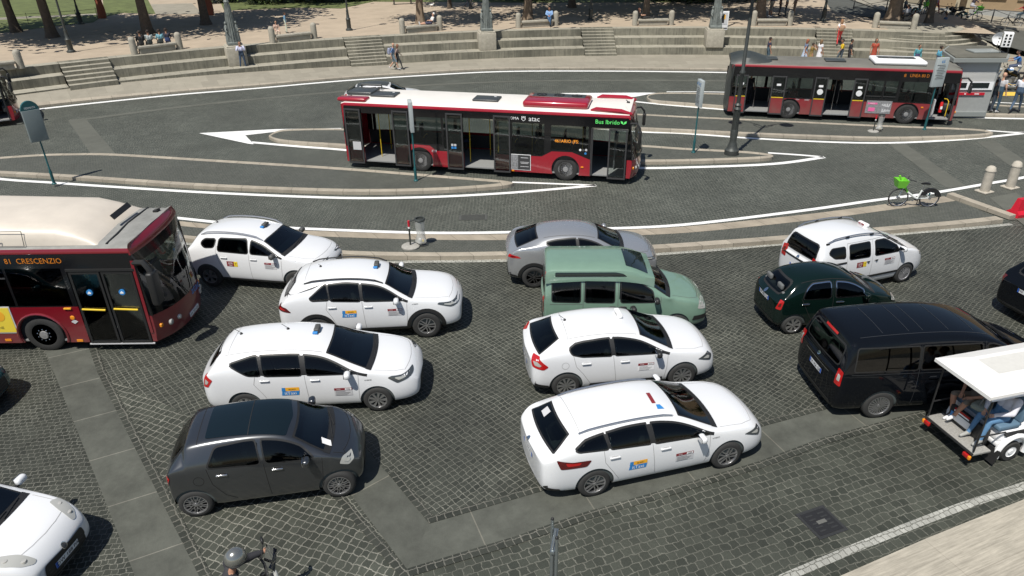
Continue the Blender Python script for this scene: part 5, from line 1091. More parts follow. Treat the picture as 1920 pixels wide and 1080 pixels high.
def make_bus(c, name, label, loc, rz):
    t = empty(name, (loc[0], loc[1], 0), R(rz), label, 'bus', 'red city buses')
    w, xr, xs, Hs = c['w'], c['xr'], c['xs'], c['H']; bulge, lean = c['bulge'], c['lean']; red = c['red']; sill = c['sill']; zt = c['glass_top']; Z0 = .27
    xA = xs-lean-.03; T = .05
    # --- near side (doors)
    mb = MB(); cuts = sorted([(d[0], d[1]) for d in c['doors']]); edges = [xr]+[q for d in cuts for q in d]+[xA]
    for x0, x1 in zip(edges[::2], edges[1::2]):
        if x1-x0 < .02: continue
        zz = c.get('sillfn', lambda x: sill)
        pl = arch_poly(x0, x1, Z0, sill, c['wheels'], .56)
        if c.get('sillpts'):
            top = [(x, z) for x, z in c['sillpts'] if x0+.01 < x < x1-.01]; pl = pl[:-2]+[(x1, zz(x1))]+top[::-1]+[(x0, zz(x0))]
        mb.slab(pl, -w, -w+T, red)
    mb.build('side_panel', t)
    mb = MB()   # black window band with openings
    zmax = c.get('sillmax', sill)
    for x0, x1 in zip(edges[::2], edges[1::2]):
        wins = [q for q in c['windows'] if q[0] >= x0-.01 and q[1] <= x1+.01]; xx = x0
        zb = sill if not c.get('sillpts') else sill-.02
        for q in wins:
            if q[0]-xx > .001: mb.slab([(xx, zb), (q[0], zb), (q[0], zt), (xx, zt)], -w+.003, -w+T, 'bus_black')
            if q[2] > zb: mb.slab([(q[0], zb), (q[1], zb), (q[1], q[2]), (q[0], q[2])], -w+.003, -w+T, 'bus_black')
            if q[3] < zt: mb.slab([(q[0], q[3]), (q[1], q[3]), (q[1], zt), (q[0], zt)], -w+.003, -w+T, 'bus_black')
            xx = q[1]
        if x1-xx > .001: mb.slab([(xx, zb), (x1, zb), (x1, zt), (xx, zt)], -w+.003, -w+T, 'bus_black')
    mb.slab([(xr, zt), (xA, zt), (xA, Hs), (xr, Hs)], -w+.003, -w+T, 'bus_black')
    for d in c['doors']:
        if d[2] < zt: mb.slab([(d[0], d[2]), (d[1], d[2]), (d[1], zt), (d[0], zt)], -w+.003, -w+T, 'bus_black')
    mb.build('window_band', t)
    for q in c['windows']:
        mb = MB(); mb.box(((q[0]+q[1])/2, -w+.012, (q[2]+q[3])/2), (q[1]-q[0], .012, q[3]-q[2]), c.get('glass', 'bus_glass')); mb.build('side_window', t)
        if len(q) > 4: mb = MB(); mb.box(((q[0]+q[1])/2, -w+.0, q[4]), (q[1]-q[0], .02, .03), 'bus_frame'); mb.build('window_bar', t)
    # --- far side
    mb = MB(); mb.slab(arch_poly(xr, xA, Z0, sill+.02, c['wheels'], .56), w-T, w, red); mb.slab([(xr, zt), (xA, zt), (xA, Hs), (xr, Hs)], w-T, w-.003, 'bus_black')
    mb2 = MB(); mb2.box(((xr+xA)/2, w-T-.012, .66), (xA-xr-.1, .02, sill-.36), 'bus_inner_dark'); mb2.build('inner_lining', t)
    fx = [xr+.25+i*(xA-xr-.4)/6 for i in range(7)]
    for x in [xr]+fx: mb.box((x+.05, w-T/2-.002, (sill+zt)/2+.01), (.14 if x != xr else .3, T-.004, zt-sill-.02), 'bus_black')
    mb.build('far_side', t)
    for a, b in zip(fx[:-1], fx[1:]):
        mb = MB(); mb.box(((a+b)/2+.05, w-.02, (sill+zt)/2), (b-a-.14, .012, zt-sill-.03), c.get('farglass', 'bus_glass_clear')); mb.build('far_window', t)
    # --- rear
    mb = MB(); pts = []
    rows = []
    for z in (Z0+.05, .9, 1.5, Hs-.15, Hs+.02):
        rows.append([(xr+.02, -w, z)]+[(xr-.16*(1-abs(k/8)**3)+.10*max(0, z-1.5), w*k/8, z) for k in range(-8, 9)]+[(xr+.02, w, z)])
    n = len(rows[0]); vs = [p for r_ in rows for p in r_]; mb.add(vs, [(j*n+i, j*n+i+1, (j+1)*n+i+1, (j+1)*n+i)[::-1] for j in range(len(rows)-1) for i in range(n-1)], c.get('rearm', red), smooth=True)
    mb.build('rear_panel', t)
    # --- floor, underbody, ceiling
    mb = MB(); mb.box(((xr+xA)/2, 0, .31), (xA-xr-.02, 2*w-2*T-.01, .05), 'bus_floor'); mb.build('floor', t)
    mb = MB(); mb.box(((xr+xA)/2, 0, Hs-.03), (xA-xr-.05, 2*w-2*T-.02, .03), 'bus_inner'); mb.build('ceiling', t)
    for x in c['wheels']:
        for s in (-1, 1): mb = MB(); mb.box((x, s*(w-.40), .62), (1.2, .62, .70), 'bus_inner_dark'); mb.build('wheel_housing', t)
    for x in c['wheels']:
        for s in (-1, 1): bus_wheel(t, x, s*(w-.03), s, x == c['wheels'][0])
    # --- roof
    prof = [(-w-.004, Hs-.05), (-w-.008, Hs+.0), (-w+.03, Hs+.06), (-w+.12, Hs+.11), (-w+.24, Hs+.135), (0, Hs+.17), (w-.24, Hs+.135), (w-.12, Hs+.11), (w-.03, Hs+.06), (w+.008, Hs), (w+.004, Hs-.05)]
    xs_ = [xr-.02, xr+.15, xs-lean-.35, xs-lean-.03]; vs = []; k = len(prof)
    for i, x in enumerate(xs_):
        d = (.10, 0, 0, .0)[i]
        for y, z in prof: vs.append((x, y*(1-.02*(d > 0)), z-d*.6))
    fr = []; fm = []
    for i in range(len(xs_)-1):
        for j in range(k-1):
            q = (i*k+j, (i+1)*k+j, (i+1)*k+j+1, i*k+j+1); (fr if j in c.get('edgecells', (0, 1, 2, k-4, k-3, k-2)) else fm).append(q)
    mb = MB(); mb.add(vs, fr, red, smooth=True); mb.add(vs, fm, c['roofm'], smooth=True); mb.build('roof', t)
    # --- front
    def fx_(tt, z):
        u = max(0, min(1, (z-1.0)/(Hs-1.0))); return xs+(bulge*(1-u**1.1)+c['topb']*u**1.1)*(1-abs(tt)**2.6)-lean*u-.05*max(0, (.6-z)/.4)
    ts = [-1, -.985, -.96, -.92, -.85, -.75, -.6, -.4, -.2, 0, .2, .4, .6, .75, .85, .92, .96, .985, 1]
    def front(nm, z0, z1, m, t0=-1, t1=1, side=True, off=0, nz=6, sidem=None):
        mb = MB(); vs = []; rows = 0; tt = [q for q in ts if t0 <= q <= t1]
        for i in range(nz+1):
            z = z0+(z1-z0)*i/nz; row = ([(xA, -w, z)] if side else [])+[(fx_(q, z)+off, w*q, z) for q in tt]+([(xA, w, z)] if side else []); vs += row; n_ = len(row)
        mb.add(vs, [(j*n_+i, j*n_+i+1, (j+1)*n_+i+1, (j+1)*n_+i) for j in range(nz) for i in range(n_-1)], m, smooth=True)
        return mb.build(nm, t)
    front('front_panel', Z0, 1.0, red); front('windscreen', 1.0, Hs-.34, c.get('wsm', 'bus_glass'), nz=8); front('front_display_panel', Hs-.34, Hs-.10, 'bus_black', nz=2)
    # front cap
    mb = MB(); vs = []; zs_ = [(Hs-.10, 0), (Hs+.0, -.01), (Hs+.07, -.05), (Hs+.12, -.12), (Hs+.155, -.24)]
    for z, dx in zs_: vs += [(xA-.01, -w-.004+(.0 if dx > -.03 else -dx*.5), z)]+[(max(fx_(q, Hs-.1)+dx, xA-.008), (w+.004)*q*(1+dx*.25), z) for q in ts]+[(xA-.01, w+.004-(.0 if dx > -.03 else -dx*.5), z)]
    n_ = len(ts)+2; mb.add(vs, [(j*n_+i, j*n_+i+1, (j+1)*n_+i+1, (j+1)*n_+i) for j in range(len(zs_)-1) for i in range(n_-1)], red, smooth=True)
    top = vs[-n_:]; mb.add(top+[(xA-.34, 0, Hs+.168)], [(i, i+1, n_) for i in range(n_-1)], c['roofm']); mb.build('front_cap', t)
    # posts, wipers, lamps
    for s in (-1, 1): mb = MB(); mb.tube([(fx_(s*.985, z)-.01, s*w*.985, z) for z in [1.0+(Hs-1.3)*i/6 for i in range(7)]], .035, c.get('postm', 'bus_black'), 8); mb.build('windscreen_post', t)
    for s in (-1, 1):
        mb = MB(); mb.tube([(fx_(s*.1, 1.0)+.03, s*w*.1, 1.02), (fx_(s*.35, 1.7)+.03, s*w*.35, 1.7)], .014, 'trim_black', 5); mb.build('wiper', t)
        for yy, rr in ((.72, .085), (.52, .07)):
            q = s*yy; mb = MB(); p = (fx_(q, .62)+.005, q*w, .62); mb.lathe([(0, .03), (rr*.8, .02), (rr, -.03)], 'clear_lens', 16, axis='X', c=p); mb.build('headlight', t)
        mb = MB(); mb.box((fx_(s*.9, .66)-.0, s*w*.89, .66), (.06, .12, .10), 'amber_lens', bev=.02); mb.build('indicator', t)
    mb = MB(); mb.box((fx_(0, .42)+.012, 0, .42), (.02, .52, .11), 'plate_white'); flat_text(mb, 'EX 207 GN', 0, .42, .07, fx_(0, .42)+.024, 'print_black', face='x'); mb.build('number_plate', t)
    # mirrors
    m0, mout, mdrop = c.get('mirror', (Hs-.28, .35, .55))
    for s in (-1, 1):
        if s == 1 and c.get('farmirror', 1) == 0: continue
        px = fx_(s*.95, m0); mb = MB()
        mb.tube([(px-.05, s*w*.97, m0+.05), (px+mout*.6, s*(w+.02), m0+.08), (px+mout, s*(w+.08), m0-.08), (px+mout+.02, s*(w+.08), m0-.25)], c.get('marm', .04), 'trim_black', 8)
        mb.box((px+mout+.02, s*(w+.08), m0-.25-mdrop*.35), (.12*c.get('mk', 1), .22*c.get('mk', 1), mdrop), 'trim_black', bev=.055); mb.box((px+mout-.045, s*(w+.08), m0-.25-mdrop*.35), (.012, .17, mdrop-.12), 'chrome'); mb.build('side_mirror', t)
    # driver's place
    mb = MB(); mb.box((xs+bulge-.42-.1, 0, .82), (.35, 2*w-.6, .36), 'bus_inner_dark', bev=.08); mb.build('dashboard', t)
    mb = MB(); mb.box((xA-.55, .2, .95), (.05, 1.4, 1.1), 'bus_inner'); mb.box((xA-.4, w-.55, .95), (.45, .45, .1), 'seat_blue', bev=.03); mb.box((xA-.62, w-.55, 1.25), (.08, .42, .6), 'seat_blue', bev=.03); mb.build('driver_seat', t)
    mb = MB(); cpt = Vector((xA+.05, w-.55, 1.08)); mb.tube([cpt+Vector((.08*math.sin(a), .23*math.cos(a), .2*math.sin(a))) for a in [i*math.pi/8 for i in range(17)]], .018, 'trim_black', 6, cap=False); mb.build('steering_wheel', t)
    for (x, y) in c.get('seats', []): seat(t, x, y, c.get('seatm', 'seat_blue'))
    for (x, y) in c.get('poles', []):
        mb = MB(); mb.tube([(x, y, .33), (x, y, Hs-.05)], .018, c.get('polem', 'pole_yellow'), 8); mb.build('grab_pole', t)
    mb = MB()
    for s in (-1, 1): mb.tube([(xr+.8, s*.55, Hs-.25), (xA-.8, s*.55, Hs-.25)], .016, c.get('polem', 'pole_yellow'), 6)
    mb.build('ceiling_rail', t)
    c['extra'](t, c, fx_)
    return t

# ---- bus with white roof (middle of the picture)
def extraA(t, c, fx_):
    w = c['w']; Hs = c['H']; y = -w-.045
    red = c['red']
    for (a, b) in ((-6.08, -5.38), (-4.02, -3.34), (-1.76, -1.08), (.18, .86)): leaf(t, a, b, .22, 2.50, -w-.055, frame='bus_frame')
    leaf(t, 4.70, 5.40, .22, 2.20, -w-.04, frame='bus_frame')
    leaf_in = leaf(t, 4.02, 4.10, .30, 2.18, -w-.0, frame='bus_frame')
    # roof equipment
    mb = MB(); mb.box((2.55, -.25, Hs+.25), (2.55, 1.5, .26), red, bev=.11); mb.build('air_conditioning_unit', t)
    mb = MB(); mb.box((2.55, .10, Hs+.375), (2.1, .55, .03), 'hatch_dark', bev=.01)
    for k in range(3): mb.lathe([(.2, 0), (.21, .03), (.17, .03), (.16, 0)], 'trim_black', 18, c=(1.85+k*.7, .10, Hs+.38)); mb.lathe([(0, .035), (.06, .03), (.07, 0)], 'trim_black', 10, c=(1.85+k*.7, .10, Hs+.38))
    mb.build('cooling_fans', t)
    for x, yy in ((-.35, -.12), (-4.7, -.12)):
        mb = MB(); mb.box((x, yy, Hs+.20), (1.05, .75, .07), 'hatch_dark', bev=.03); mb.box((x+.3, yy+.2, Hs+.24), (.1, .05, .01), 'plate_white'); mb.build('roof_hatch', t)
    mb = MB(); mb.box((-5.75, -.95, Hs+.16), (1.25, .5, .16), red, bev=.07); mb.build('rear_roof_fairing', t)
    mb = MB(); mb.box((-5.75, .1, Hs+.22), (1.1, .95, .16), 'hatch_dark', bev=.06); mb.tube([(-6.1, .75, Hs+.2), (-6.1, .75, Hs+.36), (-5.2, .75, Hs+.36), (-5.2, .75, Hs+.2)], .05, 'hatch_dark', 6); mb.build('radiator_cover', t)
    for s in (-1, 1):
        mb = MB(); mb.tube([(3.95, s*1.02, Hs+.13), (4.15, s*1.05, Hs+.19), (5.1, s*1.12, Hs+.17), (5.5, s*1.14, Hs+.08)], [.05, .09, .09, .06], red, 8); mb.build('roof_fairing', t)
    mb = MB(); mb.box((5.25, .3, Hs+.18), (.12, .12, .05), 'trim_black', bev=.01); mb.tube([(5.25, .3, Hs+.2), (5.15, .3, Hs+.27)], .015, 'trim_black', 5); mb.build('antenna', t)
    # writing
    mb = MB(); y = -w-.004
    flat_text(mb, 'ROMA', .98, 2.42, .11, y, 'print_white'); flat_text(mb, 'atac', 1.80, 2.41, .15, y, 'print_white')
    # city shield
    mb.slab([(1.30, 2.46), (1.46, 2.46), (1.46, 2.38), (1.38, 2.32), (1.30, 2.38)], -w-.006, -w+.01, 'print_white'); mb.slab([(1.325, 2.44), (1.435, 2.44), (1.435, 2.385), (1.38, 2.345), (1.325, 2.385)], -w-.008, -w+.01, 'bus_black')
    for k in range(3): mb.box((1.32+k*.06, -w-.003, 2.49), (.035, .01, .03), 'print_white')
    mb.build('lettering', t)
    mb = MB(); flat_text(mb, 'Bus Ibrido', 4.62, 2.44, .155, y, 'led_green')
    for s in (-1, 1): mb.slab([(5.22, 2.37), (5.22+s*.10, 2.42), (5.22+s*.11, 2.50), (5.22+s*.03, 2.47)], -w-.006, -w+.01, 'led_green')
    mb.build('green_lettering', t)
    mb = MB(); flat_text(mb, '461ARIO (FS:', 3.08, 1.60, .17, -w+.02-.028, 'led_orange', .92); mb.build('route_display', t)
    mb = MB(); mb.box((1.27, -w-.008, .67), (.80, .012, .64), 'print_white'); mb.box((1.27, -w-.012, .67), (.76, .012, .60), 'bus_frame'); mb.box((1.03, -w-.018, .67), (.26, .012, .58), 'poster_grey'); 
    for z_, l_ in ((.86, .3), (.68, .36), (.63, .3), (.5, .34)): mb.box((1.42, -w-.019, z_), (l_, .01, .02), 'sticker_pale')
    mb.build('advert_panel', t)
    for x_, z_, m_ in ((3.62, 1.30, 'print_white'), (3.74, 1.30, 'plastic_grey'), (3.85, 1.31, 'sticker_pale'), (3.83, 1.17, 'sticker_blue')): mb = MB(); mb.lathe([(0, -.006), (.045, -.004), (.045, .01)], m_, 14, axis='Y', c=(x_, -w-.002, z_)); mb.build('round_notice', t)
    for x_ in (-1.52, -1.40):
        for z_, m_ in ((1.24, 'sticker_pale'), (1.13, 'sticker_blue')): mb = MB(); mb.box((x_, -w-.085, z_), (.09, .01, .085), m_); mb.build('small_notice', t)
    mb = MB(); mb.box((-5.64, -w-.085, .98), (.36, .01, .34), 'sticker_pale'); mb.build('door_notice', t)
    mb = MB(); flat_text(mb, '828', -2.33, .92, .10, -w-.004, 'sticker_pale'); mb.build('fleet_number', t)
    for q in ((.95, -w-.01, .31), (3.72, -w-.01, .62)): mb = MB(); mb.box(q, (.1, .03, .05), 'amber_lens'); mb.build('side_lamp', t)
busA = dict(topb=.10, w=1.25, xr=-6.2, xs=5.62, H=2.66, bulge=.28, lean=.16, red='bus_red', sill=.92, sillmax=1.2, glass_top=2.33, roofm='roof_white', edgecells=(0, 1, 8, 9), wheels=[-2.95, 3.06],
    sillpts=[(-3.6, 1.10), (-3.2, 1.15), (-2.5, 1.13), (-2.25, .93), (2.1, .95), (2.5, 1.18), (3.3, 1.19), (3.9, .97)],
    doors=[(-5.38, -4.04, 2.42), (-1.08, .2, 2.42), (4.05, 5.42, 2.2)], windows=[(-3.98, -1.98, 1.2, 2.28), (-1.9, -1.12, 1.0, 2.28), (.3, .86, 1.0, 2.28), (.92, 2.2, 1.0, 2.25), (2.46, 3.92, 1.25, 2.22)],
    seats=[(-3.4, .9), (-2.4, .9), (-2.6, -.85), (-3.4, -.85), (-1.6, .9), (.9, .9), (1.7, .9), (1.2, -.85), (2.0, -.85), (2.9, .9), (3.4, -.8)], poles=[(-4.9, -.6), (-4.9, .5), (-1.0, -.6), (-.4, .4), (.2, -.6), (1.4, .4), (3.6, -.4)], extra=extraA, mirror=(2.36, .34, .5), farglass='bus_glass_clear')
def _sf(pts, base):
    def f(x):
        P = [(-99, base)]+pts+[(99, base)]
        for a, b in zip(P[:-1], P[1:]):
            if a[0] <= x <= b[0]:
                return base if (a[0] == -99 or b[0] == 99) else a[1]+(b[1]-a[1])*(x-a[0])/(b[0]-a[0])
    return f
busA['sillfn'] = _sf(busA['sillpts'], .92)
make_bus(busA, 'city_bus', 'clean red bus with a white roof and green lettering over its front door', (-.54, 28.75), -13)

# ---- dusty bus (far right)
def extraB(t, c, fx_):
    w = c['w']; Hs = c['H']
    def st(e):
        pass
    for i, (a, b) in enumerate(((-5.05, -4.48), (-3.33, -2.66), (-1.33, -.72), (.47, 1.07))):
        e = leaf(t, a, b, .22, 2.12, -w-.05, low=.85, lowm='bus_red_dusty', frame='bus_frame')
        mb = MB(); mb.box(((a+b)/2, -w-.08, 1.70), (.2, .01, .1), 'print_white')
        if i >= 2: mb.lathe([(0, -.08), (.14, -.078), (.14, -.06)], 'plate_white', 18, axis='Y', c=((a+b)/2, -w, 1.42))
        mb.build('door_notice', t)
    leaf(t, 5.02, 5.10, .30, 2.05, -w-.0)
    mb = MB(); mb.box((2.45, -.12, Hs+.26), (2.35, 1.5, .2), 'print_white', bev=.09); mb.build('air_conditioning_unit', t)
    mb = MB(); mb.box((2.4, .05, Hs+.365), (1.7, .55, .02), 'plastic_grey', bev=.008)
    for k in range(3): mb.box((1.8+k*.6, .05, Hs+.375), (.4, .4, .02), 'hatch_dark')
    mb.build('air_grille', t)
    for x in (-.4, -3.6):
        mb = MB(); mb.box((x, -.1, Hs+.20), (.95, .7, .06), 'hatch_dark', bev=.02); mb.build('roof_hatch', t)
    # rear engine hood on the roof: swept dark fairing
    mb = MB(); rows = []; N = 10
    for i in range(N+1):
        x = -5.42+2.0*i/N; hgt = .34*math.sin(math.pi*min(1, (i+1.2)/N*.9))*(1-i/N)**.35+.02
        rows += [(x, -w*.96, Hs+.05), (x, -w*.8, Hs+.10+hgt*.75), (x, -w*.4, Hs+.15+hgt), (x, 0, Hs+.16+hgt), (x, w*.4, Hs+.15+hgt), (x, w*.8, Hs+.10+hgt*.75), (x, w*.96, Hs+.05)]
    mb.add(rows, [(i*7+j, (i+1)*7+j, (i+1)*7+j+1, i*7+j+1) for i in range(N) for j in range(6)]+[tuple(range(6, -1, -1))], 'roof_fairing_dark', smooth=True); mb.build('rear_roof_fairing', t)
    mb = MB(); mb.box((-4.0, -.05, Hs+.21), (.5, .35, .05), 'hatch_dark'); mb.build('vent', t)
    mb = MB(); flat_text(mb, '8', 2.66, 2.33, .15, -w-.006, 'led_orange_dim'); flat_text(mb, 'LINEA 80 D', 3.30, 2.34, .15, -w-.006, 'led_orange_dim', .8); mb.build('route_display', t)
    mb = MB(); mb.box((1.80, -w-.008, .78), (1.15, .012, .62), 'poster_grey'); mb.box((1.50, -w-.016, .95), (.44, .01, .08), 'pink'); mb.box((1.50, -w-.016, .66), (.30, .01, .18), 'pink'); flat_text(mb, 'ROMA', 1.5, .955, .05, -w-.024, 'print_white')
    for k in range(8): mb.box((2.0+(k % 4)*.09, -w-.016, .62+(k//4)*.26), (.06, .01, .16), 'sticker_pale', rot=Matrix.Rotation(.5*k, 4, 'Y'))
    mb.build('advert_panel', t)
    mb = MB(); flat_text(mb, '8304', -2.0, 1.0, .06, -w-.004, 'sticker_pale'); flat_text(mb, 'atac', -1.55, 1.0, .08, -w-.004, 'sticker_pale'); mb.build('lettering', t)
    # cab interior seen through the front door
    mb = MB(); mb.box((4.3, -.5, .75), (.06, .8, .85), 'sticker_pale', rot=Matrix.Rotation(.15, 4, 'Z')); mb.build('partition_panel', t)
    mb = MB(); mb.lathe([(0, .55), (.05, .55), (.07, .5), (.07, .05), (0, .04)], 'fire_red', 12, c=(4.72, -.75, .5)); mb.lathe([(0, .62), (.025, .62), (.03, .55)], 'trim_black', 8, c=(4.72, -.75, .5)); mb.box((4.72, -.83, .78), (.09, .01, .14), 'print_white'); mb.build('fire_extinguisher', t)
    mb = MB(); mb.tube([(4.95, -.9, .4), (4.95, -.9, 1.1), (4.9, -.8, 1.2), (4.75, -.8, 1.22)], .02, 'pole_yellow', 6); mb.build('door_rail', t)
    for (x, z) in ((3.75, .85),): mb = MB(); mb.box((x, -w-.01, z), (.1, .03, .06), 'amber_lens'); mb.build('side_lamp', t)
mat('roof_fairing_dark', (.045, .052, .05), .45, noise=.3, nscale=2)
busB = dict(topb=.10, w=1.2, xr=-5.3, xs=5.22, H=2.56, bulge=.25, lean=.12, red='bus_red_dusty', sill=1.02, glass_top=2.08, roofm='roof_grime', edgecells=(0, 1, 8, 9), rearm='roof_fairing_dark', wheels=[-2.35, 3.12],
    doors=[(-4.48, -3.33, 2.06), (-.72, .5, 2.02), (4.16, 5.04, 2.02)], windows=[(-5.2, -4.52, 1.08, 2.04), (-2.62, -1.42, 1.08, 2.04), (1.12, 1.82, 1.2, 2.04, 1.3), (1.9, 2.46, 1.2, 2.04, 1.3), (2.6, 4.02, 1.08, 2.04)],
    seats=[(-2.6, .85), (-1.8, .85), (-2.2, -.8), (1.3, .85), (2.1, .85), (1.6, -.8), (2.6, .85), (-5, .6)], poles=[(-4.0, -.5), (-.2, -.5), (.2, .4), (-3.2, .3), (3.4, -.4)], polem='pole_steel', extra=extraB, mirror=(2.22, .42, .42), farglass='bus_glass_clear', postm='bus_red_dusty')
make_bus(busB, 'city_bus', 'dusty dark red bus with a grimy roof, behind the tall lamp post', (16.6, 36.34), -13)

# ---- big near bus, left
def extraC(t, c, fx_):
    w = c['w']; Hs = c['H']; y = -w-.006
    def ex(e):
        pass
    for a, b in ((4.52, 5.24), (5.28, 6.02)):
        e = leaf(t, a, b, .24, 2.20, -w+.005, frame='trim_black')
        mb = MB(); mb.tube([(a+.07, -w-.04, 1.22), (b-.10, -w-.04, 1.19)], .025, 'pole_yellow', 8); mb.tube([(b-.12, -w+.12, .4), (b-.12, -w+.12, 2.0)], .015, 'pole_steel', 6); mb.build('door_handrail', e)
        cx_ = (a+b)/2; mb = MB(); mb.lathe([(0, -.028), (.075, -.026), (.075, 0)], 'sticker_blue', 18, axis='Y', c=(cx_, -w, 1.66)); mb.slab([(cx_-.04, 1.63), (cx_+.04, 1.63), (cx_+.04, 1.66), (cx_, 1.70), (cx_-.04, 1.66)], -w-.034, -w-.02, 'print_white'); mb.build('door_notice', e)
    mb = MB(); mb.box((5.28, -w-.012, .225), (1.6, .03, .03), 'sticker_pale'); mb.build('door_sill', t); mb = MB(); mb.box((5.28, -w+.002, 2.25), (1.6, .06, .06), 'trim_black'); mb.build('door_frame', t)
    mb = MB(); mb.box((6.08, -w-.004, 1.5), (.07, .03, 1.95), c['red']); mb.build('door_post', t)
    mb = MB(); flat_text(mb, '81  CRESCENZIO', 3.80, 2.50, .135, y, 'led_orange_dim', .92); mb.build('route_display', t)
    # gas tank cover on the roof
    x0, x1 = -5.6, 4.55; mb = MB(); N = 14; k = 11; rows = []
    sec = [(-1.17, .0), (-1.15, .16), (-1.12, .30), (-1.07, .40), (-.96, .475), (-.78, .515), (0, .545), (.78, .515), (.96, .475), (1.07, .40), (1.13, .25), (1.17, 0)]; k = len(sec)
    xs_ = [x0, x0+.01]+[x0+.8, 1.5]+[4.4, 4.78, 4.85, 4.92, 5.0, 5.08, 5.15, 5.22, 5.29, 5.35, 5.41, 5.46, 5.50, 5.53, 5.54]
    def sh(x): 
        if x < 3.55: return 1
        u = (x-3.55)/(5.34-3.55); return max(.0, math.cos(u*math.pi/2))**.75
    for x in xs_:
        f = sh(x)*(0 if x == x0 else 1); rows += [(x, a*(1-.02*(1-f)), Hs+.09+.02+b*f) for a, b in sec]
    mb.add(rows, [(i*k+j, (i+1)*k+j, (i+1)*k+j+1, i*k+j+1) for i in range(len(xs_)-1) for j in range(k-1)], 'roof_cream', smooth=True); mb.build('gas_tank_cover', t, sharp=60)
    mb = MB(); yv = -1.095; M_ = Matrix.Translation((3.0, -1.145, Hs+.28))@Matrix.Rotation(R(-10), 4, 'X')
    for a, b, c_, d in ((-.68, -.16, .68, -.16), (-.68, .19, .68, .19), (-.68, -.16, -.68, .19), (.68, -.16, .68, .19)): mb.tube([M_@Vector((a, -.035, b)), M_@Vector((c_, -.035, d))], .008, 'plastic_grey', 5)
    mb.tube([M_@Vector((-.1, -.04, -.10)), M_@Vector((-.12, -.05, -.02)), M_@Vector((.14, -.05, -.02)), M_@Vector((.12, -.04, -.10))], .01, 'plastic_grey', 5); mb.box(M_@Vector((0, -.045, -.17)), (.14, .02, .03), 'trim_black'); mb.build('access_flap', t)
    mb = MB(); mb.box((5.32, .18, Hs+.425), (.14, .85, .03), 'trim_black', rot=Matrix.Rotation(R(52), 4, 'Y')); mb.build('vent_slot', t)
    mb = MB(); mb.tube([(5.53, -1.12, Hs+.12), (5.54, -.6, Hs+.15), (5.50, 0, Hs+.165), (5.50, .6, Hs+.15), (5.49, 1.12, Hs+.12)], .03, 'trim_black', 6); mb.build('cover_edge', t)
    mb = MB(); mb.box((5.85, .82, Hs+.17), (.12, .16, .04), 'trim_black'); mb.tube([(5.8, .8, Hs+.18), (5.95, .86, Hs+.24)], .02, 'trim_black', 5); mb.build('antenna', t)
    mb = MB(); mb.box((2.28, y-.002, .93), (1.1, .012, .74), 'sticker_pale'); mb.box((2.28, y-.008, .93), (1.04, .012, .68), 'poster_yellow'); flat_text(mb, 'STAZIONE', 2.3, .72, .07, y-.016, 'print_black'); mb.lathe([(0, -.02), (.15, -.018), (.15, 0)], 'sticker_orange', 20, axis='Y', c=(2.5, y, 1.05)); mb.build('advert_panel', t)
    mb = MB(); mb.box((4.22, y-.01, 1.23), (.17, .03, .035), 'sticker_orange'); mb.build('side_lamp', t); mb = MB(); mb.lathe([(0, -.02), (.05, -.015), (.06, 0)], 'amber_lens', 14, axis='Y', c=(4.26, y, .97)); mb.build('side_lamp', t)
    mb = MB(); mb.slab([(4.20, .86), (4.28, .80), (4.36, .86), (4.28, .92)], -w-.012, -w+.01, 'sticker_pale'); mb.box((4.25, y, .32), (.15, .012, .06), 'amber_lens'); mb.box((2.5, y, .36), (.15, .012, .06), 'amber_lens'); mb.build('notices', t)
    # wheel arch lip
    mb = MB(); mb.tube([(3.40+.60*math.cos(R(a)), -w-.006, .48+.60*math.sin(R(a))) for a in range(-18, 199, 12)], .03, c['red'], 6); mb.build('arch_lip', t)
    mb = MB(); flat_text(mb, 'atac', .30, .93, .17, fx_(.24, .93)+.02, 'sticker_blue', face='x'); mb.build('lettering', t)
paint('bus_red_deep', (.19, .006, .014), .3, dirt=((.14, .10, .09), .4, 1.2))
busC = dict(marm=.07, mk=1.5, farmirror=0, topb=.10, w=1.27, xr=-5.6, xs=6.18, H=2.72, bulge=.42, lean=.08, red='bus_red_deep', sill=1.27, glass_top=2.32, roofm='roof_dust', edgecells=(0, 1, 8, 9), wheels=[-2.6, 3.40],
    doors=[(4.48, 6.04, 2.28)], windows=[(-5.4, -4.0, 1.3, 2.3), (-3.9, -2.2, 1.3, 2.3), (-2.1, -.4, 1.3, 2.3), (-.3, 1.3, 1.3, 2.3), (1.4, 3.0, 1.3, 2.3, 2.05), (3.06, 4.36, 1.3, 2.3)], seats=[(1.0, -.85), (1.8, -.85), (2.6, -.85), (1.0, .85), (1.8, .85), (2.6, .85), (3.4, .85)], poles=[(4.3, -.4), (2.9, -.4), (1.5, -.4), (3.9, .3)],
    extra=extraC, mirror=(2.36, .34, .85), glass='bus_glass', farglass='bus_glass', postm='bus_black')
mat('roof_dust', (.25, .25, .235), .8, noise=.3, nscale=2.5)
make_bus(busC, 'city_bus', 'large red bus with a domed cream roof cover, nearest on the left', (-14.9, 16.12), 0)
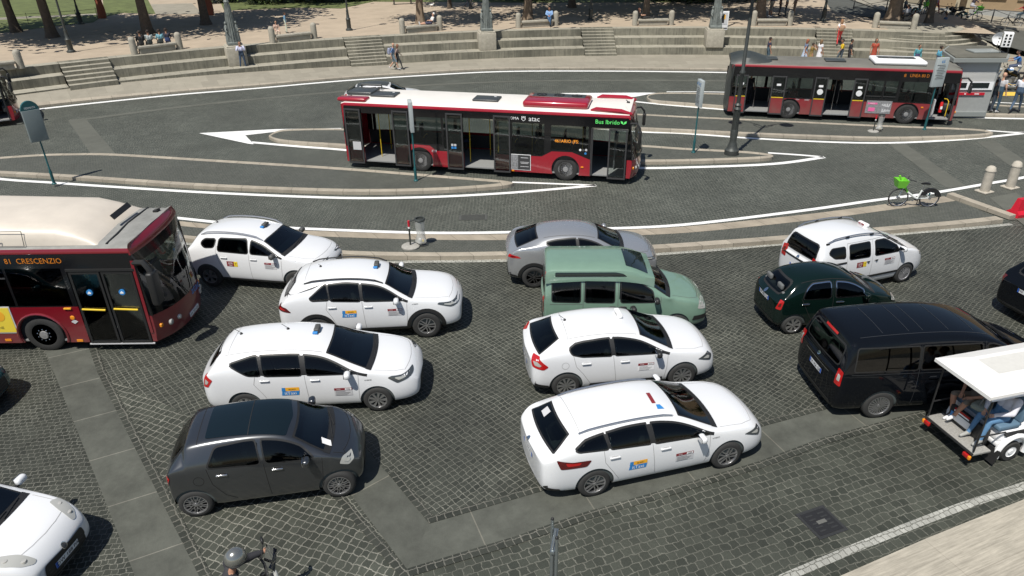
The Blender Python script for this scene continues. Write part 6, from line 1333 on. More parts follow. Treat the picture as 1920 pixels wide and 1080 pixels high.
# ---- bus cut by the left edge, far side
def extraD(t, c, fx_):
    w = c['w']; Hs = c['H']
    mb = MB(); 
    for s in (-1, 1): mb.slab([(5.2, 2.37), (5.2+s*.10, 2.42), (5.2+s*.11, 2.50), (5.2+s*.03, 2.47)], -w-.006, -w+.01, 'led_green')
    flat_text(mb, 'Bus Ibrido', 4.6, 2.44, .155, -w-.006, 'led_green'); mb.build('green_lettering', t)
    leaf(t, 4.10, 4.16, .25, 2.2, -w)
    leaf(t, 5.36, 5.42, .25, 2.2, -w)
busD = dict(busA); busD.update(extra=extraD, roofm='roof_white', wheels=[-2.95, 3.06])
make_bus(busD, 'city_bus', 'red bus cut off by the left edge, only its front and mirror showing', (-30.75, 34.3), 33)
# ================================================================== people
mat('helmet_shell', (.33, .33, .30), .2, .75, coat=1)
SKIN = [(.42, .22, .14), (.30, .15, .09), (.55, .32, .22)]
def cm(c, tagn='cloth'):
    n = tagn+'_%02x%02x%02x' % tuple(int(x*255) for x in c); return mat(n, c, .8, noise=.15, nscale=9)
mat('eye_dark', (.02, .015, .01), .3)
def ellip(mb, c, r, m, n=12, k=8, rot=None):
    vs = []; fs = []
    for i in range(k+1):
        a = math.pi*i/k
        for j in range(n):
            b = 2*math.pi*j/n; p = Vector((r[0]*math.sin(a)*math.cos(b), r[1]*math.sin(a)*math.sin(b), r[2]*math.cos(a)))
            vs.append((rot @ p if rot else p)+Vector(c))
    for i in range(k):
        for j in range(n): fs.append((i*n+j, (i+1)*n+j, (i+1)*n+(j+1) % n, i*n+(j+1) % n))
    mb.add(vs, fs, m, smooth=True)
POSES = {
 'stand': dict(pel=(0, 0, .95), nk=(0, 0, 1.46), hd=(.02, 0, 1.61), kR=(.03, -.10, .50), aR=(0, -.11, .09), kL=(.02, .10, .50), aL=(-.03, .11, .09), eR=(-.03, -.25, 1.15), wR=(.06, -.25, .91), eL=(-.03, .25, 1.15), wL=(.06, .25, .91)),
 'walk': dict(pel=(0, 0, .94), nk=(.03, 0, 1.45), hd=(.07, 0, 1.60), kR=(.20, -.09, .53), aR=(.30, -.09, .11), kL=(.0, .10, .50), aL=(-.28, .10, .17), eR=(-.12, -.24, 1.16), wR=(-.10, -.24, .92), eL=(.08, .24, 1.16), wL=(.24, .22, .98)),
 'photo': dict(pel=(0, 0, .95), nk=(0, 0, 1.46), hd=(.03, 0, 1.61), kR=(.03, -.14, .50), aR=(0, -.20, .09), kL=(.02, .12, .50), aL=(.02, .16, .09), eR=(.16, -.24, 1.22), wR=(.22, -.07, 1.47), eL=(.16, .24, 1.22), wL=(.22, .07, 1.47)),
 'climb': dict(pel=(0, 0, .95), nk=(.06, 0, 1.45), hd=(.11, 0, 1.60), kR=(.25, -.10, .68), aR=(.22, -.10, .28), kL=(.04, .10, .52), aL=(-.10, .10, .10), eR=(.0, -.25, 1.20), wR=(.18, -.22, 1.10), eL=(-.08, .25, 1.16), wL=(.0, .26, .92)),
 'sit': dict(pel=(0, 0, .55), nk=(-.02, 0, 1.06), hd=(.01, 0, 1.21), kR=(.42, -.10, .52), aR=(.44, -.11, .09), kL=(.42, .12, .52), aL=(.40, .13, .09), eR=(.06, -.24, .78), wR=(.28, -.14, .62), eL=(.06, .24, .78), wL=(.28, .14, .62)),
 'cross': dict(pel=(0, 0, .55), nk=(-.08, 0, 1.04), hd=(-.05, 0, 1.19), kR=(.42, -.04, .62), aR=(.66, .10, .34), kL=(.42, .12, .52), aL=(.42, .13, .09), eR=(.06, -.24, .80), wR=(.26, -.05, .74), eL=(.06, .24, .80), wL=(.26, .08, .72)),
 'lounge': dict(pel=(0, 0, .55), nk=(-.24, 0, 1.0), hd=(-.25, 0, 1.15), kR=(.42, -.08, .60), aR=(.84, -.08, .54), kL=(.43, .08, .56), aL=(.86, .07, .53), eR=(-.10, -.22, .74), wR=(.12, -.10, .74), eL=(-.10, .22, .74), wL=(.12, .10, .74)),
 'ride': dict(pel=(0, 0, .82), nk=(.12, 0, 1.31), hd=(.19, 0, 1.46), kR=(.40, -.17, .72), aR=(.40, -.17, .33), kL=(.40, .17, .72), aL=(.40, .17, .33), eR=(.32, -.30, 1.10), wR=(.53, -.34, 1.06), eL=(.32, .30, 1.10), wL=(.53, .34, 1.06)),
 'low': dict(pel=(0, 0, .20), nk=(-.02, 0, .70), hd=(.02, 0, .85), kR=(.36, -.14, .42), aR=(.56, -.14, .09), kL=(.36, .14, .42), aL=(.56, .14, .09), eR=(.10, -.24, .44), wR=(.32, -.14, .46), eL=(.10, .24, .44), wL=(.32, .14, .46)),
}
def person(loc, rz, pose, top, bottom, label, skin=0, hair=(.03, .02, .015), h=1.72, legs='long', sleeves='short', longhair=False, skirt=None, shoes=(.05, .05, .05), group=None, helmet=False, female=False, fine=.024, top2=None, bald=False):
    J = {k: Vector(v) for k, v in POSES[pose].items()} if isinstance(pose, str) else pose
    sk = cm(SKIN[skin], 'skin'); tp = cm(top); bt = cm(bottom); sh = cm(shoes); hr = cm(hair, 'hair')
    up = (J['nk']-J['pel']).normalized(); side = Vector((0, 1, 0))
    sw = .165 if female else .185
    shR, shL = J['nk']-side*sw-up*.06, J['nk']+side*sw-up*.06; hpR, hpL = J['pel']-side*.085, J['pel']+side*.085
    caps = []   # p0, p1, r0, r1, material
    wa = J['pel'].lerp(J['nk'], .42); wr = .100 if female else .115
    for s in (-1, 1):
        caps += [(J['pel']+side*.05*s, wa+side*.045*s, .118, wr-.005, 'wb'), (wa+side*.045*s, J['nk']-up*.16+side*.075*s, wr-.005, .112, 'top'), (J['nk']-up*.14+side*.07*s, J['nk']-up*.075+side*(sw-.03)*s, .09, .062, 'top')]
    caps += [(J['nk']-up*.05, J['hd']-up*.04, .052, .050, 'skin'), (J['hd']-up*.02, J['hd']+up*.035, .082, .092, 'skin'), (J['hd']-up*.05+Vector((.035, 0, 0)), J['hd']+Vector((.01, 0, .01)), .05, .08, 'skin')]
    for s, S_ in ((-1, 'R'), (1, 'L')):
        shd = shR if s < 0 else shL; hp = hpR if s < 0 else hpL
        kn, an, el, wr_ = J['k'+S_], J['a'+S_], J['e'+S_], J['w'+S_]
        caps += [(hp, kn, .088, .060, 'thigh'), (kn, kn.lerp(an, .3), .057, .058, 'calf'), (kn.lerp(an, .3), an, .056, .036, 'calf')]
        fd = Vector((1, 0, -.1)) if abs((an-kn).normalized().z) > .35 else Vector((.2, 0, 1))
        caps += [(an-fd*.02, an+fd.normalized()*.15+Vector((0, s*.01, -.035 if fd.z < 0 else 0)), .046, .034, 'shoe'), (an+Vector((-.03, 0, -.03 if fd.z < 0 else 0)), an, .04, .04, 'shoe')]
        mid = shd.lerp(el, .5); fa = (1.7 if helmet else 1.35) if sleeves == 'long' else 1; caps += [(shd, mid, .056*fa, .047*fa, 'top'), (mid, el, .047*fa, .041*fa, 'uarm'), (el, wr_, .040*fa, .029*(1+(fa-1)*.6), 'farm')]
        hd = (wr_-el).normalized(); caps += [(wr_, wr_+hd*.075, .028, .036, 'skin')]
    mb = MB(); M0 = MATS['print_black']
    for a, b, r0, r1, _ in caps:
        a, b = Vector(a), Vector(b); d = (b-a); L_ = d.length; d.normalize(); q = d.to_track_quat('Z', 'Y').to_matrix().to_4x4(); T = Matrix.Translation(a) @ q
        prof = [(0, -r0), (r0*.7, -r0*.7), (r0, 0), (r1, L_), (r1*.7, L_+r1*.7), (0, L_+r1)]
        prof[0] = (1e-4, -r0); prof[-1] = (1e-4, L_+r1); mb.lathe(prof, M0, 10, M=T, cap=True)
    me = bpy.data.meshes.new('p'); me.from_pydata(mb.v, [], mb.f); ob = bpy.data.objects.new('p', me); COL.objects.link(ob)
    bmt = bmesh.new(); bmt.from_mesh(me); bmesh.ops.recalc_face_normals(bmt, faces=bmt.faces[:]); bmt.to_mesh(me); bmt.free()
    rm = ob.modifiers.new('r', 'REMESH'); rm.mode = 'VOXEL'; rm.voxel_size = fine; rm.use_smooth_shade = True
    s_ = ob.modifiers.new('s', 'SMOOTH'); s_.iterations = 2; s_.factor = .5
    dg = bpy.context.evaluated_depsgraph_get(); m2 = bpy.data.meshes.new_from_object(ob.evaluated_get(dg)); bpy.data.objects.remove(ob); bpy.data.meshes.remove(me)
    mats = {'skin': sk, 'top': tp, 'wb': bt, 'thigh': bt, 'calf': bt if legs == 'long' else sk, 'shoe': sh, 'uarm': tp if sleeves != 'none' else sk, 'farm': tp if sleeves == 'long' else sk}
    if sleeves == 'short': mats['uarm'] = sk if top2 else tp
    if legs == 'bare': mats['thigh'] = sk
    out = MB(); seg = [(Vector(a), Vector(b), r0, r1, k) for a, b, r0, r1, k in caps]
    V = [v.co.copy() for v in m2.vertices]; out.v = [tuple(v) for v in V]
    for p in m2.polygons:
        c = p.center; best = None; bd = 9
        for a, b, r0, r1, k in seg:
            ab = b-a; t_ = max(0, min(1, (c-a).dot(ab)/max(1e-9, ab.length_squared))); d = (c-a-ab*t_).length-(r0+(r1-r0)*t_)
            if d < bd: bd, best = d, k
        out.f.append(tuple(p.vertices)); out.m.append(out.mi(mats[best])); out.sm.append(True)
    bpy.data.meshes.remove(m2)
    # fingers
    for S_, s in (('R', -1), ('L', 1)):
        hd = (J['w'+S_]-J['e'+S_]).normalized(); pal = J['w'+S_]+hd*.085; sd = hd.cross(up).normalized() if abs(hd.dot(up)) < .9 else Vector((1, 0, 0)); cr = hd.cross(sd).normalized()
        for i, (o_, l_) in enumerate(((-.027, .058), (-.009, .070), (.009, .066), (.026, .052))):
            a = pal+sd*o_+hd*.012; b = a+hd*l_*.55+cr*.006; c = b+hd*l_*.4+cr*.022; out.tube([a, b, c], [.0095, .0085, .006], sk, 6)
        a = J['w'+S_]+hd*.045-sd*.03; out.tube([a, a-sd*.025+hd*.025, a-sd*.032+hd*.055+cr*.01], [.011, .01, .007], sk, 6)
    # face
    hd = J['hd']; f = Vector((1, 0, 0))
    out.tube([hd+f*.085+up*.02, hd+f*.108-up*.012, hd+f*.088-up*.02], [.008, .013, .01], sk, 6)
    for s in (-1, 1): ellip(out, hd+f*.083+side*.033*s+up*.018, (.009, .014, .008), 'eye_dark', 6, 4); ellip(out, hd+side*.092*s+up*.0, (.02, .012, .03), sk, 6, 4)
    out.box(hd+f*.088-up*.045, (.008, .04, .008), cm((.3, .1, .08), 'lip'))
    o = out.build('person'); o.location = loc; o.rotation_euler = (0, 0, R(rz)); k = h/1.72; o.scale = (k, k, k)
    tag(o, label, 'person', group)
    mb = MB(); Rm = up.to_track_quat('Z', 'Y').to_matrix().to_4x4()
    if helmet:
        ellip(mb, hd+up*.03, (.15, .135, .15), 'helmet_shell', 28, 18); mb.tube([hd+up*.0+Vector((.13*math.cos(a), .125*math.sin(a), -.03)) for a in [i*math.pi/10 for i in range(21)]], .012, 'trim_black', 6, cap=False); ellip(mb, hd+up*.01+f*.06, (.10, .11, .07), 'car_glass', 14, 8)
        x = mb.build('helmet', o)
    elif not bald:
        ellip(mb, hd+up*.035-f*.018, (.098, .098, .095), hr, 14, 8)
        if longhair: ellip(mb, hd-f*.055-up*.06, (.06, .09, .15), hr, 12, 8)
        mb.build('hair', o)
    if skirt:
        z0 = J['pel']; mb = MB(); c1, z1, r1 = skirt; n = 16; prof = [(.12, .14), (.135, .02), (.16, -.1), (r1, -z1)]
        mb.lathe(prof, cm(c1), n, c=tuple(z0), cap=False); mb.build('skirt', o)
    return o
mat('helmet_shell', (.33, .33, .30), .2, .75, coat=1)
def backpack(o_, c, label):
    """a bag worn on the back: rests on a person, so it stays top-level"""
    T = o_.matrix_basis.copy() if False else Matrix.LocRotScale(o_.location, o_.rotation_euler, o_.scale)
    e = empty('backpack', T @ Vector((-.23, 0, 1.2)), o_.rotation_euler.z, label, 'bag')
    mb = MB(); mb.box((0, 0, 0), (.18, .3, .42), cm(c), bev=.07); mb.build('bag_body', e)
    mb = MB(); mb.box((-.1, 0, -.06), (.06, .22, .2), cm(tuple(x*.7 for x in c)), bev=.025); mb.build('front_pocket', e)
    for s in (-1, 1):
        mb = MB(); mb.tube([(.08, s*.1, .2), (.2, s*.12, .24), (.36, s*.12, .12), (.36, s*.13, -.04), (.1, s*.12, -.15)], .016, cm(c), 5); mb.build('strap', e)
PV = lambda u, v, z: G(u, v, z)
def P(u, v, z, *a, **k): return person(G(u, v, z), *a, **k)
# far pavement
P(458, 131, .42, -75, 'photo', (.55, .56, .72), (.05, .08, .13), 'person in a pale lilac shirt and jeans standing below the left lamp column', sleeves='long', h=1.78)
a = P(739, 131, .15, 5, 'walk', (.14, .22, .40), (.20, .26, .30), 'bald person in a blue shirt walking right beside the second stairs', legs='short', bald=True, h=1.72, skin=2, shoes=(.6, .6, .6))
backpack(a, (.30, .32, .42), 'grey blue backpack on the walking bald person')
P(747, 130, .15, 5, 'walk', (.35, .25, .22), (.03, .035, .04), 'person in dark leggings and pink top walking beside the bald person', female=True, longhair=True, hair=(.25, .12, .07), h=1.62)
P(1437, 123, .15, 0, 'stand', (.03, .03, .06), (.06, .1, .13), 'person in a navy shirt standing left of the others behind the dusty bus', sleeves='short', top2=1, h=1.8)
P(1505, 124, .15, 0, 'walk', (.13, .17, .26), (.4, .5, .62), 'red haired person in blue vest and pale skirt behind the dusty bus', female=True, longhair=True, hair=(.3, .1, .05), skirt=((.40, .48, .60), .42, .24), legs='bare', sleeves='none', h=1.72)
P(1517, 125, .15, 10, 'photo', (.25, .17, .05), (.2, .14, .05), 'person in a brown outfit raising both hands behind the dusty bus', female=True, h=1.5, skirt=((.25, .17, .06), .5, .25), legs='bare')
P(1532, 124, .15, 20, 'stand', (.7, .7, .72), (.7, .7, .72), 'person in a long white dress behind the dusty bus', female=True, longhair=True, hair=(.2, .12, .06), skirt=((.72, .72, .75), .75, .26), legs='bare', sleeves='none', h=1.68)
P(1573, 124, .15, 170, 'walk', (.75, .5, .02), (.06, .08, .1), 'person in a bright yellow shirt at the foot of the stairs', h=1.72)
P(1588, 124, .15, -10, 'stand', (.02, .02, .025), (.03, .03, .035), 'person all in black beside the person in yellow', hair=(.01, .01, .01), h=1.70)
r4 = [st_ for st_ in STAIRS][3]
a = person(pol((r4[0]+r4[1])/2+.2, 58.6, .80), 80, 'climb', (.75, .75, .76), (.62, .06, .06), 'person in a white top and red patterned trousers climbing the stairs', sleeves='none', female=True, skin=2, h=1.75, longhair=True, hair=(.3, .16, .08))
backpack(a, (.45, .28, .17), 'tan bag on the back of the person climbing the stairs')
P(1633, 125, .15, -100, 'stand', (.36, .06, .03), (.36, .06, .03), 'person in a long rust red dress against the seating tiers', female=True, longhair=True, hair=(.08, .05, .03), skirt=((.36, .06, .03), .7, .22), legs='bare', sleeves='none', h=1.76)
P(1713, 133, .15, -80, 'stand', (.08, .30, .34), (.07, .07, .15), 'person in a teal jacket behind the white rooftop unit of the dusty bus', h=1.6, sleeves='long')
a = P(1752, 140, .15, 0, 'stand', (.10, .36, .50), (.06, .09, .14), 'person in a cyan shirt near the kiosk, left of the lime top', h=1.72)
P(1766, 142, .15, 10, 'stand', (.25, .62, .06), (.1, .2, .22), 'person in a lime green top beside the kiosk', h=1.66, female=True)
# right edge
a = P(1862, 211, .14, 25, 'stand', (.50, .50, .52), (.04, .08, .12), 'bald person in a grey vest and jeans standing by the kiosk corner', sleeves='none', h=1.98, bald=True, skin=2, shoes=(.5, .5, .5))
a = P(1900, 212, .14, 40, 'walk', (.62, .64, .70), (.06, .10, .16), 'person in a white shirt and jeans leaning, right of the kiosk', h=1.95, skin=2)
P(1852, 210, .14, 30, 'stand', (.10, .11, .11), (.05, .06, .08), 'person in dark clothes half hidden by the kiosk corner', h=1.62)
# on and behind the benches of the square
SZ = 1.652
BL = [((253, 102), (338, 92)), ((512, 80), (590, 72)), ((755, 63), (825, 57)), ((972, 52), (1042, 48)), ((1190, 48), (1258, 47)), ((1412, 48), (1480, 48)), ((1640, 52), (1712, 55))]
def B(i, f, back, rz, *a, **k):
    p, q = G(*BL[i][0], SZ), G(*BL[i][1], SZ); d = (q-p).normalized(); o = p.lerp(q, f)+Vector((-d.y, d.x, 0))*back; o.z = SZ+.02
    return person(o, math.degrees(math.atan2(d.y, d.x))+rz, *a, **k)
B(0, .20, .08, 92, 'sit', (.02, .02, .022), (.03, .03, .03), 'person in black sitting with back turned on the left bench', sleeves='long', h=1.75)
B(0, .38, .06, 88, 'sit', (.42, .46, .45), (.04, .05, .05), 'person in a pale grey shirt sitting with back turned on the left bench', h=1.75)
B(0, .62, .06, 85, 'sit', (.20, .42, .50), (.04, .05, .05), 'person in a pale blue shirt sitting with back turned on the left bench', h=1.72, female=True)
B(0, .80, .35, 70, 'sit', (.03, .03, .05), (.05, .08, .2), 'person in dark clothes with blue trousers at the right end of the left bench', h=1.7)
P(521, 71, SZ, -60, 'sit', (.55, .38, .30), (.5, .4, .33), 'person in pink leaning by the post of the second bench', female=True, h=1.5, skin=2)
P(538, 62, SZ, 20, 'stand', (.14, .28, .42), (.55, .6, .5), 'child in a blue jacket and pale trousers behind the second bench', h=1.45, sleeves='long')
B(2, .76, .02, 178, 'lounge', (.62, .62, .60), (.05, .05, .09), 'white haired person stretched out on the third bench against its post', legs='short', hair=(.7, .7, .68), skin=2, h=1.7, shoes=(.7, .7, .7))
B(3, .82, -.02, -115, 'cross', (.22, .36, .60), (.05, .12, .24), 'person in a light blue shirt with crossed legs on the fourth bench', sleeves='long', h=1.78)
B(4, .20, .02, 0, 'lounge', (.02, .02, .02), (.03, .03, .03), 'person in black resting at the left end of the fifth bench', sleeves='none', female=True, longhair=True, hair=(.12, .05, .03), h=1.66, skin=2)
P(1444, 32, SZ, 200, 'stand', (.04, .06, .10), (.32, .30, .25), 'person in pale shorts and white shoes standing behind the sixth bench', legs='short', h=1.8, shoes=(.7, .7, .7))
P(1460, 30, SZ, -20, 'stand', (.03, .03, .04), (.02, .02, .03), 'person in dark clothes between two others behind the sixth bench', h=1.72)
a = P(1472, 31, SZ, 160, 'stand', (.42, .44, .44), (.04, .05, .06), 'person in a grey shirt standing behind the sixth bench', h=1.74)
P(1488, 28, SZ, 180, 'stand', (.10, .14, .16), (.3, .22, .18), 'person carrying a red bag behind the right post of the sixth bench', h=1.74)
bagp = G(1492, 22, SZ); mb = MB(); mb.box((0, 0, 0), (.3, .22, .5), cm((.7, .08, .04)), bev=.1); mb.tube([(-.1, 0, .22), (0, 0, .34), (.1, 0, .22)], .015, 'trim_black', 5); o = mb.build('shoulder_bag'); o.location = bagp+Vector((0, -.2, 1.15)); tag(o, 'bright red bag carried behind the sixth bench', 'bag')
P(1694, 27, SZ, -40, 'sit', (.06, .10, .13), (.05, .06, .08), 'person in dark blue sitting under the thick tree on the right', h=1.72)
P(1697, 43, SZ, 100, 'sit', (.32, .33, .36), (.05, .05, .05), 'person in a grey shirt sitting with back turned on the right bench', h=1.7)
P(1712, 41, SZ, 110, 'low', (.12, .03, .03), (.5, .45, .35), 'person in dark red crouching behind the right bench post', h=1.5)
P(1722, 26, 1.5, 180, 'stand', (.30, .60, .08), (.3, .28, .2), 'person in a lime vest standing behind the right bench', h=1.75)
P(1733, 28, 1.5, 10, 'stand', (.24, .22, .17), (.20, .19, .15), 'person in khaki standing beside the slim trunk at the right', h=1.8)
P(1751, 28, 1.4, 0, 'walk', (.42, .42, .50), (.36, .03, .06), 'person in a checked shirt and crimson trousers walking right', h=1.85, sleeves='long')
P(1771, 45, 1.3, 180, 'low', (.10, .16, .26), (.08, .12, .2), 'child in blue crouching on the kerb with a dark stick', h=1.3)
P(1817, 30, 1.1, 0, 'ride', (.03, .025, .04), (.5, .5, .55), 'cyclist in a black top and white trousers on the far lime bicycle', h=1.75, skin=2)
P(1915, 44, .9, 180, 'ride', (.45, .03, .04), (.05, .09, .12), 'person in a red top by the bicycles at the right edge', h=1.7)
P(878, 15, SZ, 30, 'walk', (.05, .05, .06), (.05, .05, .07), 'distant person in dark clothes crossing the shady square', h=1.75)
P(882, 17, SZ, 30, 'stand', (.10, .10, .09), (.06, .06, .06), 'distant person in grey beside the dark walker in the square', h=1.7)
P(1902, 150, .14, 150, 'ride', (.04, .16, .42), (.07, .09, .15), 'person in a bright blue shirt sitting on the nearest motorcycle', h=1.85)

# ================================================================== street furniture
mat('canopy_white', (.76, .75, .72), .55, noise=.06, nscale=3); mat('canopy_grey', (.60, .59, .55), .6, noise=.08); mat('cart_seat', (.10, .17, .24), .6); mat('cart_plate', (.42, .41, .38), .5, .3, noise=.35, nscale=30); mat('pedestal_stone', (.40, .37, .30), .8, noise=.25, nscale=5, bump=.3); mat('helmet_shell', (.33, .33, .30), .2, .75, coat=1); mat('sign_writing', (.05, .35, .35), .5); mat('sign_back', (.22, .24, .24), .45, .6, noise=.2)
mat('concrete', (.34, .33, .30), .85, noise=.2, nscale=6, bump=.2); mat('lamp_iron', (.06, .066, .062), .5, .3, noise=.2, nscale=12); mat('bronze_grey', (.20, .22, .205), .55, .2, noise=.45, nscale=4, bump=.4, bscale=12)
mat('bench_stone', (.36, .335, .275), .8, noise=.3, nscale=4, bump=.3); mat('bark', (.115, .088, .065), .9, noise=.4, nscale=7, bump=.9, bscale=18); mat('bark_pale', (.22, .165, .115), .9, noise=.35, nscale=6, bump=.8, bscale=16)
mat('leaf', (.055, .085, .022), .6, noise=.4, nscale=3); mat('leaf_light', (.09, .13, .03), .6, noise=.3, nscale=3); mat('sign_grey', (.21, .25, .25), .45, .2); mat('sign_pale', (.40, .44, .44), .45); mat('sign_teal', (.015, .10, .11), .4); mat('lime', (.20, .62, .05), .4, coat=.5); mat('lime_white', (.72, .75, .72), .35, coat=.5)
mat('red_plastic', (.55, .012, .03), .42, noise=.12, nscale=4); mat('lantern_glass', (.6, .6, .55), .3); mat('bag_plastic', (.55, .56, .53), .35)
def bench(p0, p1, label):
    c = (p0+p1)/2; d = (p1-p0); d.z = 0; L_ = d.length; a = math.atan2(d.y, d.x); t = empty('stone_bench', (c.x, c.y, SZ), a, label, 'bench', 'stone benches along the edge of the square')
    for s in (-1, 1):
        mb = MB(); mb.lathe([(.21, 0), (.205, .86), (.19, .95), (.14, 1.02), (.07, 1.06), (1e-4, 1.07)], 'bench_stone', 16, c=(s*L_/2, 0, 0)); mb.build('end_post', t)
    mb = MB(); mb.box((0, 0, .39), (L_-.44, .52, .16), 'bench_stone', bev=.03); mb.build('seat', t)
    mb = MB(); mb.box((0, 0, .155), (L_-.6, .36, .31), 'bench_stone', bev=.02); mb.build('plinth', t)
bl = [((253, 102), (338, 92), 'stone bench on the left with four people sitting on it'), ((512, 80), (590, 72), 'stone bench right of the left column, with a child behind it'), ((755, 63), (825, 57), 'stone bench with a white haired person lying on it'),
      ((972, 52), (1042, 48), 'stone bench with a person in light blue crossing the legs'), ((1190, 48), (1258, 47), 'stone bench with a person in black at its left end'), ((1412, 48), (1480, 48), 'stone bench in front of a group of standing people'), ((1640, 52), (1712, 55), 'stone bench in front of the thickest tree trunk on the right')]
for a, b, l in bl: bench(G(*a, SZ), G(*b, SZ), l)
p = G(40, 128, SZ); bench(p-Vector((2.5, 1.9, 0)), p, 'stone bench at the far left, mostly hidden by the cut off bus')

def bollard(p, r, h, label, m='travertine', base=True):
    t = empty('stone_bollard', p, .4, label, 'bollard', 'travertine bollards on the right pavement')
    mb = MB(); mb.lathe([(r, 0), (r*.97, h*.80), (r*1.06, h*.81), (r*1.06, h*.84), (r*.96, h*.86), (r*.82, h*.95), (r*.45, h*.995), (1e-4, h)], m, 24); mb.build('shaft', t)
    mb = MB(); mb.box((0, 0, .03), (r*2.9, r*2.7, .06), m, bev=.02); mb.build('foot', t)
bollard(G(1845, 360, .02), .17, 1.02, 'pale stone bollard nearer the green basket bicycle'); bollard(G(1893, 352, .02), .17, 1.05, 'pale stone bollard nearer the right edge of the picture')

def statue_lamp(u, v, z, label):
    p = G(u, v, z); th = math.atan2(p.x-CX, p.y-CY); t = empty('lamp_column', (p.x, p.y, z), -th, label, 'lamp column', 'lamp columns with sculpted bases')
    up = .72
    mb = MB(); mb.box((0, .35, .58), (1.22, 1.45, 1.16), 'pedestal_stone', bev=.04); mb.box((0, .35, 1.2), (1.12, 1.3, .1), 'pedestal_stone', bev=.03); mb.build('pedestal', t)
    b = 1.25; mb = MB(); mb.box((0, .3, b+.1), (.82, .82, .2), 'bronze_grey', bev=.03)
    mb.lathe([(.37, b+.2), (.34, b+.5), (.27, b+1.3), (.20, b+2.2), (.15, b+2.55), (.18, b+2.62), (.10, b+2.8)], 'bronze_grey', 8, c=(0, .3, 0), smooth=False)
    for k in range(16):
        a = k*math.pi/8; mb.tube([(.36*math.cos(a), .3+.36*math.sin(a), b+.2), (.165*math.cos(a), .3+.165*math.sin(a), b+2.45)], .025, 'bronze_grey', 5)
    mb.build('fluted_base', t)
    for s in (-1, 1):
        mb = MB(); x = s*.31; ellip(mb, (x, .2, b+1.35), (.08, .08, .11), 'bronze_grey', 10, 8); mb.lathe([(.15, b+.2), (.13, b+.6), (.10, b+.85), (.13, b+1.12), (.05, b+1.26)], 'bronze_grey', 10, c=(x, .2, 0)); mb.tube([(x, .15, b+1.15), (x+s*.08, .02, b+.95), (x, -.06, b+.85)], .035, 'bronze_grey', 6); mb.build('figure', t)
    mb = MB(); mb.lathe([(.12, b+2.75), (.10, b+4), (.09, b+7.5), (.05, b+8.5)], 'bronze_grey', 12, c=(0, .3, 0)); mb.build('pole', t)
    mb = MB(); mb.lathe([(.05, 0), (.2, .1), (.28, .45), (.16, .62), (.03, .8)], 'lantern_glass', 12, c=(0, .3, b+8.5)); mb.build('lantern', t)
mat('pedestal_stone', (.40, .37, .30), .8, noise=.25, nscale=5, bump=.3)
statue_lamp(447, 122, .65, 'grey sculpted lamp column on the left pedestal, behind the person in the pale shirt'); statue_lamp(914, 93, .65, 'grey sculpted lamp column on the middle pedestal, above the white roofed bus'); statue_lamp(1338, 88, .65, 'grey sculpted lamp column on the right pedestal, with a poster board beside it')
# poster board on a thin pole beside the right column
p = G(1345, 84, .66); t = empty('poster_board', p, R(-2), 'white poster board on a thin pole by the right lamp column', 'sign')
mb = MB(); mb.tube([(0, -.7, 0), (0, -.7, 1.3)], .04, 'lamp_iron', 8); mb.build('pole', t)
mb = MB(); mb.box((0, -.7, 1.75), (.78, .08, 1.25), 'print_white', bev=.015); mb.build('panel', t)
mb = MB(); mb.box((.0, -.75, 1.9), (.62, .012, .8), 'sticker_pale'); mb.box((-.02, -.757, 1.9), (.22, .01, .6), 'print_black'); mb.box((.12, -.759, 2.0), (.08, .01, .3), 'sticker_orange'); mb.box((0, -.75, 1.25), (.7, .012, .06), 'print_black'); mb.build('poster', t)

def square_lamp(u, v, label, lean=0, hgt=6.5):
    p = G(u, v, SZ); t = empty('lamp_post', p, 0, label, 'street lamp', 'slim lamp posts in the square')
    mb = MB(); mb.lathe([(.26, 0), (.25, .1), (.17, .16), (.16, .75), (.19, .8), (.12, .9), (.085, 1.3), (.10, 1.36), (.07, 1.45)], 'lamp_iron', 12); mb.build('base', t)
    mb = MB(); mb.lathe([(.07, 1.4), (.055, hgt*.6), (.04, hgt)], 'lamp_iron', 10); mb.build('pole', t)
    mb = MB(); mb.lathe([(.06, 0), (.2, .06), (.26, .4), (.3, .42), (.1, .6), (.02, .7)], 'lantern_glass', 10, c=(0, 0, hgt)); mb.build('lantern', t)
square_lamp(134, 98, 'slim lamp post in the square, left of the stairs and the left bench'); square_lamp(152, 45, 'slim lamp post standing on the edge of the left lawn'); square_lamp(655, 57, 'slim lamp post in the square above the second stairs'); square_lamp(1107, 38, 'slim lamp post in the square above the middle stairs'); square_lamp(1543, 39, 'slim lamp post in the square left of the thickest tree trunk')

# tall lamp on the middle island
p = G(1371, 289, .13); t = empty('tall_lamp_post', p, R(20), 'tall dark iron lamp post with a fluted base, in front of the dusty bus', 'street lamp')
mb = MB(); mb.lathe([(.30, 0), (.30, .2), (.25, .25), (.22, .28), (.20, .40), (.155, .5), (.14, .62), (.165, 1.0), (.14, 1.08)], 'lamp_iron', 20); mb.build('foot', t)
mb = MB()
mb.lathe([(.125, 1.05), (.125, 1.9), (.165, 1.95), (.11, 2.05), (.15, 2.12), (.09, 2.2)], 'lamp_iron', 20)
for k in range(12): a = k*math.pi/6; mb.tube([(.128*math.cos(a), .128*math.sin(a), 1.08), (.128*math.cos(a), .128*math.sin(a), 1.9)], .014, 'lamp_iron', 5)
mb.build('fluted_shaft', t)
mb = MB(); mb.lathe([(.085, 2.15), (.08, 3.35), (.12, 3.4), (.12, 3.46), (.075, 3.52), (.065, 6.2), (.11, 6.25), (.11, 6.32), (.065, 6.4), (.045, 9.4), (.03, 9.9)], 'lamp_iron', 14); mb.build('pole', t)
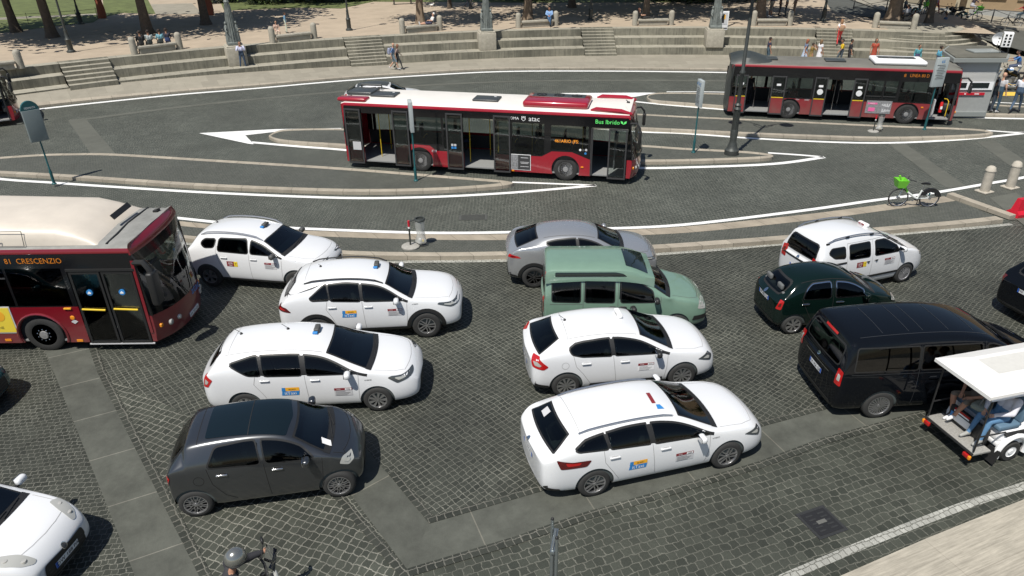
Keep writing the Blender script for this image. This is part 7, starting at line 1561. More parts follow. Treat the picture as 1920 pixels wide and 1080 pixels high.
for k, a in enumerate((0, math.pi/2*1.25, math.pi*1.2)):
    T = Matrix.Rotation(a, 4, 'Z'); mb = MB(); pts = [(0, 0, 9.1), (.3, 0, 9.5), (.8, 0, 9.75), (1.3, 0, 9.6), (1.5, 0, 9.25), (1.45, 0, 9.05)]; mb.tube([T@Vector(q) for q in pts], .035, 'lamp_iron', 6); mb.tube([T@Vector(q) for q in [(.05, 0, 8.8), (.4, 0, 9.0), (.55, 0, 9.3), (.35, 0, 9.45)]], .025, 'lamp_iron', 5); mb.build('arm', t)
    mb = MB(); mb.lathe([(.34, 8.72), (.33, 8.76), (.2, 8.88), (.06, 9.05)], 'lamp_iron', 14, M=T, c=(1.45, 0, 0)); mb.lathe([(1e-4, 8.55), (.16, 8.6), (.2, 8.72)], 'lantern_glass', 12, M=T, c=(1.45, 0, 0)); mb.build('lantern', t)

def stop_sign(p, rz, label, pole_h=2.25, txt=('FERMATA', 'ATAC'), pm='sign_teal', W_=.52, H_=1.12, hm=None, bm='sign_grey', plain=False):
    t = empty('bus_stop_sign', p, R(rz), label, 'sign', 'bus stop signs on the islands')
    mb = MB(); mb.lathe([(.09, 0), (.09, .03), (.055, .06), (.055, .45), (.06, .5), (.032, .6), (.03, pole_h+.1)], pm, 12); mb.build('pole', t)
    mb = MB(); z = pole_h; mb.box((0, 0, z+H_/2), (W_, .14, H_), bm, bev=.012); mb.build('timetable_box', t)
    mb = MB(); mb.slab([(W_/2*math.cos(a), z+H_+W_*.55*math.sin(a)) for a in [math.pi*i/14 for i in range(15)]], -.06, .06, hm or pm)
    if not hm: flat_text(mb, txt[0], 0, z+H_+.09, .075, -.066, 'print_white', .8); mb.build('sign_head', t)
    if plain: return t
    mb = MB(); flat_text(mb, txt[1], -.0, z+H_-.16, .13, -.078, 'sticker_blue'); 
    for k in range(9): mb.box((-.02+.04*((k*5) % 3-1), -.076, z+H_-.32-k*.075), (W_*.7-.03*((k*7) % 4), .006, .016), 'plastic_grey')
    mb.build('timetable', t)
stop_sign(G(102, 345, .1), 47, 'grey bus stop box with a rounded teal head, behind the cream roofed bus', 1.75, ('FERMATA', ''), plain=True, W_=.62, H_=1.2)
stop_sign(G(780, 339, .13), -78, 'bus stop box seen edge on, in front of the white roofed bus', 2.0, W_=.55, H_=1.15, hm='sign_pale', bm='sign_pale')
stop_sign(G(1300, 286, .13), -84, 'narrow edge on bus stop box left of the tall iron lamp post', 2.0, W_=.5, H_=1.1, hm='sign_pale', bm='sign_pale')
stop_sign(G(1733, 243, .13), 12, 'bus stop sign with blue writing near the front door of the dusty bus', 2.0, ('65 62', '65'), W_=.6, H_=1.3, hm='sign_pale', bm='sign_pale')

def litter_stand(p, rz, label, s=1.0):
    t = empty('litter_bag_stand', p, R(rz), label, 'litter bin', 'litter bag stands on the islands'); t.scale = (s, s, s)
    mb = MB(); mb.lathe([(.36, 0), (.36, .05), (.30, .09), (.05, .10)], 'concrete', 24); mb.build('base', t)
    mb = MB(); mb.tube([(-.0, 0, .08), (0, 0, .95)], .035, 'lamp_iron', 10); mb.tube([(0, 0, .88), (0, 0, 1.12)], .045, 'red_plastic', 10); mb.tube([(0, 0, .8), (0, 0, .87)], .047, 'print_white', 10); mb.build('post', t)
    mb = MB(); c = Vector((.42, .12, 1.12)); mb.tube([(0, 0, 1.08), (.2, .06, 1.12), (.26, .08, 1.12)], .03, 'lamp_iron', 6)
    mb.lathe([(.21, -.04), (.225, 0), (.20, .05), (.15, .05), (.15, -.02)], 'lamp_iron', 20, c=tuple(c)); mb.build('bag_ring', t)
    mb = MB(); n = 18; vs = []; prof = [(.20, -.02), (.185, -.25), (.15, -.5), (.17, -.72), (.22, -.92), (.14, -1.0), (1e-3, -1.0)]
    for r, z in prof:
        for k in range(n): a = 2*math.pi*k/n; q = r*(1+.10*math.sin(5*a+z*9)+.05*math.sin(9*a-z*4)); vs.append((c.x+q*math.cos(a), c.y+q*math.sin(a), c.z+z))
    mb.add(vs, [(i*n+k, i*n+(k+1) % n, (i+1)*n+(k+1) % n, (i+1)*n+k) for i in range(len(prof)-1) for k in range(n)], 'bag_film', smooth=True); mb.build('litter_bag', t)
    mb = MB()
    for k, m_ in enumerate(('poster_yellow', 'sticker_blue', 'print_white', 'red_plastic', 'sticker_pale')): ellip(mb, (c.x+.07*math.cos(k*2.2), c.y+.07*math.sin(k*2.2), .20+.05*(k % 3)), (.06, .05, .06), m_, 8, 6)
    mb.build('litter', t)
glassmat('bag_film_t', (.8, .8, .78))
def bagfilm():
    m = bpy.data.materials.new('bag_film'); m.use_nodes = True; MATS['bag_film'] = m; n = m.node_tree; n.nodes.clear(); o = n.nodes.new('ShaderNodeOutputMaterial'); mx = n.nodes.new('ShaderNodeMixShader'); mx.inputs[0].default_value = .45
    a = n.nodes.new('ShaderNodeBsdfTransparent'); b = n.nodes.new('ShaderNodeBsdfPrincipled'); b.inputs['Base Color'].default_value = (.62, .63, .6, 1); b.inputs['Roughness'].default_value = .35
    n.links.new(a.outputs[0], mx.inputs[1]); n.links.new(b.outputs[0], mx.inputs[2]); n.links.new(mx.outputs[0], o.inputs[0])
bagfilm()
litter_stand(G(770, 463, .15), 0, 'litter bag stand on a round concrete foot, left of the silver crossover', .8); litter_stand(G(1637, 247, .13), 0, 'litter bag stand beside the dusty bus, left of the bus stop sign with blue writing', .68)

# red plastic barrier
t = empty('road_barrier', G(1922, 402, .02), R(14), 'red plastic road barrier cut off by the right edge', 'barrier')
mb = MB(); n = 8; sec = [(-.24, 0), (-.25, .12), (-.13, .22), (-.09, .62), (.09, .62), (.13, .22), (.25, .12), (.24, 0)]
vs = [(x*.5-(.14*(z/.62) if x > 0 else -.14*(z/.62)), y, z) for x in (-1.2, 1.2) for y, z in sec]; mb.add(vs, [(i, i+1, n+i+1, n+i) for i in range(n-1)]+[(n-1, 0, n, 2*n-1), tuple(range(n))[::-1], tuple(range(n, 2*n))], 'red_plastic'); mb.build('body', t)
mb = MB(); mb.lathe([(.05, .62), (.05, .64), (1e-4, .645)], 'trim_black', 10); mb.build('filler_cap', t)

# ---- two wheelers
def spoke_wheel(t, c, r, m='tyre', rimm='alloy', n=14, th=.022):
    mb = MB(); pts = [(c[0]+r*math.cos(a), c[1], c[2]+r*math.sin(a)) for a in [2*math.pi*i/28 for i in range(29)]]; mb.tube(pts, th, m, 7, cap=False)
    mb.tube([(c[0]+(r-th)*math.cos(a), c[1], c[2]+(r-th)*math.sin(a)) for a in [2*math.pi*i/28 for i in range(29)]], th*.5, rimm, 5, cap=False)
    for k in range(n): a = 2*math.pi*k/n; mb.tube([c, (c[0]+(r-th)*math.cos(a), c[1], c[2]+(r-th)*math.sin(a))], .003, rimm, 3)
    mb.lathe([(.05, -.05), (.05, .05)], rimm, 10, axis='Y', c=c); mb.build('wheel', t)
def bicycle(p, rz, label, frame='lime_white', basket='lime', fender='trim_black', s=1.0, group=None, cargo=False):
    t = empty('bicycle', p, R(rz), label, 'bicycle', group); t.scale = (s, s, s); r = .33
    spoke_wheel(t, (.56, 0, r), r); spoke_wheel(t, (-.52, 0, r), r)
    mb = MB(); mb.tube([(.44, 0, .78), (.30, 0, .55)], .04, basket or frame, 8); mb.tube([(.30, 0, .55), (.02, 0, .36), (-.10, 0, .30)], .038, frame, 8); mb.tube([(-.10, 0, .30), (-.20, 0, .62)], .03, frame, 8); mb.tube([(-.10, .0, .30), (-.52, 0, r)], .02, frame, 6); mb.tube([(-.2, 0, .6), (-.52, 0, r)], .016, frame, 6)
    mb.build('frame', t)
    mb = MB(); mb.tube([(.40, 0, .95), (.46, 0, .72), (.56, 0, r)], .022, frame if basket == 'lime' else fender, 8); mb.build('fork', t)
    mb = MB(); mb.tube([(.40, 0, .92), (.34, 0, 1.02)], .018, frame, 6); mb.tube([(.22, -.28, 1.04), (.33, -.12, 1.03), (.35, 0, 1.02), (.33, .12, 1.03), (.22, .28, 1.04)], .014, 'trim_black', 6); mb.build('handlebar', t)
    mb = MB(); mb.tube([(-.2, 0, .6), (-.24, 0, .86)], .014, 'alloy', 6); mb.add([(-.40, -.07, .89), (-.40, .07, .89), (-.22, .05, .90), (-.10, .015, .88), (-.10, -.015, .88), (-.22, -.05, .90), (-.40, -.06, .84), (-.40, .06, .84), (-.12, 0, .84)], [(0, 1, 2, 3, 4, 5)[::-1], (0, 6, 7, 1), (1, 7, 8, 3, 2), (0, 5, 4, 8, 6)], 'trim_black'); mb.build('saddle', t)
    mb = MB(); arc = [(-.52+.37*math.cos(a), 0, r+.37*math.sin(a)) for a in [R(20+i*15) for i in range(11)]]; n_ = len(arc); vs = [(x, y, z) for (x, _, z) in arc for y in (-.05, .05)]
    mb.add(vs, [(2*i, 2*i+1, 2*i+3, 2*i+2) for i in range(n_-1)], fender)
    if basket == 'lime':
        for y_ in (-.055, .055):
            vs = [(x, y_, z) for (x, _, z) in arc]+[(-.52+.20*math.cos(a), y_, r+.22*math.sin(a)+.02) for a in [R(20+i*15) for i in range(11)]]; mb.add(vs, [(i, i+1, n_+i+1, n_+i) for i in range(n_-1)], fender)
    mb.build('mudguard', t)
    if basket == 'lime':
        mb = MB()
        for k in range(5): mb.box((-.72+.1*k, -.06, .50+.06*math.sin(k*2)), (.06, .006, .10), 'sign_writing', rot=Matrix.Rotation(.4*math.sin(k*3), 4, 'Y'))
        mb.build('writing', t)
        mb = MB(); a, b = (.13, .16), (.19, .23); z0, z1 = .74, 1.02; cx_ = .60
        vs = [(cx_+sx*q[0], sy*q[1], z) for q, z in ((a, z0), (b, z1)) for sx, sy in ((-1, -1), (1, -1), (1, 1), (-1, 1))]; mb.add(vs, [(3, 2, 1, 0), (0, 1, 5, 4), (1, 2, 6, 5), (2, 3, 7, 6), (3, 0, 4, 7)], basket)
        vs2 = [(cx_+(x-cx_)*.93, y*.93, z+.004*(z < .9)) for x, y, z in vs]; mb.add(vs2, [(0, 1, 2, 3), (4, 5, 1, 0), (5, 6, 2, 1), (6, 7, 3, 2), (7, 4, 0, 3)], basket); mb.tube([(cx_+.02, 0, 1.0), (cx_+.1, 0, 1.16)], .035, basket, 6); mb.build('basket', t)
    mb = MB(); mb.lathe([(.09, -.03), (.09, -.02)], 'trim_black', 14, axis='Y', c=(-.10, 0, .30)); mb.tube([(-.10, -.06, .30), (-.02, -.1, .17), (.0, -.16, .17)], .012, 'alloy', 5); mb.tube([(-.10, .06, .30), (-.18, .1, .43), (-.2, .16, .43)], .012, 'alloy', 5); mb.build('pedals', t)
    mb = MB(); mb.tube([(-.16, -.03, .3), (-.2, -.14, .03)], .012, 'trim_black', 5); mb.build('kickstand', t)
    return t
mat('sign_writing', (.05, .35, .35), .5)
b1 = (G(1684, 386, .15)+G(1736, 388, .15))/2
bicycle(b1, 176, 'hire bicycle with a bright green basket standing on the near traffic island', s=.98)
bicycle(G(1815, 40, 1.1), -5, 'hire bicycle with a green front ridden past the tan building', s=1.1)
bicycle(G(1722, 30, 1.5), 20, 'hire bicycle with a green basket among the people under the thick tree', s=1.0)
bicycle(G(1895, 50, .9), 178, 'black bicycle by the railing at the right edge', frame='trim_black', basket=None)
def motorcycle(p, rz, label, col='paint_black', s=1.0):
    t = empty('motorcycle', p, R(rz), label, 'motorcycle', 'motorcycles parked beside the kiosk'); t.scale = (s, s, s); r = .31
    for x in (-.68, .70):
        spoke_wheel(t, (x, 0, r), r-.04, n=8, th=.055)
    mb = MB(); mb.tube([(.34, 0, .86), (.1, 0, .84), (-.15, 0, .74), (-.3, 0, .62)], [.10, .17, .16, .10], col, 10); mb.build('fuel_tank', t)
    mb = MB(); mb.box((0, 0, .42), (.42, .3, .38), 'plastic_grey', bev=.06); mb.lathe([(.12, -.18), (.12, .18)], 'alloy', 14, axis='Y', c=(.05, 0, .38)); mb.tube([(.25, .14, .4), (-.1, .17, .22), (-.75, .18, .32)], .045, 'chrome', 8); mb.build('engine', t)
    mb = MB(); mb.box((-.42, 0, .78), (.62, .26, .10), 'trim_black', bev=.045); mb.build('seat', t)
    mb = MB(); mb.box((-.78, 0, .98), (.4, .42, .34), 'trim_black', bev=.08); mb.build('top_box', t)
    mb = MB(); mb.tube([(.46, 0, .95), (.70, -.08, r)], .028, 'chrome', 6); mb.tube([(.46, 0, .95), (.70, .08, r)], .028, 'chrome', 6); mb.build('fork', t)
    mb = MB(); mb.tube([(.25, -.36, 1.04), (.40, -.15, 1.05), (.42, .15, 1.05), (.25, .36, 1.04)], .016, 'trim_black', 6)
    for s_ in (-1, 1): mb.tube([(.34, s_*.22, 1.05), (.42, s_*.3, 1.22)], .01, 'trim_black', 5); ellip(mb, (.42, s_*.3, 1.25), (.03, .06, .045), 'trim_black', 8, 6)
    mb.build('handlebar', t)
    mb = MB(); mb.lathe([(1e-4, .10), (.09, .08), (.1, 0), (.05, -.1)], 'clear_lens', 14, axis='X', c=(.56, 0, .92)); mb.build('headlight', t)
    mb = MB(); arc = [R(30+i*15) for i in range(9)]; vs = [(.70+.35*math.cos(a), y, r+.35*math.sin(a)) for a in arc for y in (-.07, .07)]; mb.add(vs, [(2*i, 2*i+1, 2*i+3, 2*i+2) for i in range(8)], col); mb.build('mudguard', t)
    return t
motorcycle(G(1888, 165, .14), 165, 'black motorcycle with a rounded top box parked nearest the kiosk', s=1.1); motorcycle(G(1925, 160, .14), 150, 'black motorcycle cut off by the right edge beside the kiosk', s=1.1)
mb = MB(); ellip(mb, (0, 0, 0), (.14, .13, .14), 'print_white', 16, 10); mb.box((-.05, 0, .02), (.2, .28, .06), 'sticker_blue', bev=.02); o = mb.build('helmet'); o.location = G(1896, 131, 1.2); tag(o, 'white and blue helmet resting on the motorcycle by the kiosk', 'helmet')
bx = motorcycle(G(1782, 36, 1.3), 120, 'dark scooter standing by the railing left of the far cyclist', s=.9)

# ---- kiosk
zr = 2.95; c = [G(1789, 110, zr), G(1891, 110, zr), G(1894, 102, zr), G(1858, 87, zr), G(1778, 86, zr), G(1767, 95, zr)]
t = empty('kiosk', (0, 0, 0), 0, 'grey kiosk with a shuttered white front and a flat grimy roof', 'kiosk')
mat('kiosk_grey', (.34, .35, .34), .5, noise=.1); mat('kiosk_roof', (.13, .125, .10), .85, noise=.4, nscale=1.2); mat('kiosk_trim', (.26, .28, .27), .45); mat('shutter', (.55, .55, .53), .5)
ctr = sum(c, Vector())/6
mb = MB(); mb.prism([(p.x, p.y) for p in c], zr-.18, zr, 'kiosk_trim'); mb.prism([tuple((ctr+(p-ctr)*.93).xy) for p in c], zr, zr+.05, 'kiosk_roof'); mb.build('roof', t)
wl = [ctr+(p-ctr)*.84 for p in c]; fy0 = wl[0]; 
mb = MB(); mb.prism([(p.x, p.y) for p in wl], .1, zr-.18, 'kiosk_grey'); mb.build('wall', t)
A_, B_ = wl[0].copy(), wl[1].copy(); A_.z = B_.z = 0; d = (B_-A_).normalized(); nrm = Vector((d.y, -d.x, 0)); M_ = Matrix(((d.x, -nrm.x, 0, A_.x), (d.y, -nrm.y, 0, A_.y), (0, 0, 1, 0), (0, 0, 0, 1))); Lw = (B_-A_).length
mb = MB()
for k in range(15): mb.box((Lw/2, -.02, 1.86+k*.058), (Lw*.9, .03, .048), 'shutter', M=M_, bev=.008)
mb.build('shutter', t)
mb = MB(); mb.box((Lw/2, -.03, 1.62), (Lw*.92, .05, .40), 'print_white', M=M_); mb.build('window_frame', t)
for a, b in ((.10, .36), (.42, .86)): mb = MB(); mb.box((Lw*(a+b)/2, -.06, 1.64), (Lw*(b-a), .02, .25), 'car_glass', M=M_); mb.build('window', t)
mb = MB(); mb.box((Lw*.42, -.04, 1.22), (Lw*.80, .04, .12), 'red_plastic', M=M_); mb.box((Lw*.38, -.065, 1.22), (.08, .01, .05), 'print_white', M=M_); mb.box((Lw*.64, -.065, 1.22), (.22, .01, .04), 'print_white', M=M_); mb.build('red_band', t)
mb = MB(); mb.box((Lw*.5, -.05, .22), (Lw*.96, .1, .22), 'kiosk_trim', M=M_); mb.build('plinth', t)
mb = MB(); q = G(1842, 99, zr); mb.box((q.x, q.y, zr+.09), (1.3, .8, .1), 'kiosk_trim', bev=.03); mb.build('roof_hatch', t)
q = G(1880, 101, zr); t2 = empty('rooftop_unit', q, R(-25), 'white box with eight dark openings on thin legs above the kiosk roof', 'air unit'); t2.scale = (.66, .66, .72)
mb = MB(); mb.box((0, 0, .95), (.62, .55, .95), 'print_white', bev=.02); mb.build('casing', t2)
mb = MB()
for i in (-1, 1):
    for j in range(4): mb.box((i*.13, -.28, .64+j*.2), (.14, .02, .13), 'car_glass')
mb.build('openings', t2)
mb = MB(); mb.box((-.315, 0, .95), (.012, .46, .8), 'paint_teal'); mb.build('side_panel', t2)
for sx in (-1, 1):
    for sy in (-1, 1): mb = MB(); mb.tube([(sx*.26, sy*.22, 0), (sx*.26, sy*.22, .5)], .018, 'lamp_iron', 6); mb.build('leg', t2)
q = G(1868, 92, zr); mb = MB(); mb.tube([(0, .0, .4), (.0, 0, .0)], .02, 'lamp_iron', 6); mb.lathe([(.3, -.02), (.22, .06), (.05, .10), (.05, .12), (.24, .08), (.32, 0)], 'print_white', 20, axis='Y', c=(0, 0, .5), cap=False); o = mb.build('satellite_dish'); o.location = q; o.rotation_euler.z = R(-40); tag(o, 'small white satellite dish on the kiosk roof', 'dish')

# ---- trees
def leaves(name, n, rx, rz_, size, seed, m='leaf', hole=.35):
    rnd = random.Random(seed); mb = MB(); cl = []
    for k in range(26):
        a = rnd.uniform(0, 2*math.pi); q = rnd.uniform(.25, 1)**.6; cl.append(Vector((rx*q*math.cos(a), rx*q*math.sin(a), rz_*rnd.uniform(-.8, .9)*(1-.5*q))))
    vs = []; fs = []
    for i in range(n):
        c = cl[i % 26]; s_ = rx*.27; p = c+Vector((rnd.gauss(0, s_), rnd.gauss(0, s_), rnd.gauss(0, s_*.6)))
        d = Vector((rnd.uniform(-1, 1), rnd.uniform(-1, 1), rnd.uniform(-.6, .6))).normalized(); e = d.cross(Vector((rnd.uniform(-.4, .4), rnd.uniform(-.4, .4), 1))).normalized()
        w_ = size*rnd.uniform(.6, 1.3); o = len(vs); vs += [p-d*w_, p-e*w_*.5+d*w_*.1, p+d*w_, p+e*w_*.5+d*w_*.1]; fs.append((o, o+1, o+2, o+3))
    mb.add(vs, fs[:n*2//3], m); mb.add(vs, fs[n*2//3:], 'leaf_light')
    ob = mb.build(name); return ob
crown_mesh = []
for k in range(3):
    o = leaves('crown', 3000, 4.4, 2.3, .33, 11+k); crown_mesh.append(o.data); bpy.data.objects.remove(o)
def tree(u, v, r, label, pale=False, k=0, hgt=5.2, lean=(0, 0), cs=1.0):
    p = G(u, v, SZ); t = empty('tree', p, R(u*7 % 360), label, 'tree', 'trees in the square'); rnd = random.Random(u)
    m = 'bark_pale' if pale else 'bark'; mb = MB(); n = 14; rings = 12; vs = []; fs = []
    for i in range(rings+1):
        z = hgt*i/rings; rr = r*(1+.55*math.exp(-z*2.6))*(1-.35*z/hgt)
        for j in range(n): a = 2*math.pi*j/n; q = rr*(1+.09*math.sin(3*a+z*1.2+u)+.05*math.sin(7*a-z*2)); vs.append((q*math.cos(a)+lean[0]*z, q*math.sin(a)+lean[1]*z, z-.05))
    for i in range(rings):
        for j in range(n): fs.append((i*n+j, i*n+(j+1) % n, (i+1)*n+(j+1) % n, (i+1)*n+j))
    mb.add(vs, fs, m, smooth=True); top = Vector((lean[0]*hgt, lean[1]*hgt, hgt-.1))
    mb.build('trunk', t)
    for b in range(6):
        a = b*1.05+rnd.uniform(-.3, .3); q = Vector((math.cos(a), math.sin(a), 0)); mb = MB(); mb.tube([top-Vector((0, 0, .5)), top+q*.7+Vector((0, 0, .7)), top+q*1.9*cs+Vector((0, 0, 1.6)), top+q*3.1*cs+Vector((0, 0, 2.6))], [r*.5, r*.36, r*.22, r*.08], m, 8); mb.build('limb', t)
    c = link('crown', crown_mesh[k % 3], t); c.location = top+Vector((0, 0, 2.3)); c.scale = (cs, cs, cs); c.rotation_euler.z = rnd.uniform(0, 6)
tree(98, 70, .34, 'dark tree trunk on the left beside the lawn, left of the slim lamp posts', k=0, cs=1.25); tree(277, 63, .36, 'dark tree trunk directly behind the left bench', k=1, cs=1.1); tree(386, 46, .33, 'dark leaning trunk between the left bench and the left column', k=2, cs=1.15)
tree(789, 44, .30, 'brown tree trunk behind the bench with the lying person', True, k=0, cs=.8); tree(990, 37, .34, 'brown tree trunk behind the bench with the cross legged person', True, k=1, cs=.95); tree(1072, 14, .30, 'dark spreading trunk in the shade right of the middle column', k=2, cs=1.2)
tree(1211, 32, .26, 'slim pale trunk behind the bench with the person in black', True, k=0, cs=1.0); tree(1424, 35, .36, 'brown tree trunk behind the bench with the standing group', True, k=1, cs=1.05); tree(1674, 40, .52, 'thickest pale tree trunk, behind the right bench', True, k=2, cs=1.1); tree(1740, 43, .24, 'slim grey trunk beside the right bench post', k=0, cs=.9)
tree(843, 15, .16, 'thin dark trunk in the shade left of the middle column', k=1, cs=.9); tree(560, 2, .3, 'far dark trunk at the top edge above the second bench', k=2, cs=1.2); tree(1330, 2, .3, 'far dark trunk at the top edge above the right column', k=0, cs=1.3); tree(480, -6, .3, 'far dark trunk at the top edge right of the left column', k=1, cs=1.3); tree(1180, -4, .3, 'far dark trunk at the top edge above the fifth bench', k=1, cs=1.3)
tree(30, 60, .3, 'dark trunk at the far left edge beside the lawn', k=2, cs=1.2)
def bush(u, v, s, label, k):
    p = G(u, v, SZ); t = empty('bush', p, 0, label, 'bush', 'bushes at the back of the square'); mb = MB(); mb.tube([(0, 0, 0), (.1, 0, .5), (.2, .1, .9)], .06, 'bark', 6); mb.build('stem', t)
    c = link('foliage', crown_mesh[k % 3], t); c.scale = (s, s, s*.9); c.location = (0, 0, .7)
for i, (u, v, s) in enumerate([(415, 4, .36), (505, 6, .42), (588, 2, .40), (700, -4, .45), (1000, 0, .34), (1250, 0, .40), (1310, 4, .38), (1400, 2, .34), (940, -4, .4), (640, 2, .34)]):
    bush(u, v, s, ['low green bush at the top edge above the left column', 'low green bush at the top edge left of the second bench', 'low green bush at the top edge over the second bench', 'low green bush at the top edge near the slim lamp post', 'low green bush behind the fourth bench tree', 'low green bush behind the fifth bench', 'low green bush left of the right column', 'low green bush left of the group behind the sixth bench', 'low green bush behind the middle column', 'low green bush left of the lamp post above the second stairs'][i], i)
# net wrapped trunks
mat('orange_net', (.34, .10, .055), .8, noise=.4, nscale=20)
for (u, v, l) in ((192, 34, 'tall round post wrapped in rust orange netting on the left lawn edge'), (394, 28, 'rust orange netting wrapped loosely round a post behind the leaning trunk')):
    p = G(u, v, SZ); t = empty('wrapped_post', p, 0, l, 'post', 'posts wrapped in orange netting'); mb = MB(); n = 14; vs = []
    for i in range(9):
        for j in range(n): a = 2*math.pi*j/n; q = .30*(1+.08*math.sin(4*a+i)+.12*math.sin(i*1.3)); vs.append((q*math.cos(a)+.05*math.sin(i*.8), q*math.sin(a), i*.42))
    mb.add(vs, [(i*n+j, i*n+(j+1) % n, (i+1)*n+(j+1) % n, (i+1)*n+j) for i in range(8) for j in range(n)], 'orange_net', smooth=True); mb.build('netting', t)
    mb = MB(); mb.tube([(0, 0, 0), (0, 0, 3.6)], .07, 'bark', 8); mb.build('post', t)
# low wire fence round the left lawn
t = empty('lawn_fence', (0, 0, 0), 0, 'low wire fence with thin posts round the left lawn', 'fence')
fp = smooth_pts([G(-200, 62, SZ), G(0, 48, SZ), G(95, 42, SZ), G(183, 34, SZ), G(187, 26, SZ)], 6); mb = MB()
for z in (.25, .5, .75): mb.tube([q+Vector((0, 0, z)) for q in fp], .012, 'lamp_iron', 4)
mb.build('wires', t)
for q in fp[::3]: mb = MB(); mb.tube([q, q+Vector((0, 0, .85))], .02, 'lamp_iron', 5); mb.build('post', t)
# picnic table far away, gull
t = empty('park_bench', G(755, 8, SZ), R(15), 'reddish wooden park bench at the top edge left of the brown trunk', 'bench'); mat('wood_red', (.22, .08, .04), .7, noise=.3)
for k in range(3): mb = MB(); mb.box((0, -.2+k*.2, .45), (2.2, .14, .05), 'wood_red'); mb.build('seat_slat', t)
for k in range(2): mb = MB(); mb.box((0, .32, .62+k*.2), (2.2, .04, .14), 'wood_red'); mb.build('back_slat', t)
for s in (-1, 1): mb = MB(); mb.box((s*.8, 0, .22), (.08, .55, .44), 'lamp_iron'); mb.build('leg', t)
mb = MB(); ellip(mb, (0, 0, .18), (.17, .09, .09), 'print_white', 12, 8); ellip(mb, (.15, 0, .29), (.05, .045, .05), 'print_white', 8, 6); mb.tube([(.19, 0, .28), (.25, 0, .27)], [.014, .004], 'sticker_yellow', 5); mb.tube([(-.1, 0, .2), (-.28, 0, .22)], [.05, .015], 'sticker_pale', 6)
for s in (-1, 1): mb.tube([(.0, s*.03, .1), (.01, s*.03, 0)], .008, 'sticker_orange', 4)
o = mb.build('gull'); o.location = G(810, 13, SZ); tag(o, 'white bird standing on the sandy ground behind the third bench', 'bird')

# ---- building and railing, top right
t = empty('tan_building', (0, 0, 0), 0, 'tan rendered building with a framed doorway at the top right corner', 'building')
mat('render_tan', (.33, .24, .145), .9, noise=.12, nscale=1.2); mat('frame_stone', (.45, .39, .28), .8, noise=.1); mat('door_dark', (.10, .07, .04), .7, noise=.5, nscale=3)
A_ = G(1700, 12, 1.45); B_ = G(1930, 34, 1.05); d = (B_-A_); d.z = 0; Lb = d.length; d.normalize(); nb = Vector((d.y, -d.x, 0)); M_ = Matrix(((d.x, -nb.x, 0, A_.x), (d.y, -nb.y, 0, A_.y), (0, 0, 1, 0), (0, 0, 0, 1)))
xd = [(G(u, 20, 1.2)-A_).dot(d) for u in (1790, 1797, 1812, 1818)]
mb = MB(); x0, x1 = xd[1], xd[2]
for a, b in ((2.2 if False else max(0, xd[0]-2.2), x0), (x1, Lb+25)): mb.box(((a+b)/2, 3, 7), (b-a, 6, 12.4), 'render_tan', M=M_)
mb.box(((x0+x1)/2, 3, 9.2), (x1-x0, 6, 8), 'render_tan', M=M_); mb.build('wall', t)
mb = MB(); mb.box(((x0+x1)/2, .5, 3), (x1-x0+.1, .1, 4.4), 'door_dark', M=M_); mb.build('door', t)
mb = MB(); mb.box((x0-.12, -.05, 3.1), (.3, .2, 4.2), 'frame_stone', M=M_); mb.box((x1+.12, -.05, 3.1), (.3, .2, 4.2), 'frame_stone', M=M_); mb.box(((x0+x1)/2, -.05, 5.3), (x1-x0+.6, .22, .3), 'frame_stone', M=M_); mb.box(((x0+x1)/2, -.15, 1.15), (x1-x0+.7, .4, .2), 'frame_stone', M=M_); mb.build('door_frame', t)
for u, uw in ((1858, 26), (1925, 30)):
    xa = (G(u, 24, 1.1)-A_).dot(d); wv = 1.4; zb_ = 2.5; w_ = MB(); w_.box((xa, -.06, zb_+1.2), (wv+.4, .16, 2.6), 'frame_stone', M=M_); wf = w_.build('window_frame', t); mb = MB(); mb.box((xa, -.15, zb_+1.25), (wv-.1, .03, 2.2), 'door_dark', M=M_); mb.build('window', wf)
mb = MB(); mb.box((Lb/2+8, -.05, 1.25), (Lb+24-(x1)*0-8, .1, .5), 'kiosk_grey', M=M_); mb.build('plinth', t)
# railing along the side pavement
rail_px = [(1600, 16, 1.56), (1660, 24, 1.5), (1720, 31, 1.4), (1780, 37, 1.28), (1858, 42.5, 1.1), (1935, 48, .9), (2010, 54, .85)]
for i, (a, b) in enumerate(zip(rail_px[:-1], rail_px[1:])):
    a, b = G(*a), G(*b); t = empty('railing_panel', a, 0, ['grey railing panel beside the slim trunk at the right', 'grey railing panel behind the person in khaki', 'grey railing panel behind the scooter and the crouching child', 'grey railing panel behind the far green fronted bicycle', 'grey railing panel behind the black bicycle', 'grey railing panel at the right edge'][i], 'railing', 'railing panels along the far street')
    d_ = b-a; mb = MB()
    for z in (.12, .95): mb.tube([Vector((0, 0, z)), d_+Vector((0, 0, z))], .03, 'plastic_grey', 6)
    mb.tube([Vector((0, 0, .12)), d_+Vector((0, 0, .95))], .02, 'plastic_grey', 5); mb.tube([Vector((0, 0, .95)), d_+Vector((0, 0, .12))], .02, 'plastic_grey', 5); mb.build('rails', t)
    mb = MB(); mb.tube([(0, 0, 0), (0, 0, 1.02)], .05, 'plastic_grey', 8); mb.build('post', t)

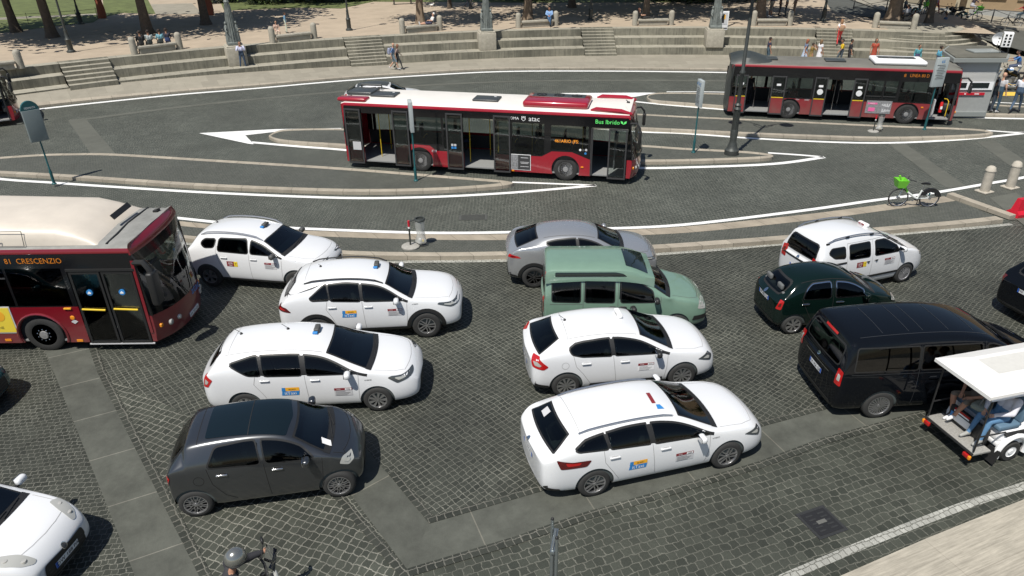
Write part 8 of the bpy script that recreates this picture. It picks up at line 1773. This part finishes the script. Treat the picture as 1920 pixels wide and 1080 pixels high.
# ================================================================== shuttle cart with passengers
CT = Vector((9.85, 11.22, 0)); CR = 14
t = empty('shuttle_cart', CT, R(CR), 'open white electric shuttle cart with a white canopy at the right edge', 'shuttle cart')
W2 = .62
mb = MB(); z = 1.80
vs = [(-1.5, -.66, z-.10), (3.2, -.66, z-.10), (3.2, .66, z-.10), (-1.5, .66, z-.10), (-1.5, -.66, z-.03), (3.2, -.66, z-.03), (3.2, .66, z-.03), (-1.5, .66, z-.03), (-1.05, -.34, z+.11), (2.8, -.34, z+.11), (2.8, .34, z+.11), (-1.05, .34, z+.11)]
mb.add(vs, [(3, 2, 1, 0), (0, 1, 5, 4), (1, 2, 6, 5), (2, 3, 7, 6), (3, 0, 4, 7), (4, 5, 9, 8), (5, 6, 10, 9), (6, 7, 11, 10), (7, 4, 8, 11), (8, 9, 10, 11)], 'canopy_white'); mb.build('canopy', t)
mb = MB(); mb.add([(-.95, -.24, z+.113), (2.7, -.24, z+.113), (2.7, .24, z+.113), (-.95, .24, z+.113)], [(0, 1, 2, 3)], 'canopy_grey'); mb.tube([(-1.48, -.67, z-.10), (3.2, -.67, z-.10)], .022, 'alloy', 6); mb.build('canopy_trim', t)
mb = MB(); mb.box((.75, 0, .42), (3.0, 1.14, .16), 'print_white', bev=.06); mb.box((-.15, 0, .58), (1.2, 1.1, .28), 'print_white', bev=.08); mb.build('body', t)
for s in (-1, 1):
    mb = MB(); mb.tube([(-.42+.34*math.cos(a), s*.60, .26+.36*math.sin(a)) for a in [R(i*15) for i in range(-1, 14)]], .06, 'print_white', 8); mb.build('wheel_arch', t)
    mb = MB(); mb.box((-.42, s*.5, .66), (.5, .22, .05), 'trim_black', bev=.02); mb.build('arch_top', t)
    mb = MB(); mb.box((-.82, s*.56, .22), (.03, .26, .3), 'trim_black', rot=Matrix.Rotation(R(15), 4, 'Y')); mb.build('mud_flap', t)
    for x in (-.42, 2.0):
        e = empty('wheel', (x, s*.62, .235)); e.parent = t; mb = MB(); prof = [(.12, 0), (.2, -.005), (.228, .02), (.235, .05), (.235, .15), (.2, .18), (.12, .18)]
        if s > 0: prof = [(a, -b) for a, b in prof]
        mb.lathe(prof+prof[:1], 'tyre', 26, axis='Y', cap=False); mb.build('tyre', e); mb = MB(); mb.lathe([(1e-4, s*.01), (.05, s*.01), (.06, s*-.02), (.10, s*-.03), (.12, s*.0), (.13, s*-.01)], 'print_white', 20, axis='Y'); mb.build('rim', e)
mb = MB(); mb.box((-1.12, 0, .34), (.42, 1.2, .05), 'cart_plate', bev=.01); mb.tube([(-1.34, -.6, .36), (-1.34, .6, .36)], .025, 'trim_black', 6); mb.build('footboard', t)
mb = MB(); mb.box((-.92, 0, .55), (.08, .9, .34), 'trim_black', bev=.02); mb.box((-.965, .1, .52), (.012, .42, .16), 'plate_white'); mb.box((-.972, .36, .52), (.012, .06, .16), 'sticker_blue'); mb.box((-.97, .15, .69), (.014, .36, .05), 'red_lens'); mb.box((-.975, .15, .655), (.014, .36, .03), 'print_white')
mb.build('rear_panel', t)
for s in (-1, 1): mb = MB(); mb.box((-1.36, s*.5, .27), (.05, .14, .08), 'red_lens', bev=.01); mb.box((-1.365, s*.58, .27), (.05, .05, .08), 'amber_lens', bev=.01); mb.build('taillight', t)
for x in (-.55, 1.2): mb = MB(); mb.box((x, 0, .78), (.5, 1.05, .12), 'cart_seat', bev=.04); mb.build('seat_cushion', t); mb = MB(); mb.box((x+.26, 0, 1.08), (.10, 1.05, .5), 'cart_seat', bev=.04); mb.build('seat_backrest', t)
for s in (-1, 1):
    for x in (-1.3, .15, 2.4): mb = MB(); mb.tube([(x, s*.57, .4), (x, s*.58, z-.1)], .018, 'trim_black', 6); mb.build('canopy_post', t)
    mb = MB(); mb.tube([(-1.3, s*.57, .75), (-.7, s*.58, .75)], .016, 'trim_black', 6); mb.build('side_rail', t)

def cloc(x, y, z): a = R(CR); return Vector((CT.x+x*math.cos(a)-y*math.sin(a), CT.y+x*math.sin(a)+y*math.cos(a), z))
J = dict(pel=(0, 0, .55), nk=(-.05, 0, 1.04), hd=(-.02, 0, 1.19), kR=(.40, -.10, .56), aR=(.52, -.12, .14), kL=(.40, .12, .56), aL=(.50, .14, .14), eR=(.10, -.26, .78), wR=(.30, -.12, .68), eL=(.10, .26, .78), wL=(.30, .10, .68))
person(cloc(-.52, -.26, .33), CR+180, {k: Vector(v) for k, v in J.items()}, (.62, .62, .68), (.10, .22, .38), 'person in a white shirt and blue jeans riding backwards on the shuttle cart', sleeves='long', fine=.018, shoes=(.35, .35, .33), skin=2, h=1.72)
J2 = dict(J); J2.update(kR=(.38, -.22, .58), aR=(.40, -.10, .12), kL=(.42, .12, .60), aL=(.46, .0, .20))
person(cloc(-.52, .30, .33), CR+180, {k: Vector(v) for k, v in J2.items()}, (.05, .05, .06), (.17, .14, .11), 'person with bare shins and white shoes riding backwards on the shuttle cart, far side', legs='short', fine=.018, shoes=(.7, .7, .7), skin=0, h=1.72)
mb = MB(); mb.box((0, 0, 0), (.34, .26, .12), cm((.22, .24, .2)), bev=.04); mb.tube([(-.12, 0, .05), (0, 0, .2), (.12, 0, .05)], .012, cm((.2, .2, .18)), 5); o = mb.build('handbag'); o.location = cloc(-.78, -.02, .97); o.rotation_euler.z = .5; tag(o, 'grey green bag on the laps of the shuttle cart passengers', 'bag')

# scooter rider, bottom edge
hp = G(447, 1046, 1.53); rr_ = 28; sc_ = Vector((hp.x-.24*math.cos(R(rr_)), hp.y-.24*math.sin(R(rr_)), 0))
person(sc_+Vector((0, 0, .02)), rr_, 'ride', (.03, .028, .035), (.05, .06, .10), 'scooter rider with a shiny grey helmet at the bottom edge', sleeves='long', helmet=True, fine=.014, h=1.78)
t = empty('scooter', sc_, R(rr_), 'dark scooter under the helmeted rider at the bottom edge', 'scooter')
for x in (-.5, .78):
    e = empty('wheel', (x, 0, .22)); e.parent = t; mb = MB(); mb.lathe([(.12, -.05), (.2, -.055), (.22, -.03), (.22, .03), (.2, .055), (.12, .05)], 'tyre', 24, axis='Y'); mb.build('tyre', e); mb = MB(); mb.lathe([(.12, -.056), (.12, .056)], 'alloy', 14, axis='Y'); mb.build('rim', e)
mb = MB(); mb.box((-.28, 0, .52), (.85, .34, .4), 'paint_black', bev=.12); mb.box((.25, 0, .28), (.5, .34, .08), 'paint_black', bev=.03); mb.box((.56, 0, .62), (.10, .38, .62), 'paint_black', bev=.05, rot=Matrix.Rotation(R(-14), 4, 'Y')); mb.build('body', t)
mb = MB(); mb.box((-.22, 0, .79), (.72, .30, .12), 'trim_black', bev=.05); mb.build('seat', t)
mb = MB(); mb.tube([(.52, 0, .9), (.50, 0, 1.06)], .03, 'trim_black', 8); mb.tube([(.50, -.36, 1.08), (.55, -.15, 1.08), (.55, .15, 1.08), (.50, .36, 1.08)], .02, 'trim_black', 8); mb.build('handlebar', t)
for s in (-1, 1): mb = MB(); mb.tube([(.52, s*.22, 1.08), (.60, s*.34, 1.28)], .01, 'trim_black', 6); ellip(mb, (.60, s*.38, 1.32), (.025, .07, .05), 'trim_black', 12, 8); mb.build('side_mirror', t)
mb = MB(); mb.tube([(.62, 0, .5), (.78, 0, .22)], .04, 'trim_black', 8); mb.box((.66, 0, .88), (.08, .22, .14), 'clear_lens', bev=.04); mb.build('front_fork', t)
glassmat('screen_clear', (.86, .88, .88))
mb = MB(); n = 8; vs = [(.66+.10*(j/5)-.12*abs(i/n-.5)*2, (i/n-.5)*.46*(1-.25*j/5), 1.0+.42*j/5) for j in range(6) for i in range(n+1)]; vs2 = [(x+.005, y, z) for x, y, z in vs]
fc = [(j*(n+1)+i, j*(n+1)+i+1, (j+1)*(n+1)+i+1, (j+1)*(n+1)+i) for j in range(5) for i in range(n)]; mb.add(vs, fc, 'screen_clear', smooth=True); mb.build('windscreen', t)

# twin steel posts at the bottom edge
bp = G(1040, 988, 3.3); t = empty('twin_post_sign', (bp.x, bp.y, .12), R(78), 'edge on street sign on twin steel posts at the bottom edge', 'sign')
mat('steel_post', (.40, .44, .45), .3, .85)
for i, (y_, x_) in enumerate(((-.05, -.16), (.05, .16))):
    mb = MB(); mb.tube([(x_*1.0, y_, 0), (x_*1.0, y_, 3.18-.05*i)], .021, 'steel_post', 10); mb.lathe([(.023, 3.18-.05*i), (.015, 3.2-.05*i), (1e-4, 3.21-.05*i)], 'trim_black', 8, c=(x_, y_, 0)); mb.build('post', t)
mb = MB(); mb.box((0, 0, 2.62), (.30, .02, .75), 'sign_back', bev=.004); mb.build('panel', t)
for z in (2.95, 2.35): mb = MB(); mb.box((0, .0, z), (.36, .05, .035), 'steel_post'); mb.build('bracket', t)
mat('sign_back', (.22, .24, .24), .45, .6, noise=.2)

# vehicles at the frame edges
def dark_roof(t, sk, c):
    mb = MB(); sk.patch(mb, [(-1.4, -.50), (.2, -.54), (.28, 0), (.2, .54), (-1.4, .50)], 'hatch_dark', 'top', .008, r=.05); mb.build('roof_panel', t)
make_car(dict(megane, stickers=[], sign=None, roofseam=None, antenna=[], extra=dark_roof), 'white_car', 'white car with a dark roof, mostly hidden behind the white roofed bus', 'car', (-6.72, 38.7), 6)
make_car(dict(trevis), 'teal_car', 'dark teal car almost wholly beyond the left edge, casting a shadow', 'car', (-12.92, 12.6), 0, pm='paint_teal')

def in_bus(bx, by, hd, x, y, z, rz, pose, *a, **k):
    q = R(hd); return person(Vector((bx+x*math.cos(q)-y*math.sin(q), by+x*math.sin(q)+y*math.cos(q), z)), hd+rz, pose, *a, **k)
in_bus(-14.9, 16.12, 0, 2.25, -.85, .36, 180, 'sit', (.05, .03, .03), (.03, .03, .04), 'dark haired passenger by the window of the near bus, left of its doors', h=1.72)
in_bus(16.6, 36.34, -13, -4.2, .3, .34, -60, 'stand', (.02, .02, .025), (.02, .02, .03), 'passenger in black standing inside the rear door of the dusty bus', h=1.6)
in_bus(16.6, 36.34, -13, -2.2, -.75, .36, 90, 'sit', (.35, .08, .07), (.1, .1, .12), 'seated passenger in red and white behind the rear doors of the dusty bus', h=1.6)
in_bus(16.6, 36.34, -13, 3.1, -.8, .36, 0, 'sit', (.25, .04, .04), (.05, .05, .06), 'seated passenger with bare arms near the front of the dusty bus', h=1.6, sleeves='none')
in_bus(16.6, 36.34, -13, .1, .6, .34, 60, 'stand', (.03, .03, .03), (.02, .02, .03), 'passenger in black standing inside the middle door of the dusty bus', h=1.6)
in_bus(16.6, 36.34, -13, 4.75, .62, .36, 0, 'sit', (.03, .04, .06), (.03, .03, .04), 'bus driver in dark clothes at the wheel of the dusty bus', h=1.6)
